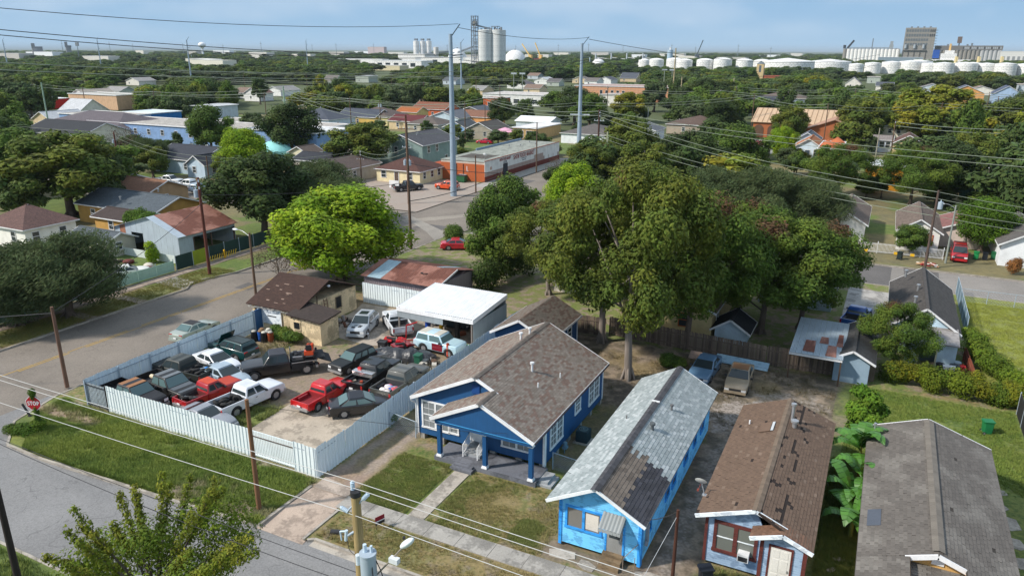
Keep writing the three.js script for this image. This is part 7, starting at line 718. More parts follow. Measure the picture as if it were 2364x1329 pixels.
// ---------- fences, poles, wires and street things ----------
const PK = uvm(bx(0.135, 1.75, 0.02, 0, 0.875, 0)), PKM = [hex('#6d5f53', 0.95, 'wood'), hex('#7d6e60', 0.95, 'wood'), hex('#5c5048', 0.95, 'wood')];
function boardFence(label, a, b, h, seed, mats = PKM, face = 1) { const L = Math.hypot(b[0] - a[0], b[1] - a[1]), n = Math.floor(L / 0.145), o = thing('board_fence', label, 'fence', [a[0], 0, a[1]], Math.atan2(-(b[1] - a[1]), b[0] - a[0])), r = rng(seed); for (let i = 0; i < n; i++) { const m = new THREE.Mesh(PK, mats[Math.floor(r() * mats.length)]); m.name = 'picket'; m.position.set(0.07 + i * 0.145, 0.03 + r() * 0.04, r() * 0.008); m.rotation.z = (r() - 0.5) * 0.02; m.scale.y = h / 1.75 * (0.98 + r() * 0.04); m.castShadow = m.receiveShadow = true; o.add(m); } for (let x = 0; x <= L; x += 2.4) part(o, 'post', b2(x - 0.05, x + 0.05, 0, h - 0.05, face * 0.06 - 0.05, face * 0.06 + 0.05), mats[0]); for (const y of [0.35, h - 0.4]) part(o, 'rail', b2(0, L, y, y + 0.09, face > 0 ? 0.021 : -0.06, face > 0 ? 0.06 : -0.021), mats[0]); return o; }
boardFence('weathered board fence behind the light blue cottage and its cars', [8, -31.6], [22.2, -30.8], 1.75, 1); boardFence('grey board fence before the corrugated patio roof', [22.3, -30.9], [30.6, -31.3], 1.75, 2); boardFence('board fence behind the blue garage', [0.2, -30.2], [7.9, -30.9], 1.8, 3);
boardFence('reddish board fence beside the creeper covered corner', [37.4, -39.5], [37.7, -33], 1.3, 4, [hex('#8a4a34', 0.9, 'wood'), hex('#7a3f2c', 0.9, 'wood')]);
// link fence: steel frame and wire lattice
function linkFence(label, a, b, h, mesh = GALV, gap = 0.16, name = 'link_fence', bars) { const L = Math.hypot(b[0] - a[0], b[1] - a[1]), o = thing(name, label, 'fence', [a[0], 0, a[1]], Math.atan2(-(b[1] - a[1]), b[0] - a[0])); for (let x = 0; x <= L + 0.01; x += L / Math.max(1, Math.round(L / 2.6))) part(o, 'post', cy(0.035, 0.035, h, x, 0, 0, 6), GALV); part(o, 'rail', rod([0, h, 0], [L, h, 0], 0.025), GALV); if (!bars) { const l = []; for (let s = -h; s < L; s += gap) for (const q of [1, -1]) { const x0 = Math.max(0, s), x1 = Math.min(L, s + h); if (x1 - x0 < 0.05) continue; const y = (x) => q > 0 ? x - s : h - (x - s); l.push(rod([x0, y(x0), 0], [x1, y(x1), 0], 0.005, 0.005, 3)); } part(o, 'wire_mesh', l, mesh).userData = { kind: 'stuff' }; } return o; }
linkFence('link gate frame between the white side fence and the bungalow', [0.15, -7.4], [2.6, -7.0], 1.25); linkFence('low link fence between the bungalow and light blue cottage', [12.6, -7.6], [15.8, -7.2], 1.2); linkFence('link fence beside the yellow green lawn', [38, -61], [38, -46.5], 1.9, hex('#5d7482', 0.6), 0.12); linkFence('thin link fence across the far edge of the lawn', [38.2, -58.2], [58, -58.6], 1.4, GALV, 0.3);
{ const o = thing('mint_fence', 'mint green metal fence along the far pavement', 'fence', [-45.6, 0, 14], -PI / 2 + PI); const m = hex('#9fbfae', 0.6, 'metal'); for (let i = 0; i < 17; i++) for (let k = 0; k < 5; k++) part(o, 'board', b2(i * 2.45, i * 2.45 + 2.4, 0.05 + k * 0.25, 0.29 + k * 0.25, -0.02 + (k % 2) * 0.012, 0.02 + (k % 2) * 0.012), m); for (let i = 0; i <= 17; i++) part(o, 'post', cy(0.05, 0.05, 1.5, i * 2.45, 0, -0.08, 8), GALV); }
{ const o = thing('mint_fence', 'pale metal fence along the back of the cluttered lot', 'fence', [-58.5, 0, -29.9], 0); const m = hex('#c9d0cc', 0.6, 'metal'); for (let i = 0; i < 5; i++) for (let k = 0; k < 4; k++) part(o, 'board', b2(i * 2.6, i * 2.6 + 2.55, 0.05 + k * 0.25, 0.29 + k * 0.25, -0.02, 0.02), m); }
{ const o = thing('screen_fence', 'dark green screened fence before the tin workshop', 'fence', [-45.4, 0, -27.8], PI / 2); for (let i = 0; i < 6; i++) { part(o, 'screen', b2(i * 2.5, i * 2.5 + 2.45, 0.1, 1.85, -0.015, 0.015), i === 1 ? hex('#8f9a22', 0.9) : hex('#1f3a33', 0.9)); part(o, 'post', cy(0.04, 0.04, 1.95, i * 2.5, 0, 0, 6), GALV); } }
for (let i = 0; i < 12; i++) top1('leaning_stake', bar([-44.9, 0.05, -32.3 - i * 0.38], [-44.9, 0.75, -32.55 - i * 0.38], 0.05, 0.1), hex('#d8b43c'), 'yellow stake leaning on the green screened fence', 'stake', 'yellow stakes'); { const o = thing('bollard', 'yellow pipe bollard beside the workshop entrance', 'bollard', [-44.6, 0, -34.5]); part(o, 'post', cy(0.12, 0.12, 1.1, 0, 0, 0, 10), hex('#d9a514')); part(o, 'cap', new THREE.SphereGeometry(0.12, 10, 5, 0, 2 * PI, 0, PI / 2).translate(0, 1.1, 0), hex('#d9a514')); }
{ const o = thing('picket_fence', 'white steel picket fence along the second street', 'fence', [24.6, 0, -75.7], 0.03); for (let i = 0; i < 86; i++) part(o, 'picket', b2(i * 0.15 - 0.018, i * 0.15 + 0.018, 0.1, 1.4, -0.018, 0.018), WHITE); for (const y of [0.2, 1.25]) part(o, 'rail', b2(0, 12.9, y, y + 0.05, -0.045, -0.02), WHITE); for (let i = 0; i < 6; i++) part(o, 'post', b2(i * 2.55 - 0.04, i * 2.55 + 0.04, 0, 1.6, -0.1, -0.05), WHITE); } for (const [x, l] of [[28.1, 'left'], [31.7, 'middle'], [33.6, 'right']]) top1('warning_board', b2(x, x + 0.5, 0.2, 0.55, -75.4, -75.36), hex('#e0b020'), l + ' yellow board on the white picket fence', 'sign');
{ const o = thing('green_fence', 'tall dark green fence beyond the round tree', 'fence', [42, 0, -126], 0); for (let i = 0; i < 7; i++) part(o, 'panel', b2(i * 2.5, i * 2.5 + 2.45, 0, 2.4, -0.03, 0.03), hex('#1d4236', 0.8)); part(o, 'rail', b2(0, 17.5, 2.3, 2.42, 0.03, 0.08), hex('#2a5244')); } { const o = thing('screen_fence', 'black mesh fence at the right edge of the lawn', 'fence', [40.2, 0, -30], -PI / 2); part(o, 'screen', b2(0, 9, 0.05, 1.7, -0.02, 0.02), BLACK); for (let i = 0; i < 5; i++) part(o, 'post', cy(0.04, 0.04, 1.8, i * 2.2, 0, 0, 6), GALV); }
// poles
function pole(label, x, z, h, r = 0.15, m = WOODP, { lean = [0, 0], arms = [], pot = [], lamp, name = 'utility_pole', ins } = {}) { const o = thing(name, label, 'pole', [x, 0, z]); part(o, 'shaft', rod([0, 0, 0], [lean[0], h, lean[1]], r, r * 0.72, 10), m); for (const [y, w, a] of arms) { part(o, 'crossarm', bx(w, 0.12, 0.1, 0, y, 0).rotateY(a ?? 0), m === WOODP ? WOODP : STEEL); for (const q of [-0.45, -0.15, 0.15, 0.45]) part(o, 'insulator', cy(0.05, 0.04, 0.2, w * q, y + 0.06, 0, 6).rotateY(a ?? 0), PORC); } for (const [y, dx, dz] of pot) { const t = part(o, 'transformer', cy(0.28, 0.28, 0.85, dx, y, dz, 14), GALV); part(t, 'bushing', cy(0.06, 0.05, 0.25, dx, y + 0.85, dz, 6), PORC); } if (lamp) { const [y, dx, dz] = lamp; part(o, 'lamp_arm', tube([[0, y, 0], [dx * 0.5, y + 0.45, dz * 0.5], [dx, y + 0.5, dz]], 0.035), STEEL); part(o, 'lamp_head', new THREE.SphereGeometry(0.28, 10, 8).scale(1.4, 0.45, 0.7).rotateY(Math.atan2(-dz, dx)).translate(dx, y + 0.48, dz), hex('#d8dde0', 0.4)); } if (ins) for (const y of ins) part(o, 'insulator', cy(0.07, 0.05, 0.3, 0.15, y, 0.1, 8), PORC); return o; }
pole('short bare wooden pole on the grass verge', -0.8, 4.2, 7.1, 0.15, hex('#7d5a3e', 0.95, 'wood')); pole('wooden pole at the corner of the side road', -26.4, -1.3, 6.7, 0.16, hex('#6d5142', 0.95, 'wood')); pole('wooden street light pole behind the cream office', -29.4, -24.5, 7.2, 0.15, WOODP, { lamp: [6.8, -2.2, -0.2] }); pole('brown pole with transformer before the tin workshop', -40.8, -28.6, 11.5, 0.2, hex('#5f3226', 0.9, 'wood'), { pot: [[9.2, -0.45, 0.1]], ins: [11, 10.2] });
pole('tall brown pole at the near junction corner', -26.2, -49.3, 16.7, 0.2, WOODP, { arms: [[15.8, 2.4, 0.2]] }); pole('tall brown pole with two transformers beside the cream house', -43.9, -75, 15, 0.22, hex('#5f3a2a', 0.9, 'wood'), { arms: [[9.6, 2.2, -0.2]], pot: [[6.6, -0.45, 0], [6.6, 0.45, 0]] }); pole('dark pole before the orange brick wall', -38.7, -89.5, 6.9); pole('dark pole beside the white market wall', -38.6, -116.4, 10.7); pole('short dark pole beside the junction lane', -29.5, -82.3, 5.6); pole('pole with white insulators left of the cream house', -65.3, -89.7, 6.2, 0.16, WOODP, { arms: [[4.3, 1.8]], ins: [5.8, 5.2] }); pole('dark pole before the slate blue house', -83.7, -67.8, 6.5); pole('brown pole left of the parked cars', -114.1, -71.7, 9, 0.2, hex('#5f3226', 0.9, 'wood'), { pot: [[6.5, -0.5, 0]] }); pole('pale green pole beside the blue apartments', -108.6, -116, 16.5, 0.24, hex('#8fa890', 0.8), { arms: [[13, 1.2]] }); pole('pale green pole beside the cream house', -190, -106, 16, 0.24, hex('#8fa890', 0.8)); pole('tall pole with crossarm beyond the market trees', -20.9, -106.2, 14.7, 0.22, hex('#4c3228', 0.9, 'wood'), { arms: [[12.6, 2]], ins: [14, 13.4] }); pole('pale green pole beside the crossarm pole', -19.2, -106.6, 10.6, 0.2, hex('#a3a88a', 0.8)); pole('black pole beyond the blue porch house', -84.7, -178, 11.2); pole('dark pole beside the broad hip roof', -121.1, -173, 9.5, 0.16, WOODP, { pot: [[7.4, -0.4, 0], [7.4, 0.4, 0]] });
pole('dark pole before the brick hall', -9.6, -214, 12.6); pole('dark pole before the rust orange roof', 13.6, -188.7, 12.2); pole('leaning dark pole under the yellow trees', 40.3, -214, 12, 0.16, WOODP, { lean: [1.2, 0] }); pole('pale pole among the right cottages', 27, -170, 8, 0.15, hex('#9a9484')); pole('pole with transformer beside the second street', 35.2, -70.6, 9.7, 0.17, hex('#5a4a42', 0.9, 'wood'), { pot: [[7.5, 0.45, 0.1]] }); pole('grey pole with street light beside the red van', 37.6, -74.5, 7.4, 0.13, hex('#8a9088', 0.8), { lamp: [7, -1.6, 0] }); pole('leaning grey pole in the right trees', 44.5, -112, 9, 0.16, hex('#8a7d6c')); pole('palm like leaning pole beside the blue right house', 46.5, -120, 8.2, 0.2, hex('#8a7458')); pole('tall pale wooden pole before the tank row', -73.2, -360, 26.5, 0.4, hex('#a89a78', 0.9, 'wood'), { arms: [[8, 6]] }); pole('pale wooden pole beside the tall one', -58.4, -317.5, 14, 0.32, hex('#a89a78', 0.9, 'wood'), { arms: [[7, 5]] }); pole('pale wooden pole left of the church tower', -44.1, -366, 12.3, 0.35, hex('#b0a688', 0.9, 'wood')); pole('dark service pole beside the light blue cottage', 22.35, 0.1, 4.7, 0.1, hex('#4a2a1c', 0.9, 'wood')); pole('dark pole at the bottom left corner', -6.6, 14.4, 9, 0.17, hex('#2d2420', 0.9, 'wood'));
for (const [i, [x, z, h]] of [[-150, -330, 14], [-146, -332, 14], [-92, -410, 15], [-88, -412, 15]].entries()) { const o = thing('sports_light', ['first', 'second', 'third', 'fourth'][i] + ' slim sports field light from the left', 'mast', [x, 0, z]); part(o, 'pole', cy(0.25, 0.18, h, 0, 0, 0, 8), hex('#8d9488')); part(o, 'lamp_rack', b2(-1.6, 1.6, h - 0.8, h, -0.2, 0.2), hex('#9aa4a8')); }
const SP = hex('#8f9fac', 0.45, 'metal'); function steelPole(label, x, z, h, dir, r = 0.5, arms = [0.86, 0.72]) { const o = thing('transmission_pole', label, 'pole', [x, 0, z], dir); part(o, 'shaft', cy(r, r * 0.55, h, 0, 0, 0, 14), SP); part(o, 'davit', bar([0, h - 0.6, 0], [1.7, h + 1.6, 0], 0.14, 0.14), hex('#3d4a54')); for (const a of arms) { part(o, 'arm', bar([0, h * a, 0], [2.1, h * a + 0.3, 0], 0.14, 0.16), hex('#3d4a54')); part(o, 'insulator', cy(0.1, 0.1, 1.0, 2.05, h * a - 0.8, 0, 8), PORC); } return o; }
steelPole('nearest tall steel transmission pole beside the orange suv', -40.6, -84.6, 28, 0.3, 0.58, [0.87]); { const o = steelPole('tall steel transmission pole with white crossarm beyond the market', -42.4, -151, 27, 0.3, 0.6, [0.87]); part(o, 'crossarm', b2(-2.5, 2.5, 9.6, 9.85, -0.1, 0.1), hex('#c9d0d4')); } steelPole('steel transmission pole just right of the nearest one, farther away', -173, -315, 29, 0.3, 0.5); steelPole('steel transmission pole beside the water tower', -337, -286, 30, 0.2, 0.5); steelPole('steel transmission pole right of the water tower', -560, -640, 34, 0.2, 0.62); steelPole('steel transmission pole left of the water tower', -700, -490, 34, 0.2, 0.62); steelPole('leftmost steel transmission pole', -790, -450, 33, 0.2, 0.62);
// foreground pole with transformer and street light
{ const o = thing('utility_pole', 'foreground wooden pole with grey transformer and street light', 'pole', [13.67, 0, 12.9]), wd = hex('#a08a5e', 0.9, 'wood'); part(o, 'shaft', cy(0.22, 0.165, 10.5, 0, 0, 0, 20), wd); part(o, 'pole_cap', [cy(0.185, 0.185, 0.2, 0, 10.42, 0, 16)], BLACK); const ins = (x, y, z, a) => { const l = []; for (let i = 0; i < 5; i++) l.push(cy(0.075, 0.085, 0.045, 0, i * 0.065, 0, 12)); l.push(cy(0.05, 0.05, 0.36, 0, 0, 0, 10)); return part(o, 'insulator', mg(l).rotateX(a[0]).rotateZ(a[1]).translate(x, y, z), PORC); }; ins(-0.14, 10.6, -0.04, [0, 0]); ins(0.34, 10.4, 0.0, [0, -0.7]); ins(-0.28, 9.75, 0.12, [0, 1.3]); part(o, 'bracket', rod([0.1, 10.1, 0], [0.36, 10.45, 0], 0.035), GALV); part(o, 'bracket', rod([-0.12, 10.0, 0.02], [-0.35, 9.74, 0.12], 0.035), GALV); part(o, 'bracket', rod([-0.05, 9.0, 0.1], [-0.3, 8.8, 0.2], 0.05), GALV); part(o, 'cutout', [rod([-0.42, 8.55, 0.2], [-0.36, 9.0, 0.2], 0.06), rod([-0.62, 8.5, 0.2], [-0.66, 8.85, 0.2], 0.03), rod([-0.66, 8.85, 0.2], [-0.4, 8.95, 0.2], 0.035)], PORC);
  const t = part(o, 'transformer', [cy(0.29, 0.29, 1.05, 0.62, 7.35, 0.3, 22), cy(0.31, 0.31, 0.06, 0.62, 8.4, 0.3, 22)], GALV); part(t, 'bushing', cy(0.08, 0.07, 0.3, 0.5, 8.46, 0.3, 10), PORC); part(t, 'bushing', cy(0.06, 0.05, 0.26, 0.72, 8.46, 0.22, 10), PORC); part(o, 'arrester', cy(0.09, 0.09, 0.4, 0.2, 7.85, 0.35, 10), hex('#d4dde4', 0.5)); part(o, 'lead', tube([[-0.36, 8.55, 0.2], [-0.2, 8.3, 0.3], [0.1, 8.2, 0.35], [0.2, 8.25, 0.36]], 0.012), BLACK); part(o, 'lead', tube([[0.85, 8.1, 0.4], [0.95, 7.6, 0.5], [1.05, 7.0, 0.6]], 0.02), BLACK); part(o, 'lead', tube([[0.88, 8.15, 0.2], [1.1, 7.7, 0.2], [1.3, 7.1, 0.3]], 0.02), BLACK);
  part(o, 'lamp_arm', rod([0.4, 6.9, 0.1], [2.0, 9.0, 0.1], 0.035), hex('#8d8478', 0.5)); part(o, 'lamp_head', new THREE.SphereGeometry(0.3, 16, 10).scale(1.25, 0.42, 0.62).rotateZ(0.75).translate(2.2, 9.25, 0.1), hex('#dfe6ec', 0.35)); part(o, 'photocell', cy(0.05, 0.05, 0.09, 2.08, 9.38, 0.1, 8), BLACK); part(o, 'ballast_box', [bx(0.36, 0.2, 0.2, 1.68, 8.42, 0.18)], hex('#d4d8da', 0.5)); }
// wires
const WIRE = mat(0.5, 0.5, 0.48, 0.6, null), CABLE = mat(0.03, 0.03, 0.032, 0.7, null); let wn = 0;
function wire(label, a, b, sag, r = 0.014, m = WIRE, group) { const n = Math.max(8, Math.min(28, Math.round(dist(a, b) / 6))), P = []; for (let i = 0; i <= n; i++) { const t = i / n; P.push([lerp(a[0], b[0], t), lerp(a[1], b[1], t) - sag * 4 * t * (1 - t), lerp(a[2], b[2], t)]); } return top1('power_line', tube(P, r, 4, n), m, label, 'wire', group); }
wire('foreground wire over the top insulator', [-45, 10.95, 12.8], [13.53, 10.97, 12.86], 0.25, 0.016); wire('foreground wire on the middle insulator', [-45, 10.75, 12.9], [14.13, 10.72, 12.9], 0.25, 0.016); wire('foreground wire on the lowest insulator', [-45, 9.6, 13.05], [13.3, 9.72, 13.05], 0.35, 0.016); wire('foreground wire running right from the top insulator', [13.53, 10.97, 12.86], [60, 10.9, 12.8], 0.25, 0.016); wire('foreground wire running right from the middle insulator', [14.13, 10.72, 12.9], [60, 10.6, 12.9], 0.25, 0.016); wire('foreground wire running right from the lowest insulator', [13.3, 9.72, 13.05], [60, 9.6, 13.05], 0.3, 0.016);
wire('dark cable over the street at the lower left', [-30, 8.6, 13.6], [13.6, 7.2, 13], 0.4, 0.02, CABLE); wire('lower dark cable over the street', [-6.6, 8.4, 14.4], [13.6, 6.6, 13], 0.3, 0.02, CABLE); wire('dark cable from the corner pole over the verge', [-26.4, 6.3, -1.3], [-40.8, 8.4, -28.6], 0.5, 0.03, CABLE); wire('dark cable along the side road from the corner pole', [-26.4, 6.2, -1.3], [-60, 6, 20], 0.5, 0.04, CABLE); wire('black cable crossing the junction', [-26.2, 6.5, -49.3], [-29.5, 5.2, -82.3], 0.6, 0.05, CABLE); wire('black cable to the dark pole by the orange wall', [-29.5, 5.3, -82.3], [-43.9, 7, -75], 0.4, 0.05, CABLE); wire('cable from tall junction pole to workshop pole', [-26.2, 9, -49.3], [-40.8, 9.5, -28.6], 0.5, 0.03, CABLE); wire('service cable to the light blue cottage', [22.35, 4.6, 0.1], [20.4, 2.9, -0.9], 0.15, 0.02, CABLE); wire('guy line down from the service pole', [22.35, 4.4, 0.1], [20.7, 0, 2.6], 0, 0.012, hex('#b8bcc0')); wire('cable from the corner pole to the bare pole', [-0.8, 6.9, 4.2], [12.4, 3.0, -6.4], 0.4, 0.012, CABLE);
// transmission conductors towards the left, past the camera
wire('upper transmission wire crossing the left sky', [-39, 29.6, -84.6], [-52, 29.5, -11], 1.2, 0.035, CABLE); wire('middle transmission wire crossing the left sky', [-38.6, 24.6, -84.2], [-52, 27.6, -11], 0.9, 0.04, CABLE); wire('lower transmission wire crossing the left sky', [-38.6, 24.2, -85.2], [-52, 27.1, -11], 1.0, 0.04, CABLE); for (const [y, k] of [[29, 'top'], [23.8, 'middle'], [23.2, 'bottom']]) wire(k + ' transmission wire between the two tall steel poles', [-39, y, -84.6], [-40.6, y - 0.6, -151], 1, 0.045, CABLE); for (const [y, k] of [[28, 'top'], [23, 'middle']]) wire(k + ' transmission wire running off beyond the second steel pole', [-40.6, y, -151], [20, y - 4, -420], 5, 0.06, CABLE);
// distribution lines across the middle distance
const DW = hex('#838c7c', 0.7); [['row behind the market', [[-330, 9.5, -190], [-190, 15.5, -106], [-108.6, 16, -116], [-43.9, 14.6, -75]], 1.6], ['row along the second street west', [[-260, 8, -90], [-114.1, 8.8, -71.7], [-83.7, 6.4, -67.8], [-65.3, 6.1, -89.7], [-43.9, 9.6, -75], [-26.2, 16.3, -49.3]], 1], ['row north of the market', [[-420, 9, -330], [-250, 10, -250], [-121.1, 9.4, -173], [-84.7, 11.1, -178], [-20.9, 14.4, -106.2]], 1.5], ['row through the right blocks', [[-84.7, 11, -178], [-58, 10, -190], [-9.6, 12.4, -214], [13.6, 12, -188.7], [40.5, 11.6, -214], [110, 11.5, -230]], 1.2], ['row along the second street east', [[-20.9, 14.2, -106.2], [35.2, 9.5, -70.6], [75, 10, -66]], 1.5], ['lower row along the second street east', [[-20.9, 10.4, -106.2], [35.2, 7.4, -70.6], [75, 8, -66]], 1.2], ['near right row', [[-26.2, 16, -49.3], [-20.9, 14, -106.2]], 0.8], ['right hand row past the camera', [[-20.9, 14.5, -106.2], [60, 14.8, -60]], 1.2]].forEach(([n, P, s]) => { for (const [k, dy] of [['upper', 0], ['lower', -0.8]]) for (let i = 0; i + 1 < P.length; i++) wire(k + ' wire, span ' + ['one', 'two', 'three', 'four', 'five', 'six'][i] + ', ' + n, [P[i][0], P[i][1] + dy, P[i][2]], [P[i + 1][0], P[i + 1][1] + dy, P[i + 1][2]], s, 0.024 + Math.max(0, (-P[i][2] - 60) * 0.0002), DW, 'wires of the ' + n); });
for (const [y, k] of [[21.9, 'third'], [21.2, 'fourth']]) wire(k + ' transmission wire crossing the left side', [-38.6, y, -84.2], [-50, y + 2.3, -13], 0.7, 0.04, DW);
[[-330, -60, -158, 42, 'far west'], [-300, 60, -262, 45, 'middle north'], [30, 130, -150, 34, 'far east'], [-420, -80, -345, 60, 'school'], [-30, 110, -300, 45, 'golden tree']].forEach(([x0, x1, z, st, n], k) => { let q; for (let x = x0; x <= x1; x += st) { const zz = z + Math.sin(x * 0.05 + k) * 6; pole('distribution pole of the ' + n + ' row', x, zz, 11.5, 0.17, WOODP, { arms: [[10.8, 2.2, 1.57]] }).userData.group = n + ' pole row'; if (q) for (const [dy, w] of [[11, 'upper'], [10.2, 'lower']]) wire(w + ' wire of the ' + n + ' row', [q[0], dy, q[1]], [x, dy, zz], 0.9, 0.05 + k * 0.008, DW, n + ' row wires'); q = [x, zz]; } });
// stop sign
{ const o = thing('stop_sign', 'red octagonal stop sign on a creeper covered post', 'sign', [-21.3, 0, 4.15], 0.42); const oct = (r) => Array.from({ length: 8 }, (_, i) => [Math.cos(PI / 8 + i * PI / 4) * r, Math.sin(PI / 8 + i * PI / 4) * r]); part(o, 'post', cy(0.04, 0.04, 3.2, 0, 0, -0.06, 8), GALV); part(o, 'border', extr(oct(0.56), 0.02).translate(0, 2.2, 0), WHITE); part(o, 'plate', extr(oct(0.52), 0.012).translate(0, 2.2, 0.012), hex('#b01020', 0.5, null)); part(o, 'lettering', text('STOP', 0.3, 0.01).scale(0.82, 1, 1).translate(0, 2.2, 0.02), WHITE); }
{ const o = thing('street_sign', 'black leaning post stub at the left road edge', 'post', [-24.2, 0, 3.0]); part(o, 'post', bar([0, 0, 0], [-0.5, 0.9, 0.1], 0.12, 0.1), BLACK); part(o, 'base', b2(-0.12, 0.12, 0, 0.06, -0.12, 0.12), BLACK); }
{ const o = thing('yard_sign', 'red and black yard sign on the verge', 'sign', [6.45, 0, 2.4], 1.2); part(o, 'panel', b2(-0.3, 0.3, 0.3, 0.8, -0.01, 0.01), hex('#8a1424')); part(o, 'lower_panel', b2(-0.3, 0.3, 0.3, 0.48, -0.014, 0.014), BLACK); part(o, 'white_stripe', b2(-0.3, 0.3, 0.48, 0.54, -0.015, 0.015), WHITE); for (const x of [-0.25, 0.25]) part(o, 'stake', rod([x, 0, 0], [x, 0.8, 0], 0.012), BLACK); }
{ const o = thing('drain_box', 'small dark utility box on the verge', 'box', [4.5, 0, 3.9], 0.4); part(o, 'body', extr([[-0.3, 0], [0.3, 0], [0.26, 0.16], [-0.26, 0.16]], 0.3, 0.03), BLACK); part(o, 'lid', b2(-0.24, 0.24, 0.16, 0.18, -0.12, 0.12), PLASTIC); }
{ const o = thing('air_conditioner', 'dark green air conditioner on a pad beside the bungalow', 'air conditioner', [13.05, 0, -11.8]); part(o, 'pad', b2(-0.55, 0.55, 0, 0.08, -0.55, 0.55), CONC); part(o, 'housing', extr([[-0.4, 0.08], [0.4, 0.08], [0.4, 0.95], [-0.4, 0.95]], 0.8, 0.04), hex('#2a4048', 0.6)); part(o, 'fan_guard', [new THREE.TorusGeometry(0.3, 0.02, 6, 20).rotateX(PI / 2).translate(0, 0.96, 0), new THREE.TorusGeometry(0.18, 0.015, 6, 18).rotateX(PI / 2).translate(0, 0.96, 0), cy(0.08, 0.08, 0.03, 0, 0.95, 0, 10)], hex('#6d8a8c', 0.5)); part(o, 'louver', Array.from({ length: 9 }, (_, i) => b2(-0.42, 0.42, 0.16 + i * 0.08, 0.19 + i * 0.08, -0.42, 0.42)), hex('#22363c', 0.6)); }
// cars behind the light blue cottage and along the streets
car('sedan', 'blue grey sedan behind the light blue cottage', [18.0, 0, -26.6], -92, '#5d7f9c', { rough: 0.45 }); car('sedan', 'tan sedan with rusty roof behind the light blue cottage', [20.9, 0, -25.9], -88, '#a3927a', { rough: 0.45, roof: mat(0.34, 0.17, 0.08, 0.9, 'plain') });
for (const [x, z, w, c, l] of [[17.2, -29.6, 2.4, '#9c8474', 'tan sheet leaning on the board fence'], [20.4, -29.9, 4.4, '#8aa8b8', 'long pale blue sheet lying before the board fence']]) top1('metal_sheet', bx(w, 0.04, 0.9).rotateX(0.5).rotateY(-0.05).translate(x, 0.3, z), hex(c, 0.6, 'paint'), l, 'sheet');
car('van', 'red minivan parked before the white cottage', [39.2, 0, -77.6], -92, '#b01c24', { roof: '#5a2024' }); bin('bright green wheelie bin beside the red minivan', 41.2, -78.4, 1.4, '#1a8a4a'); bin('black wheelie bin between two green bins', 42.2, -78.6, 1.5, '#1a2028'); bin('dark green wheelie bin beside the black bin', 43.2, -79.4, 1.4, '#156038'); bin('black bin on the far kerb under the small tree', 32.4, -73.8, 1.2, '#1c2a2a');
{ const r = rng(31); for (let i = 0; i < 14; i++) top1('scrap_board', bx(0.5 + r() * 0.9, 0.05, 0.12 + r() * 0.15).rotateY(r() * 3).rotateZ((r() - 0.5) * 0.4).translate(35.6 + (r() - 0.5) * 2.4, 0.1 + r() * 0.2, -72.3 + (r() - 0.5) * 1), hex(['#a83a30', '#d8d0c4', '#c9a27a', '#8a2c28'][i % 4], 0.9), 'broken board in the kerbside pile by the second street', 'board', 'kerbside board pile'); } top1('planter_box', b2(26, 27.6, 0, 0.6, -73.4, -72.4), hex('#6a3a2c'), 'rust red box on the far kerb', 'box');
car('single', 'blue pickup beside the concrete drive', [28.6, 0, -45.6], 80, '#2456a0'); car('sedan', 'red car on the grass behind the rusty shed', [-20.6, 0, -52.4], 30, '#b8122a'); car('suv', 'orange suv in the market forecourt', [-45.2, 0, -89.8], -178, '#cf4a16', { rack: true }); car('crew', 'dark pickup with a white board in the market forecourt', [-51, 0, -85.4], 55, '#15202a'); top1('sign_board', b2(-54.4, -52.2, 0.5, 1.9, -84.1, -84.0), WHITE, 'blank white board before the dark pickup', 'sign'); car('sedan', 'dark blue sedan driving near the junction', [-30.4, -0.12, -86.4], 92, '#1a2238');
{ const o = thing('dumpster', 'green dumpster beside the orange brick wall', 'dumpster', [-46.9, 0, -98.2]); part(o, 'body', extr([[-1, 0.15], [1, 0.15], [1.1, 1.3], [-1.1, 1.3]], 1.3), hex('#14532c', 0.6)); part(o, 'lid', b2(-1.12, 1.12, 1.3, 1.38, -0.66, 0.66), BLACK); }
[['sedan', -107, -66.2, 8, '#dfe3e8', 'white sedan in the row of cars beside the brown pole'], ['sedan', -102.3, -66.8, 172, '#15171c', 'black sedan in the row of cars beside the brown pole'], ['crew', -96, -69, 10, '#d6d8d8', 'pale silver crew cab pickup in the drive'], ['crew', -88.8, -67.6, 186, '#e6e8ea', 'white pickup on the pale drive'], ['suv', -84.8, -66.6, 100, '#aebfcc', 'white suv beside the white pickup'], ['suv', -122, -74, 190, '#151a24', 'black suv under the west trees'], ['crew', -115, -69.5, 12, '#5d1216', 'dark red pickup beside the black suv'], ['crew', -128, -90, 10, '#c6ccd2', 'silver pickup half hidden by west trees'], ['sedan', -265, -148, 10, '#3a4654', 'dark blue car far left before the red shop'], ['sedan', -73.5, -157, 190, '#c0143c', 'crimson car on the road beyond the market'], ['suv', 49, -128, 0, '#141a26', 'black suv beside the blue right house'], ['sedan', 55, -128, 0, '#1a1c22', 'black car beyond the green fence']].forEach(([k, x, z, a, c, l]) => car(k, l, [x, 0, z], a, c)); car('sedan', 'white wreck in the cluttered lot behind the mint fence', [-48.3, 0, -23.6], 60, '#d8d8d2', { rough: 0.6 });
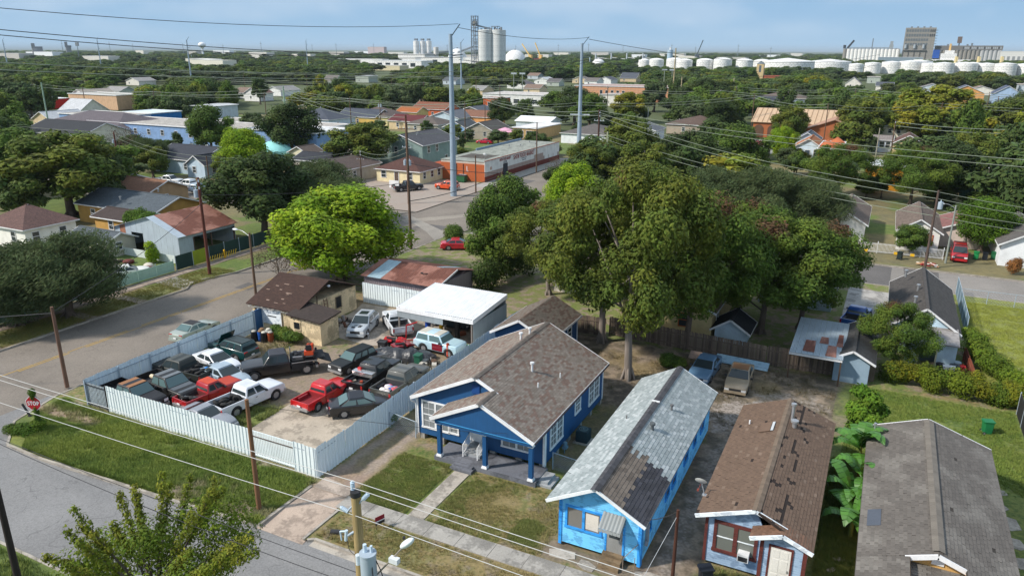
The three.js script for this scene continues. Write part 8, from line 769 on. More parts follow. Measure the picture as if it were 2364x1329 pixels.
{ const r = rng(47); for (let i = 0; i < 22; i++) { const s = 0.25 + r() * 0.4; top1('lot_junk', new THREE.IcosahedronGeometry(s, 1).scale(1.3, 0.6, 1).rotateY(r() * 6).translate(-48 - r() * 8, s * 0.4, -27.5 + r() * 3.5), hex(['#4a3a34', '#8a857c', '#6a3430', '#c0b8aa'][i % 4], 0.9), 'junk in the cluttered lot behind the mint fence', 'junk', 'junk in the cluttered lot'); } } bin('green wheelie bin in the drive by the pale pickups', -94.2, -66.4, 1, '#156a40'); top1('trampoline', mg([new THREE.TorusGeometry(2.4, 0.08, 6, 24).rotateX(PI / 2).translate(-46, 0.9, -60)].slice(0, 1)), hex('#2a2a30'), 'dark round frame beyond the dark trees', 'trampoline');
{ const o = thing('water_tank', 'pale turquoise round tank beside the green pole', 'tank', [-101, 0, -103]); part(o, 'shell', cy(4.2, 4.2, 2.6, 0, 0, 0, 26), hex('#8fd0cc', 0.6)); part(o, 'roof', new THREE.SphereGeometry(5.2, 24, 6, 0, 2 * PI, 0, 0.94).translate(0, -0.45, 0), hex('#9adcd6', 0.6)); }
{ const o = thing('goal_frame', 'white goal frame beside the far lane', 'goal', [-56, 0, -245]); part(o, 'crossbar', bar([-4, 5, 0], [4, 5, 0], 0.2, 0.2), WHITE); for (const x of [-4, 4]) part(o, 'upright', b2(x - 0.1, x + 0.1, 0, 5, -0.1, 0.1), WHITE); } { const o = thing('warning_sign', 'yellow diamond sign beside the far lane', 'sign', [-23, 0, -222]); part(o, 'panel', extr([[0, -0.8], [0.8, 0], [0, 0.8], [-0.8, 0]], 0.05).translate(0, 2.6, 0), hex('#e6e012')); part(o, 'post', rod([0, 0, 0], [0, 2.6, -0.05], 0.05), STEEL); }
struct('road', flat([[-60, -300], [-54, -300], [-18, -205], [-24, -203]], -0.1), mat(0.3, 0.27, 0.25, 0.9, 'asph'), 'far lane running to the school');
{ const o = thing('water_trough', 'white utility sink in the yard behind the pale blue cottage', 'sink', [36.0, 0, -35.6]); part(o, 'basin', extr([[-0.4, 0.5], [0.4, 0.5], [0.46, 0.85], [-0.46, 0.85]], 0.5, 0.04), WHITE); part(o, 'stand', rod([0.1, 0, 0], [0.1, 0.5, 0], 0.04), hex('#b8763a')); } { const o = thing('hand_truck', 'bright red metal rack beside the reddish fence', 'rack', [37.0, 0, -35.9]); for (const z of [-0.25, 0.25]) part(o, 'upright', b2(-0.03, 0.03, 0, 1.0, z - 0.03, z + 0.03), hex('#b01818')); for (const y of [0.2, 0.5, 0.85]) part(o, 'shelf', b2(-0.2, 0.2, y, y + 0.05, -0.28, 0.28), hex('#b01818')); } for (const [x, z, c, l] of [[35.4, -36.2, '#16181c', 'black drum by the open doorway'], [36.4, -36.4, '#39414a', 'dark tub beside the white sink'], [36.7, -37.2, '#9fb0b8', 'pale bucket beside the reddish fence']]) { const o = thing('storage_drum', l, 'drum', [x, 0, z]); part(o, 'shell', cy(0.28, 0.32, 0.7, 0, 0, 0, 14), hex(c, 0.5)); part(o, 'rim', new THREE.TorusGeometry(0.31, 0.025, 6, 16).rotateX(PI / 2).translate(0, 0.7, 0), hex(c, 0.5)); }

// ---------- vegetation ----------
const LEAF = new THREE.MeshPhysicalMaterial({ vertexColors: true, roughness: 0.9, transmission: 0.3, thickness: 0, side: THREE.DoubleSide, specularIntensity: 0.25 }), BARK = mat(0.17, 0.13, 0.1, 0.95, 'wood'), BARKP = mat(0.3, 0.25, 0.21, 0.95, 'wood');
function leaves(lobes, n, s, cols, seed, { droop = 0, thin = 0.55, shell = 0.5, up = 0.35, inner = 0.85 } = {}) { // leaf sprays through the volume of the lobes [x,y,z,rx,ry,rz,colourIndex?]
  const r = rng(seed), P = new Float32Array(n * 18), K = new Float32Array(n * 18), vol = lobes.map((l) => Math.pow(l[3] * l[4] * l[5], 0.68)), tot = vol.reduce((a, b) => a + b, 0), N = V3(0, 0, 0), A = V3(0, 0, 0), B = V3(0, 0, 0); let o = 0, tries = 0;
  const tint = lobes.map((l) => { const c = cols[l[6] ?? Math.floor(r() * Math.min(3, cols.length))], v = 0.85 + r() * 0.3; return c.map((q) => q * v); });
  while (o < n * 18 && tries++ < n * 6) {
    let q = r() * tot, k = 0; while (q > vol[k] && k < lobes.length - 1) q -= vol[k++]; const l = lobes[k], u = r() * 2 - 1, a = r() * 2 * PI, w = Math.sqrt(1 - u * u), dx = w * Math.cos(a), dy = u, dz = w * Math.sin(a), rad = Math.pow(r(), shell) * (0.86 + 0.3 * vn(dx * 3 + k * 7 + 50, dz * 3 + dy * 3 + 50)), x = l[0] + dx * rad * l[3], y = l[1] + dy * rad * l[4], z = l[2] + dz * rad * l[5]; if (y < 0.05) continue;
    let inside = false; if (r() < inner) for (let j = 0; j < lobes.length; j++) { if (j === k) continue; const m = lobes[j], e = ((x - m[0]) / m[3]) ** 2 + ((y - m[1]) / m[4]) ** 2 + ((z - m[2]) / m[5]) ** 2; if (e < 0.4) { inside = true; break; } } if (inside) continue;
    N.set(dx + (r() - 0.5) * 1.3, dy + up + (r() - 0.5) * 1.3, dz + (r() - 0.5) * 1.3).normalize(); A.set(r() - 0.5, (r() - 0.5) * 0.6 - droop, r() - 0.5).cross(N).normalize(); if (droop) A.set(A.x * 0.5, -droop, A.z * 0.5).normalize(); B.crossVectors(N, A).normalize();
    const h = s * (0.55 + r() * 0.9), g = h * thin, c = tint[k], v = 0.75 + r() * 0.5, cr = c[0] * v * (0.9 + r() * 0.25), cg = c[1] * v, cb = c[2] * v, bx_ = N.x * h * 0.18, by = N.y * h * 0.18, bz = N.z * h * 0.18;
    const p0 = [x - A.x * h, y - A.y * h, z - A.z * h], p1 = [x + B.x * g - bx_, y + B.y * g - by, z + B.z * g - bz], p2 = [x + A.x * h, y + A.y * h, z + A.z * h], p3 = [x - B.x * g - bx_, y - B.y * g - by, z - B.z * g - bz];
    for (const p of [p0, p1, p2, p0, p2, p3]) { P[o] = p[0]; P[o + 1] = p[1]; P[o + 2] = p[2]; K[o] = cr; K[o + 1] = cg; K[o + 2] = cb; o += 3; }
  }
  const g = new THREE.BufferGeometry(); g.setAttribute('position', new THREE.BufferAttribute(P.slice(0, o), 3)); g.setAttribute('color', new THREE.BufferAttribute(K.slice(0, o), 3)); g.computeVertexNormals(); g.setAttribute('uv', new THREE.BufferAttribute(new Float32Array(o / 3 * 2), 2)); g.userData.raw = true; return g;
}
// unit tree: 10 m tall, 8 m wide crown
function proto(seed, { n = 9000, s = 0.2, cols, bare = 1.8, lob = 14, rnd = 1, open = 0.3, bark = BARK, tr = 0.28, crown = [4, 4.4, 3.9], cy0, opt = {}, dead = 0, airy } = {}) {
  const r = rng(seed), cyc = cy0 ?? (9.9 - crown[1]), L = []; for (let i = 0; i < lob; i++) { const u = 1 - 1.92 * (i + r() * 0.6) / lob, a = i * 2.4 + r() * 0.8, w = Math.sqrt(Math.max(0, 1 - u * u)), q = airy ? lerp(0.3, 0.95, Math.sqrt(r())) : lerp(0.5, 0.78, r()), sz = lerp(0.22, 0.46, r()) * rnd; L.push([Math.cos(a) * w * crown[0] * q, cyc + u * crown[1] * 0.68, Math.sin(a) * w * crown[2] * q, crown[0] * sz, crown[1] * sz * 0.85, crown[2] * sz]); } if (dead) for (let i = 0; i < dead; i++) L[3 + i * 3][6] = cols.length - 1; if (!airy) L.push([0, cyc, 0, crown[0] * 0.55, crown[1] * 0.6, crown[2] * 0.55]);
  const g = leaves(L, n, s, dead ? cols : cols, seed + 1, opt), wood = [rod([0, -0.1, 0], [0.1, bare, 0.05], tr, tr * 0.75, 9), rod([0.1, bare, 0.05], [0, cyc, 0], tr * 0.75, tr * 0.35, 8)]; for (let i = 0; i < 5; i++) wood.push(rod([Math.cos(i * 1.26) * tr * 0.7, 0.5, Math.sin(i * 1.26) * tr * 0.7], [Math.cos(i * 1.26) * tr * 1.7, -0.1, Math.sin(i * 1.26) * tr * 1.7], tr * 0.35, tr * 0.4, 5)); L.forEach((l, i) => { if (i < lob && i % (airy ? 4 : 2) === 0) { const t = lerp(bare * 0.8, cyc, r() * 0.8); wood.push(rod([0.05, t, 0.02], [l[0] * 0.55, lerp(t, l[1], 0.6), l[2] * 0.55], tr * 0.32, tr * 0.2, 5), rod([l[0] * 0.55, lerp(t, l[1], 0.6), l[2] * 0.55], [l[0], l[1] + 0.2, l[2]], tr * 0.2, tr * 0.07, 4)); } });
  return { leaf: g, wood: mg(wood), bark };
}
const dk = [[0.05, 0.082, 0.022], [0.062, 0.098, 0.025], [0.075, 0.108, 0.025]], md = [[0.08, 0.14, 0.022], [0.1, 0.165, 0.025], [0.12, 0.175, 0.024]], br = [[0.21, 0.33, 0.014], [0.26, 0.37, 0.018], [0.17, 0.29, 0.014]], gr = [[0.085, 0.12, 0.045], [0.1, 0.138, 0.052], [0.07, 0.102, 0.038]], yl = [[0.27, 0.25, 0.022], [0.22, 0.235, 0.022], [0.17, 0.21, 0.022]], ol = [[0.115, 0.155, 0.024], [0.135, 0.165, 0.024], [0.095, 0.14, 0.024]];
const PR = { oak: proto(11, { cols: dk, n: 15000, s: 0.17 }), elm: proto(12, { cols: md, n: 15000, s: 0.17, bare: 2 }), lime: proto(13, { cols: br, n: 30000, s: 0.13, lob: 40, rnd: 0.8, bare: 1.2, cy0: 5.2, crown: [4.1, 4.9, 4] }), mesq: proto(14, { cols: gr, n: 36000, s: 0.15, bare: 1.4, lob: 30, rnd: 0.9, cy0: 5.2, crown: [4.2, 4.6, 4.1], opt: { thin: 0.22, droop: 0.5, up: 0.1 } }), pecan: proto(15, { cols: [...ol, [0.15, 0.085, 0.042]], dead: 1, airy: true, n: 40000, s: 0.09, bare: 2.8, lob: 60, rnd: 0.62, bark: BARKP, tr: 0.2, crown: [4, 4.1, 3.9] }), pecanB: proto(16, { cols: [...md, [0.14, 0.08, 0.04]], dead: 1, airy: true, n: 40000, s: 0.09, bare: 2, lob: 58, rnd: 0.64, tr: 0.2, crown: [4, 4.4, 3.9] }), yel: proto(17, { cols: yl, n: 12000, s: 0.2, lob: 20, rnd: 0.75 }), olive: proto(18, { cols: ol, n: 14000, s: 0.18, lob: 20, rnd: 0.8 }), ball: proto(19, { cols: [[0.075, 0.15, 0.012], [0.095, 0.175, 0.014]], n: 16000, s: 0.14, lob: 40, rnd: 0.85, bare: 1.4, crown: [4, 4.4, 4], opt: { shell: 0.25 } }), bare: proto(20, { cols: [[0.14, 0.1, 0.07], [0.1, 0.085, 0.05]], n: 2200, s: 0.11, bare: 0.8, lob: 22, tr: 0.12, crown: [4, 4.4, 4] }),
  f1: proto(31, { cols: dk.map((c) => c.map((v) => v * 1.25)), n: 3000, s: 0.36, lob: 12 }), f2: proto(32, { cols: md, n: 3000, s: 0.36, lob: 14 }), f3: proto(33, { cols: ol, n: 3000, s: 0.36, lob: 13 }), f4: proto(34, { cols: gr, n: 3000, s: 0.36, lob: 10 }), f5: proto(35, { cols: yl, n: 2600, s: 0.36, lob: 14 }) };
const TG = {};
function tree(label, k, x, z, H, W, turn = 0, group, name = 'tree') { const p = PR[k], key = k; let o; if (!TG[key]) { o = TG[key] = new THREE.Group(); const t = new THREE.Mesh(p.wood, p.bark), c = new THREE.Mesh(p.leaf, LEAF); t.name = 'trunk'; c.name = 'crown'; for (const m of [t, c]) m.castShadow = m.receiveShadow = true; o.add(t, c); } o = TG[key].clone(); o.name = numbered(name); o.position.set(x, 0, z); o.rotation.y = turn; o.scale.set(W / 8, H / 10, W / 8); scene.add(o); return fin(o, label, 'tree', group); }
[['big feathery grey green tree on the far verge beside the mint fence, left trunk', 'mesq', -43.8, -8.2, 8.8, 13], ['big feathery grey green tree on the far verge, right trunk', 'mesq', -41.8, -11.8, 9.2, 13], ['large olive tree at the upper left behind the white hip house', 'olive', -86, -42, 14.5, 22], ['olive tree beside the large upper left tree', 'elm', -94, -52, 12, 17], ['large dark tree behind the tin workshop', 'oak', -49, -46, 12.5, 16], ['dark feathery tree beside the large dark tree', 'mesq', -47, -56, 10.5, 15], ['second dark feathery tree nearer the junction', 'mesq', -41.8, -52, 8.5, 11], ['bright lime green tree beside the side road', 'lime', -25.6, -34, 11.8, 17.5], ['leafless brown shrub tree behind the cream office', 'bare', -32.2, -30.8, 5, 7],
['bright green tree beside the slate blue house', 'lime', -89, -82, 11, 12], ['tall green tree before the blue apartments', 'elm', -118, -100, 13, 13], ['dark tree before the pale green pole', 'oak', -100, -108, 14, 16], ['round olive tree left of the grey green house', 'olive', -73, -100, 11.5, 17], ['small olive tree in front of the slate blue house', 'olive', -105, -72.5, 7.5, 9], ['small grey green tree left of the parked pickups', 'mesq', -112, -78, 8, 9], ['pale shrub tree beside the cream house', 'bare', -128, -84, 9, 11], ['grey green small tree before the cream house', 'mesq', -121, -83, 7, 7],
['tallest olive pecan tree behind the bungalow', 'pecan', 12.6, -23, 19, 14], ['olive pecan tree beside the tallest one', 'pecan', 7.9, -29.6, 15.5, 13], ['dark pecan tree with red brown clumps', 'pecanB', 15.2, -31.5, 15.8, 12.5], ['dark green tree filling the gap behind the tan house', 'pecanB', 17.5, -44, 12.5, 12], ['spreading olive tree behind the carport', 'pecan', -2, -40, 11.5, 11], ['broad green tree over the board fence', 'pecanB', 20.6, -38.5, 12.8, 13.5], ['green tree beside the broad tree over the fence', 'pecanB', 23.8, -41.5, 11.8, 11], ['vine covered tree behind the rusty shed', 'elm', -10.2, -42, 10.5, 7.5], ['vine covered bush tree beside the junction road', 'elm', -15.5, -58, 9.8, 9], ['bright yellow green tree behind the vine trees', 'lime', -13, -74, 10, 10], ['dark feathery tree mass on the second street, left', 'mesq', 7, -78, 10.5, 13], ['dark feathery tree mass on the second street, middle', 'mesq', 14.5, -80, 10.8, 14], ['dark feathery tree mass on the second street, right', 'mesq', 20.5, -82, 9.6, 12], ['olive tree beyond the second street behind the pecans', 'olive', -4, -82, 10, 14],
['broad green tree beyond the second street', 'oak', -4.5, -114, 11.5, 14], ['green tree left of the red flat roof', 'elm', 3, -124, 12, 14], ['tall olive tree beyond the junction', 'olive', -22, -128, 13, 15], ['olive tree right of the market road', 'pecan', -18.5, -100, 10.5, 13], ['second olive tree right of the market road', 'olive', -9, -98, 11.5, 12], ['brown leaved small tree beside the market road', 'bare', -29.6, -107, 5.5, 6.5], ['dark shrub tree beside the market road', 'oak', -27, -100, 4.6, 5], ['round clipped tree before the white cottage', 'ball', 42, -82.5, 8, 8], ['open green tree growing through the board fence', 'pecanB', 31.9, -34.2, 6.6, 6], ['small dark tree behind the white picket fence', 'elm', 33.6, -76.9, 4.2, 5.5],
['dark green tree left of the yellow house', 'pecanB', 22, -116, 11, 12], ['dark tree before the yellow house', 'pecanB', 34, -114, 11, 13], ['dark tree right of the yellow house', 'oak', 40, -120, 11.5, 13], ['yellow green tree over the blue right house', 'olive', 44, -138, 12, 12], ['bright olive tree at the right edge', 'lime', 57, -132, 12, 11], ['yellow green tree at the right edge by the street', 'olive', 62, -118, 11, 10], ['big golden tree at the right', 'yel', 42, -236, 17.5, 30], ['golden tree beneath the big golden one', 'yel', 36, -212, 13, 20], ['olive golden tree in front of the white window house', 'olive', 22, -212, 14, 19], ['olive tree beyond the big golden tree', 'olive', 64, -236, 14, 24], ['dark olive tree at the right horizon belt', 'oak', 70, -262, 15, 24], ['golden green tree near the tan hall', 'yel', -6, -385, 15, 18], ['spreading tree before the tan hall', 'olive', 3.5, -200, 12, 13], ['dark tree left of the tan hall', 'oak', -20, -215, 12, 14], ['dark tree beside the church', 'oak', -44, -300, 15, 24], ['bright green tree between the small cottages', 'lime', 6.5, -160, 9, 8], ['dark tree above the orange red house', 'oak', -88, -196, 11, 10], ['dark tree right of the peach house', 'oak', -72, -222, 14, 20], ['green tree beside the white roofed building', 'elm', -62, -210, 12, 16], ['yellow green tree left of the tall hip roof', 'yel', -58, -240, 12, 16]].forEach(([l, k, x, z, H, W], i) => tree(l, k, x, z, H, W, i * 1.7));
// scattered trees of the middle distance, kept off roads and out of the way of buildings
{
  const r = rng(202), fw = V3(-0.42369, -0.30563, -0.85269), rt = V3(0.89554, 0, -0.44499), up = V3(-0.136, 0.95215, -0.2737), prj = (x, y, z) => { const v = V3(x - 28.76, y - 25.5, z - 30.87), d = v.dot(fw); return [v.dot(rt) / d * 1715 + 1182, 664 - v.dot(up) / d * 1715, d]; };
  const keep = [], box = new THREE.Box3(); scene.updateMatrixWorld(true); for (const o of scene.children) { if (!/house|building|shop|apartments|shed|hall|church|tank|silo|elevator|dome|warehouse|tower/.test(o.userData?.category ?? '') || o.position.z > -60) continue; box.setFromObject(o); const q = []; for (const x of [box.min.x, box.max.x]) for (const y of [o.position.z < -900 ? box.max.y * 0.3 : box.max.y * 0.25, box.max.y]) for (const z of [box.min.z, box.max.z]) q.push(prj(x, y, z)); const f = box.clone(); keep.push({ a: Math.min(...q.map((p) => p[0])), b: Math.max(...q.map((p) => p[0])), c: Math.min(...q.map((p) => p[1])), d: Math.max(...q.map((p) => p[1])), D: Math.min(...q.map((p) => p[2])), f }); }
  const ok = (x, z, H, W, chance) => { if (x > -42 && x < -22 && z > -210) return false; if (x < -20 && x > -70 && z > -100) return false; const t = prj(x, H, z), b = prj(x, 1, z), w = W / 2 / t[2] * 1715; for (const k of keep) { if (x > k.f.min.x - W * 0.45 && x < k.f.max.x + W * 0.45 && z > k.f.min.z - W * 0.45 && z < k.f.max.z + W * 0.45) return false; if (k.D < t[2] - 5) continue; const ox = Math.min(t[0] + w, k.b) - Math.max(t[0] - w, k.a), oy = Math.min(b[1], k.d) - Math.max(t[1], k.c); if (ox > 0 && oy > 0 && (ox * oy) > 0.1 * (k.b - k.a) * (k.d - k.c) && r() > chance) return false; } return true; };
  const kinds = ['f1', 'f1', 'f2', 'f3', 'f4', 'f2', 'f1', 'f5'], nm = { f1: 'dark green', f2: 'mid green', f3: 'olive', f4: 'grey green', f5: 'golden' }; let n = 0;
  for (let i = 0; i < 2600 && n < 236; i++) { const D = 125 + Math.pow(r(), 0.8) * 270, px = r() * 2500 - 70, a = Math.atan2(px - 1182, 1715 / 1.03), th = a - 0.4612, x = 28.76 + Math.sin(th) * D, z = 30.87 - Math.cos(th) * D, H = 8 + r() * 6.5, W = 8 + r() * 9; if (z > -72 && x > -40) continue; if (!ok(x, z, H, W, 0.3)) continue; const k = kinds[Math.floor(r() * 8)]; tree(nm[k] + ' tree in the neighbourhood canopy ' + (px < 800 ? 'left of the market' : px < 1600 ? 'beyond the market' : 'beyond the brick hall'), k, x, z, H, W, r() * 6, nm[k] + ' canopy trees'); n++; }
  // undergrowth between the houses: separate bushes
  let nb = 0; for (let i = 0; i < 2500 && nb < 210; i++) { const D = 92 + r() * 210, px = r() * 2500 - 60, th = Math.atan2(px - 1182, 1715 / 1.03) - 0.4612, x = 28.76 + Math.sin(th) * D, z = 30.87 - Math.cos(th) * D, H = 2.2 + r() * 3.4, W = 3 + r() * 4.5; if (z > -71 || (x > -66 && x < -24 && z > -100) || (x > -43 && x < -25) || (x > -112 && x < -80 && z > -74) || (x > 21 && x < 60 && z > -96) || keep.some((k) => x > k.f.min.x - W * 0.4 && x < k.f.max.x + W * 0.4 && z > k.f.min.z - W * 0.4 && z < k.f.max.z + W * 0.4)) continue; const k = kinds[Math.floor(r() * 7)]; tree(nm[k] + ' bush between the houses ' + (px < 800 ? 'left of the market' : px < 1600 ? 'beyond the market' : 'beyond the second street'), k, x, z, H, W, r() * 6, nm[k] + ' bushes between the houses', 'bush').userData.category = 'bush'; nb++; }
  // the far wood reads as one mass
  const tintOf = [[1, 1, 1], [0.85, 0.95, 0.85], [1.15, 1.05, 0.8]]; for (const [k, cnt, seed] of [['f1', 1900, 5], ['f2', 1200, 6], ['f3', 800, 7], ['f4', 1100, 8]]) { const q = rng(seed), M = [], c = new THREE.Matrix4(), cl = []; for (let i = 0; i < cnt * 5 && M.length < cnt; i++) { const D = 370 + Math.pow(q(), 1.7) * 3500, px = q() * 2560 - 100, a = Math.atan2(px - 1182, 1715 / 1.03), th = a - 0.4612, x = 28.76 + Math.sin(th) * D, z = 30.87 - Math.cos(th) * D, H = 8 + q() * 6 + (D > 1500 ? 2 : 0), W = 10 + q() * 12 + D * 0.006; if (vn(x * 0.006 + 9, z * 0.006 + 4) < 0.3) continue; if (!ok(x, z, H, W, 0.03)) continue; M.push(new THREE.Matrix4().compose(V3(x, -0.2, z), new THREE.Quaternion().setFromAxisAngle(V3(0, 1, 0), q() * 6), V3(W / 8, H / 10, W / 8))); cl.push(0.8 + q() * 0.4); } const im = new THREE.InstancedMesh(PR[k].leaf, LEAF, M.length); M.forEach((m, i) => { im.setMatrixAt(i, m); im.setColorAt(i, new THREE.Color(cl[i] * tintOf[i % 3][0], cl[i] * tintOf[i % 3][1], cl[i] * tintOf[i % 3][2])); }); im.name = numbered('woodland'); im.castShadow = im.receiveShadow = true; scene.add(im); fin(im, nm[k] + ' far woodland stretching to the horizon', 'woodland', null, 'stuff'); }
}
// foreground tree with upright shoots
{ const o = thing('tree', 'leafy foreground tree with upright shoots at the bottom of the frame', 'tree', [4.4, 0, 14.8]); o.scale.set(1.15, 1.2, 1.15); const r = rng(88), L = [], sh = []; for (let i = 0; i < 30; i++) { const a = r() * 6.28, q = Math.sqrt(r()) * 3.3; L.push([Math.cos(a) * q, 4.0 + r() * 1.7 - q * 0.2, Math.sin(a) * q, 0.75 + r() * 0.4, 0.6 + r() * 0.5, 0.75 + r() * 0.4]); } const wood = [rod([0, -0.2, 0], [0, 2.6, 0], 0.2, 0.13, 8)]; for (let i = 0; i < 26; i++) { const a = r() * 6.28, q = Math.sqrt(r()) * 3.1, b = [Math.cos(a) * q * 0.55, 4.2, Math.sin(a) * q * 0.55], t = [Math.cos(a) * (q + 0.9), 5.6 + r() * 1.6 - q * 0.28, Math.sin(a) * (q + 0.9)]; wood.push(rod([0, 2.5, 0], b, 0.07, 0.04, 5), rod(b, t, 0.04, 0.012, 5)); for (let k = 0; k < 6; k++) sh.push([lerp(b[0], t[0], 0.4 + k * 0.12), lerp(b[1], t[1], 0.4 + k * 0.12), lerp(b[2], t[2], 0.4 + k * 0.12), 0.2, 0.26, 0.2]); } part(o, 'trunk', wood, BARK); part(o, 'crown', leaves(L, 20000, 0.06, [[0.15, 0.215, 0.02], [0.19, 0.25, 0.022], [0.12, 0.18, 0.02]], 89), LEAF); part(o, 'shoots', leaves(sh, 13000, 0.058, [[0.16, 0.2, 0.02], [0.2, 0.22, 0.025]], 90, { inner: 0 }), LEAF).userData = { kind: 'stuff' }; }
// hedges, creepers, bushes
const bush = (name, label, cat, lobes, n, s, cols, seed, opt) => top1(name, leaves(lobes, n, s, cols, seed, opt), LEAF, label, cat);
const row = (x0, z0, x1, z1, n, rx, ry, seed, y = 0.9) => { const r = rng(seed); return Array.from({ length: n }, (_, i) => { const t = (i + 0.5) / n; return [lerp(x0, x1, t) + (r() - 0.5) * 0.6, y + (r() - 0.5) * 0.5, lerp(z0, z1, t) + (r() - 0.5) * 0.8, rx * (0.7 + r() * 0.5), ry * (0.7 + r() * 0.5), rx * (0.7 + r() * 0.5)]; }); };
bush('hedge', 'overgrown yellow green hedge along the back of the right lawn', 'hedge', [...row(31.5, -32.2, 41.5, -31.2, 18, 1.0, 0.95, 1, 1.0), ...row(38.5, -31, 43, -31.5, 8, 0.9, 0.8, 2, 0.8)], 24000, 0.09, [[0.13, 0.175, 0.014], [0.175, 0.19, 0.014], [0.09, 0.14, 0.014]], 3); bush('creeper', 'green creeper mound over the reddish fence corner', 'creeper', [...row(38, -41, 40.5, -34, 14, 1.0, 0.9, 4, 0.9), ...row(37.6, -43, 39, -40, 5, 0.9, 0.8, 5, 1.4)], 14000, 0.09, [[0.1, 0.16, 0.014], [0.13, 0.19, 0.016]], 6); bush('shrub', 'leafy bright green sapling between the brown and grey roofs', 'shrub', [[30, 1.1, -20.6, 1.0, 1.0, 1.0], [29.7, 2.2, -20.4, 0.9, 0.8, 0.9], [30.3, 3.0, -20.8, 0.8, 0.7, 0.8], [29.6, 3.5, -20.9, 0.6, 0.5, 0.6], [30.5, 1.7, -20, 0.8, 0.8, 0.7], [30.9, 2.2, -21.2, 0.7, 0.5, 0.7]], 6500, 0.14, [[0.09, 0.19, 0.015], [0.12, 0.22, 0.02]], 7); bush('weeds', 'weeds and vines against the cream office', 'weeds', row(-19.6, -17.1, -16.6, -16.2, 9, 0.7, 0.6, 8, 0.5), 7000, 0.09, md, 9); bush('creeper', 'creeper climbing the post of the stop sign', 'creeper', [...Array.from({ length: 9 }, (_, i) => [-21.3, 0.3 + i * 0.34, 4.08, 0.22 + (i < 2 ? 0.3 : 0), 0.3, 0.2 + (i < 2 ? 0.3 : 0)]), [-21.35, 2.95, 4.1, 0.3, 0.3, 0.25], [-22, 0.2, 4.6, 1.1, 0.45, 0.7], [-22.8, 0.2, 5, 0.9, 0.4, 0.6]].filter((l, i) => i !== 6 && i !== 5), 5200, 0.07, [[0.07, 0.13, 0.015], [0.09, 0.15, 0.016]], 10); bush('shrub', 'low green shrub beneath the tall pecan by the board fence', 'shrub', row(14.6, -27, 16.2, -26.6, 4, 0.8, 0.6, 11, 0.6), 2600, 0.1, md, 12); bush('creeper', 'vine wall behind the rusty shed', 'creeper', [...row(-9, -36, -7, -46, 8, 1.6, 1.9, 13, 2), ...row(-11, -50, -18, -57, 9, 1.6, 1.5, 14, 1.6)], 15000, 0.13, [[0.06, 0.1, 0.02], [0.08, 0.13, 0.02]], 15); bush('shrub', 'bush beside the link fence near the red car', 'shrub', row(-24, -55.5, -22, -54.5, 4, 1.1, 1.4, 16, 1.4), 4200, 0.11, md, 17); bush('shrub', 'orange brown dead shrub beside the second street', 'shrub', [[44.6, 1.1, -72.6, 0.9, 0.9, 0.9], [44.9, 1.7, -72.4, 0.6, 0.5, 0.6]], 2600, 0.09, [[0.28, 0.13, 0.04], [0.22, 0.1, 0.03]], 18); bush('shrub', 'green shrub inside the cluttered lot', 'shrub', [[-51, 1.2, -29, 0.9, 1.2, 0.9], [-51.3, 2.2, -29, 0.6, 0.6, 0.6]], 2600, 0.12, br, 19); bush('shrub', 'light green tree crown before the long grey roof', 'shrub', row(-62.5, -35, -58, -35.5, 6, 1.6, 1.3, 20, 3.4), 6000, 0.15, [[0.075, 0.14, 0.015], [0.09, 0.16, 0.02]], 21); bush('weeds', 'weeds along the inside of the front fence', 'weeds', [...row(-21.6, -0.5, -21.6, -15, 12, 0.35, 0.3, 22, 0.2), ...row(-0.4, -2, -0.4, -9, 6, 0.4, 0.35, 23, 0.3)], 3500, 0.08, md, 24);
// banana plants
{ const LF = []; for (let v = 0; v < 2; v++) { const Q = [], n = 10, L = 2.3, r = rng(60 + v); for (let i = 0; i < n; i++) for (const sd of [-1, 1]) { const f = (t) => [t * L * (1 - 0.25 * t), 0.9 * Math.sin(t * 2.1) - 0.55 * t * t, 0], wd = (t) => 0.34 * Math.pow(Math.sin(Math.min(1, t * 1.02 + 0.04) * PI), 0.6) + 0.02, t0 = i / n, t1 = (i + 0.93) / n, a = f(t0), b = f(t1), c = (r() - 0.5) * 0.08; Q.push([[[a[0], a[1], 0], [b[0], b[1], 0], [b[0] + 0.05, b[1] - 0.07 + c, sd * wd(t1)], [a[0] + 0.05, a[1] - 0.07 + c, sd * wd(t0)]], shade([0.08, 0.22, 0.025], r, 0.2)]); } LF.push(uvm(soup(Q))); }
  const LM = new THREE.MeshPhysicalMaterial({ vertexColors: true, roughness: 0.45, transmission: 0.3, side: THREE.DoubleSide }); [[30.0, -15.2, 2.4, 'farthest'], [30.35, -12.6, 1.9, 'second'], [29.8, -10.6, 1.7, 'third'], [30.0, -8.6, 1.6, 'nearest']].forEach(([x, z, h, l], k) => { const o = thing('banana_plant', l + ' banana plant beside the large grey roof', 'plant', [x, 0, z]), r = rng(70 + k); part(o, 'stem', cy(0.14, 0.09, h, 0, 0, 0, 8), hex('#6a7a3a')); const n = k ? 9 : 14; for (let i = 0; i < n; i++) { const m = new THREE.Mesh(LF[i % 2], LM); m.name = 'leaf'; m.castShadow = m.receiveShadow = true; m.position.set(0, h - 0.25 + r() * 0.3, 0); m.rotation.set(0, i * 2.4 + r() * 0.4, (r() - 0.35) * 0.9); m.scale.setScalar(0.85 + r() * 0.5); o.add(m); } }); }
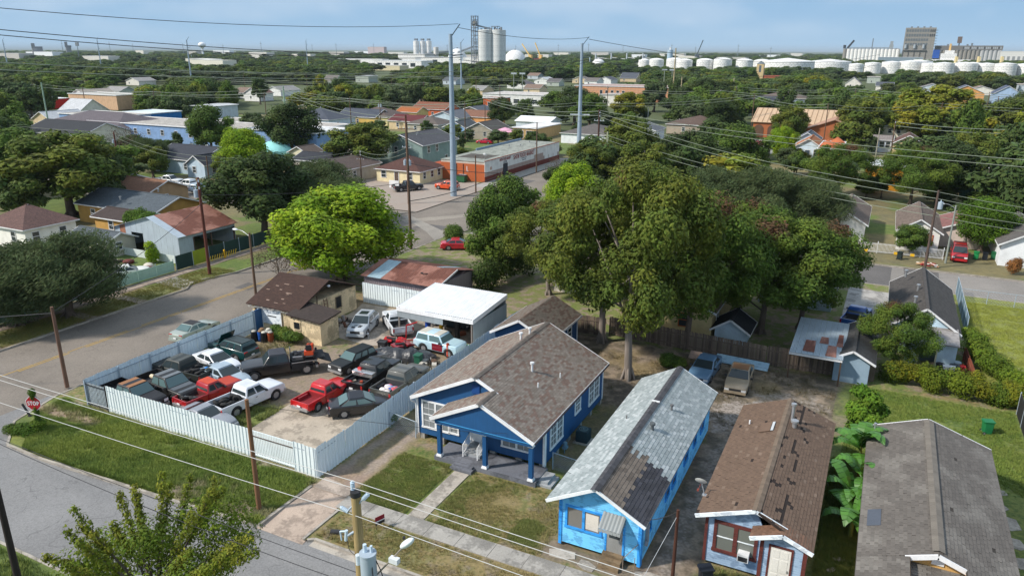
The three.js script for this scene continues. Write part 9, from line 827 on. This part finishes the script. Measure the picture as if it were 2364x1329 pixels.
// ground cover: grass blades as tufts
{ const tuft = (() => { const r = rng(3), Q = []; for (let i = 0; i < 7; i++) { const a = r() * 6.28, l = 0.1 + r() * 0.12, w = 0.012, dx = Math.cos(a), dz = Math.sin(a), ox = (r() - 0.5) * 0.12, oz = (r() - 0.5) * 0.12; Q.push([[[ox - dz * w, 0, oz + dx * w], [ox + dz * w, 0, oz - dx * w], [ox + dx * l * 0.6, l, oz + dz * l * 0.6], [ox + dx * l * 0.6, l, oz + dz * l * 0.6]], [1, 1, 1]]); } return uvm(soup(Q)); })(); const GM = new THREE.MeshStandardMaterial({ vertexColors: true, roughness: 0.95, side: THREE.DoubleSide });
  const field = (label, n, x0, x1, z0, z1, sc, cA, cB, seed, test) => { const r = rng(seed), M = [], K = []; for (let i = 0; i < n * 3 && M.length < n; i++) { const x = lerp(x0, x1, r()), z = lerp(z0, z1, r()), q = fbm(x * 0.7 + seed, z * 0.7, 3); if (r() > sst(0.12, 0.5, q) || (test && !test(x, z, q))) continue; const s = sc * (0.5 + q + r() * 0.5); M.push(new THREE.Matrix4().compose(V3(x, 0, z), new THREE.Quaternion().setFromAxisAngle(V3(0, 1, 0), r() * 6.28), V3(s, s * (0.7 + r() * 0.6), s))); const gc = x > -28 ? groundA(x, z) : null; if (gc && gc[1] < gc[0] * 1.02 && r() < 0.75) { M.pop(); continue; } const kc = mix3(cA, cB, clamp(r() * 0.7 + (q - 0.35), 0, 1)); K.push(gc ? mix3(kc, gc.map((v) => v * 1.5), 0.55) : kc); } const im = new THREE.InstancedMesh(tuft, GM, M.length); M.forEach((m, i) => { im.setMatrixAt(i, m); im.setColorAt(i, new THREE.Color(...K[i])); }); im.name = numbered('grass'); im.castShadow = im.receiveShadow = true; scene.add(im); fin(im, label, 'grass', null, 'stuff'); };
  const inFront = (x, z) => z < 6.1 - Math.max(0, (x + 17) * 0.05) - Math.max(0, (-20 - x) * 0.9);
  field('long grass on the verge before the white fence', 46000, -24.5, 0.1, 0.15, 6.2, 1.0, [0.12, 0.2, 0.022], [0.23, 0.29, 0.04], 1, inFront); field('grass inside the repair yard', 12000, -21.8, -0.3, -18, -0.3, 1.1, [0.06, 0.1, 0.015], [0.16, 0.16, 0.05], 2, (x, z, q) => q > 0.5 && !(x > -8.6 && z > -9.5) && !(x > -15 && x < -8.4 && z < -7)); field('front lawn of the blue bungalow', 26000, 2.9, 15.4, -5, 0.65, 0.5, [0.13, 0.17, 0.03], [0.25, 0.22, 0.07], 3, (x, z) => !(x > 6.9 && x < 8.4)); field('dry verge grass by the kerb', 15000, 3.7, 30, 2.05, 4.5, 0.5, [0.17, 0.17, 0.04], [0.3, 0.23, 0.09], 4); field('grass and weeds behind the large grey roof', 20000, 29, 40, -30, -17.2, 0.7, [0.1, 0.18, 0.02], [0.19, 0.25, 0.03], 5); field('dark grass between the brown and grey roofs', 7000, 28.5, 30.3, -17, 2, 0.9, [0.05, 0.1, 0.012], [0.08, 0.13, 0.016], 6); field('yellow green lawn grass beyond the link fence', 22000, 38.3, 52, -58, -40, 0.6, [0.2, 0.25, 0.025], [0.29, 0.3, 0.04], 7); field('scrubby grass around the back yards', 12000, 3, 28, -30, -18, 0.7, [0.09, 0.1, 0.025], [0.17, 0.13, 0.055], 8, (x, z, q) => q > 0.55); field('grass strips on the far verge', 9000, -43.2, -39.2, -31, -3, 0.6, [0.13, 0.17, 0.03], [0.26, 0.22, 0.06], 9, null); field('grass beside the front steps of the brown roofed cottage', 2500, 23.4, 26, -2.6, -0.2, 0.9, [0.06, 0.12, 0.014], [0.1, 0.16, 0.02], 10); field('near corner grass at the bottom left', 4000, -20, -6, 13, 18, 1.1, [0.06, 0.11, 0.014], [0.12, 0.17, 0.02], 11); }
renderer.render(scene, camera);
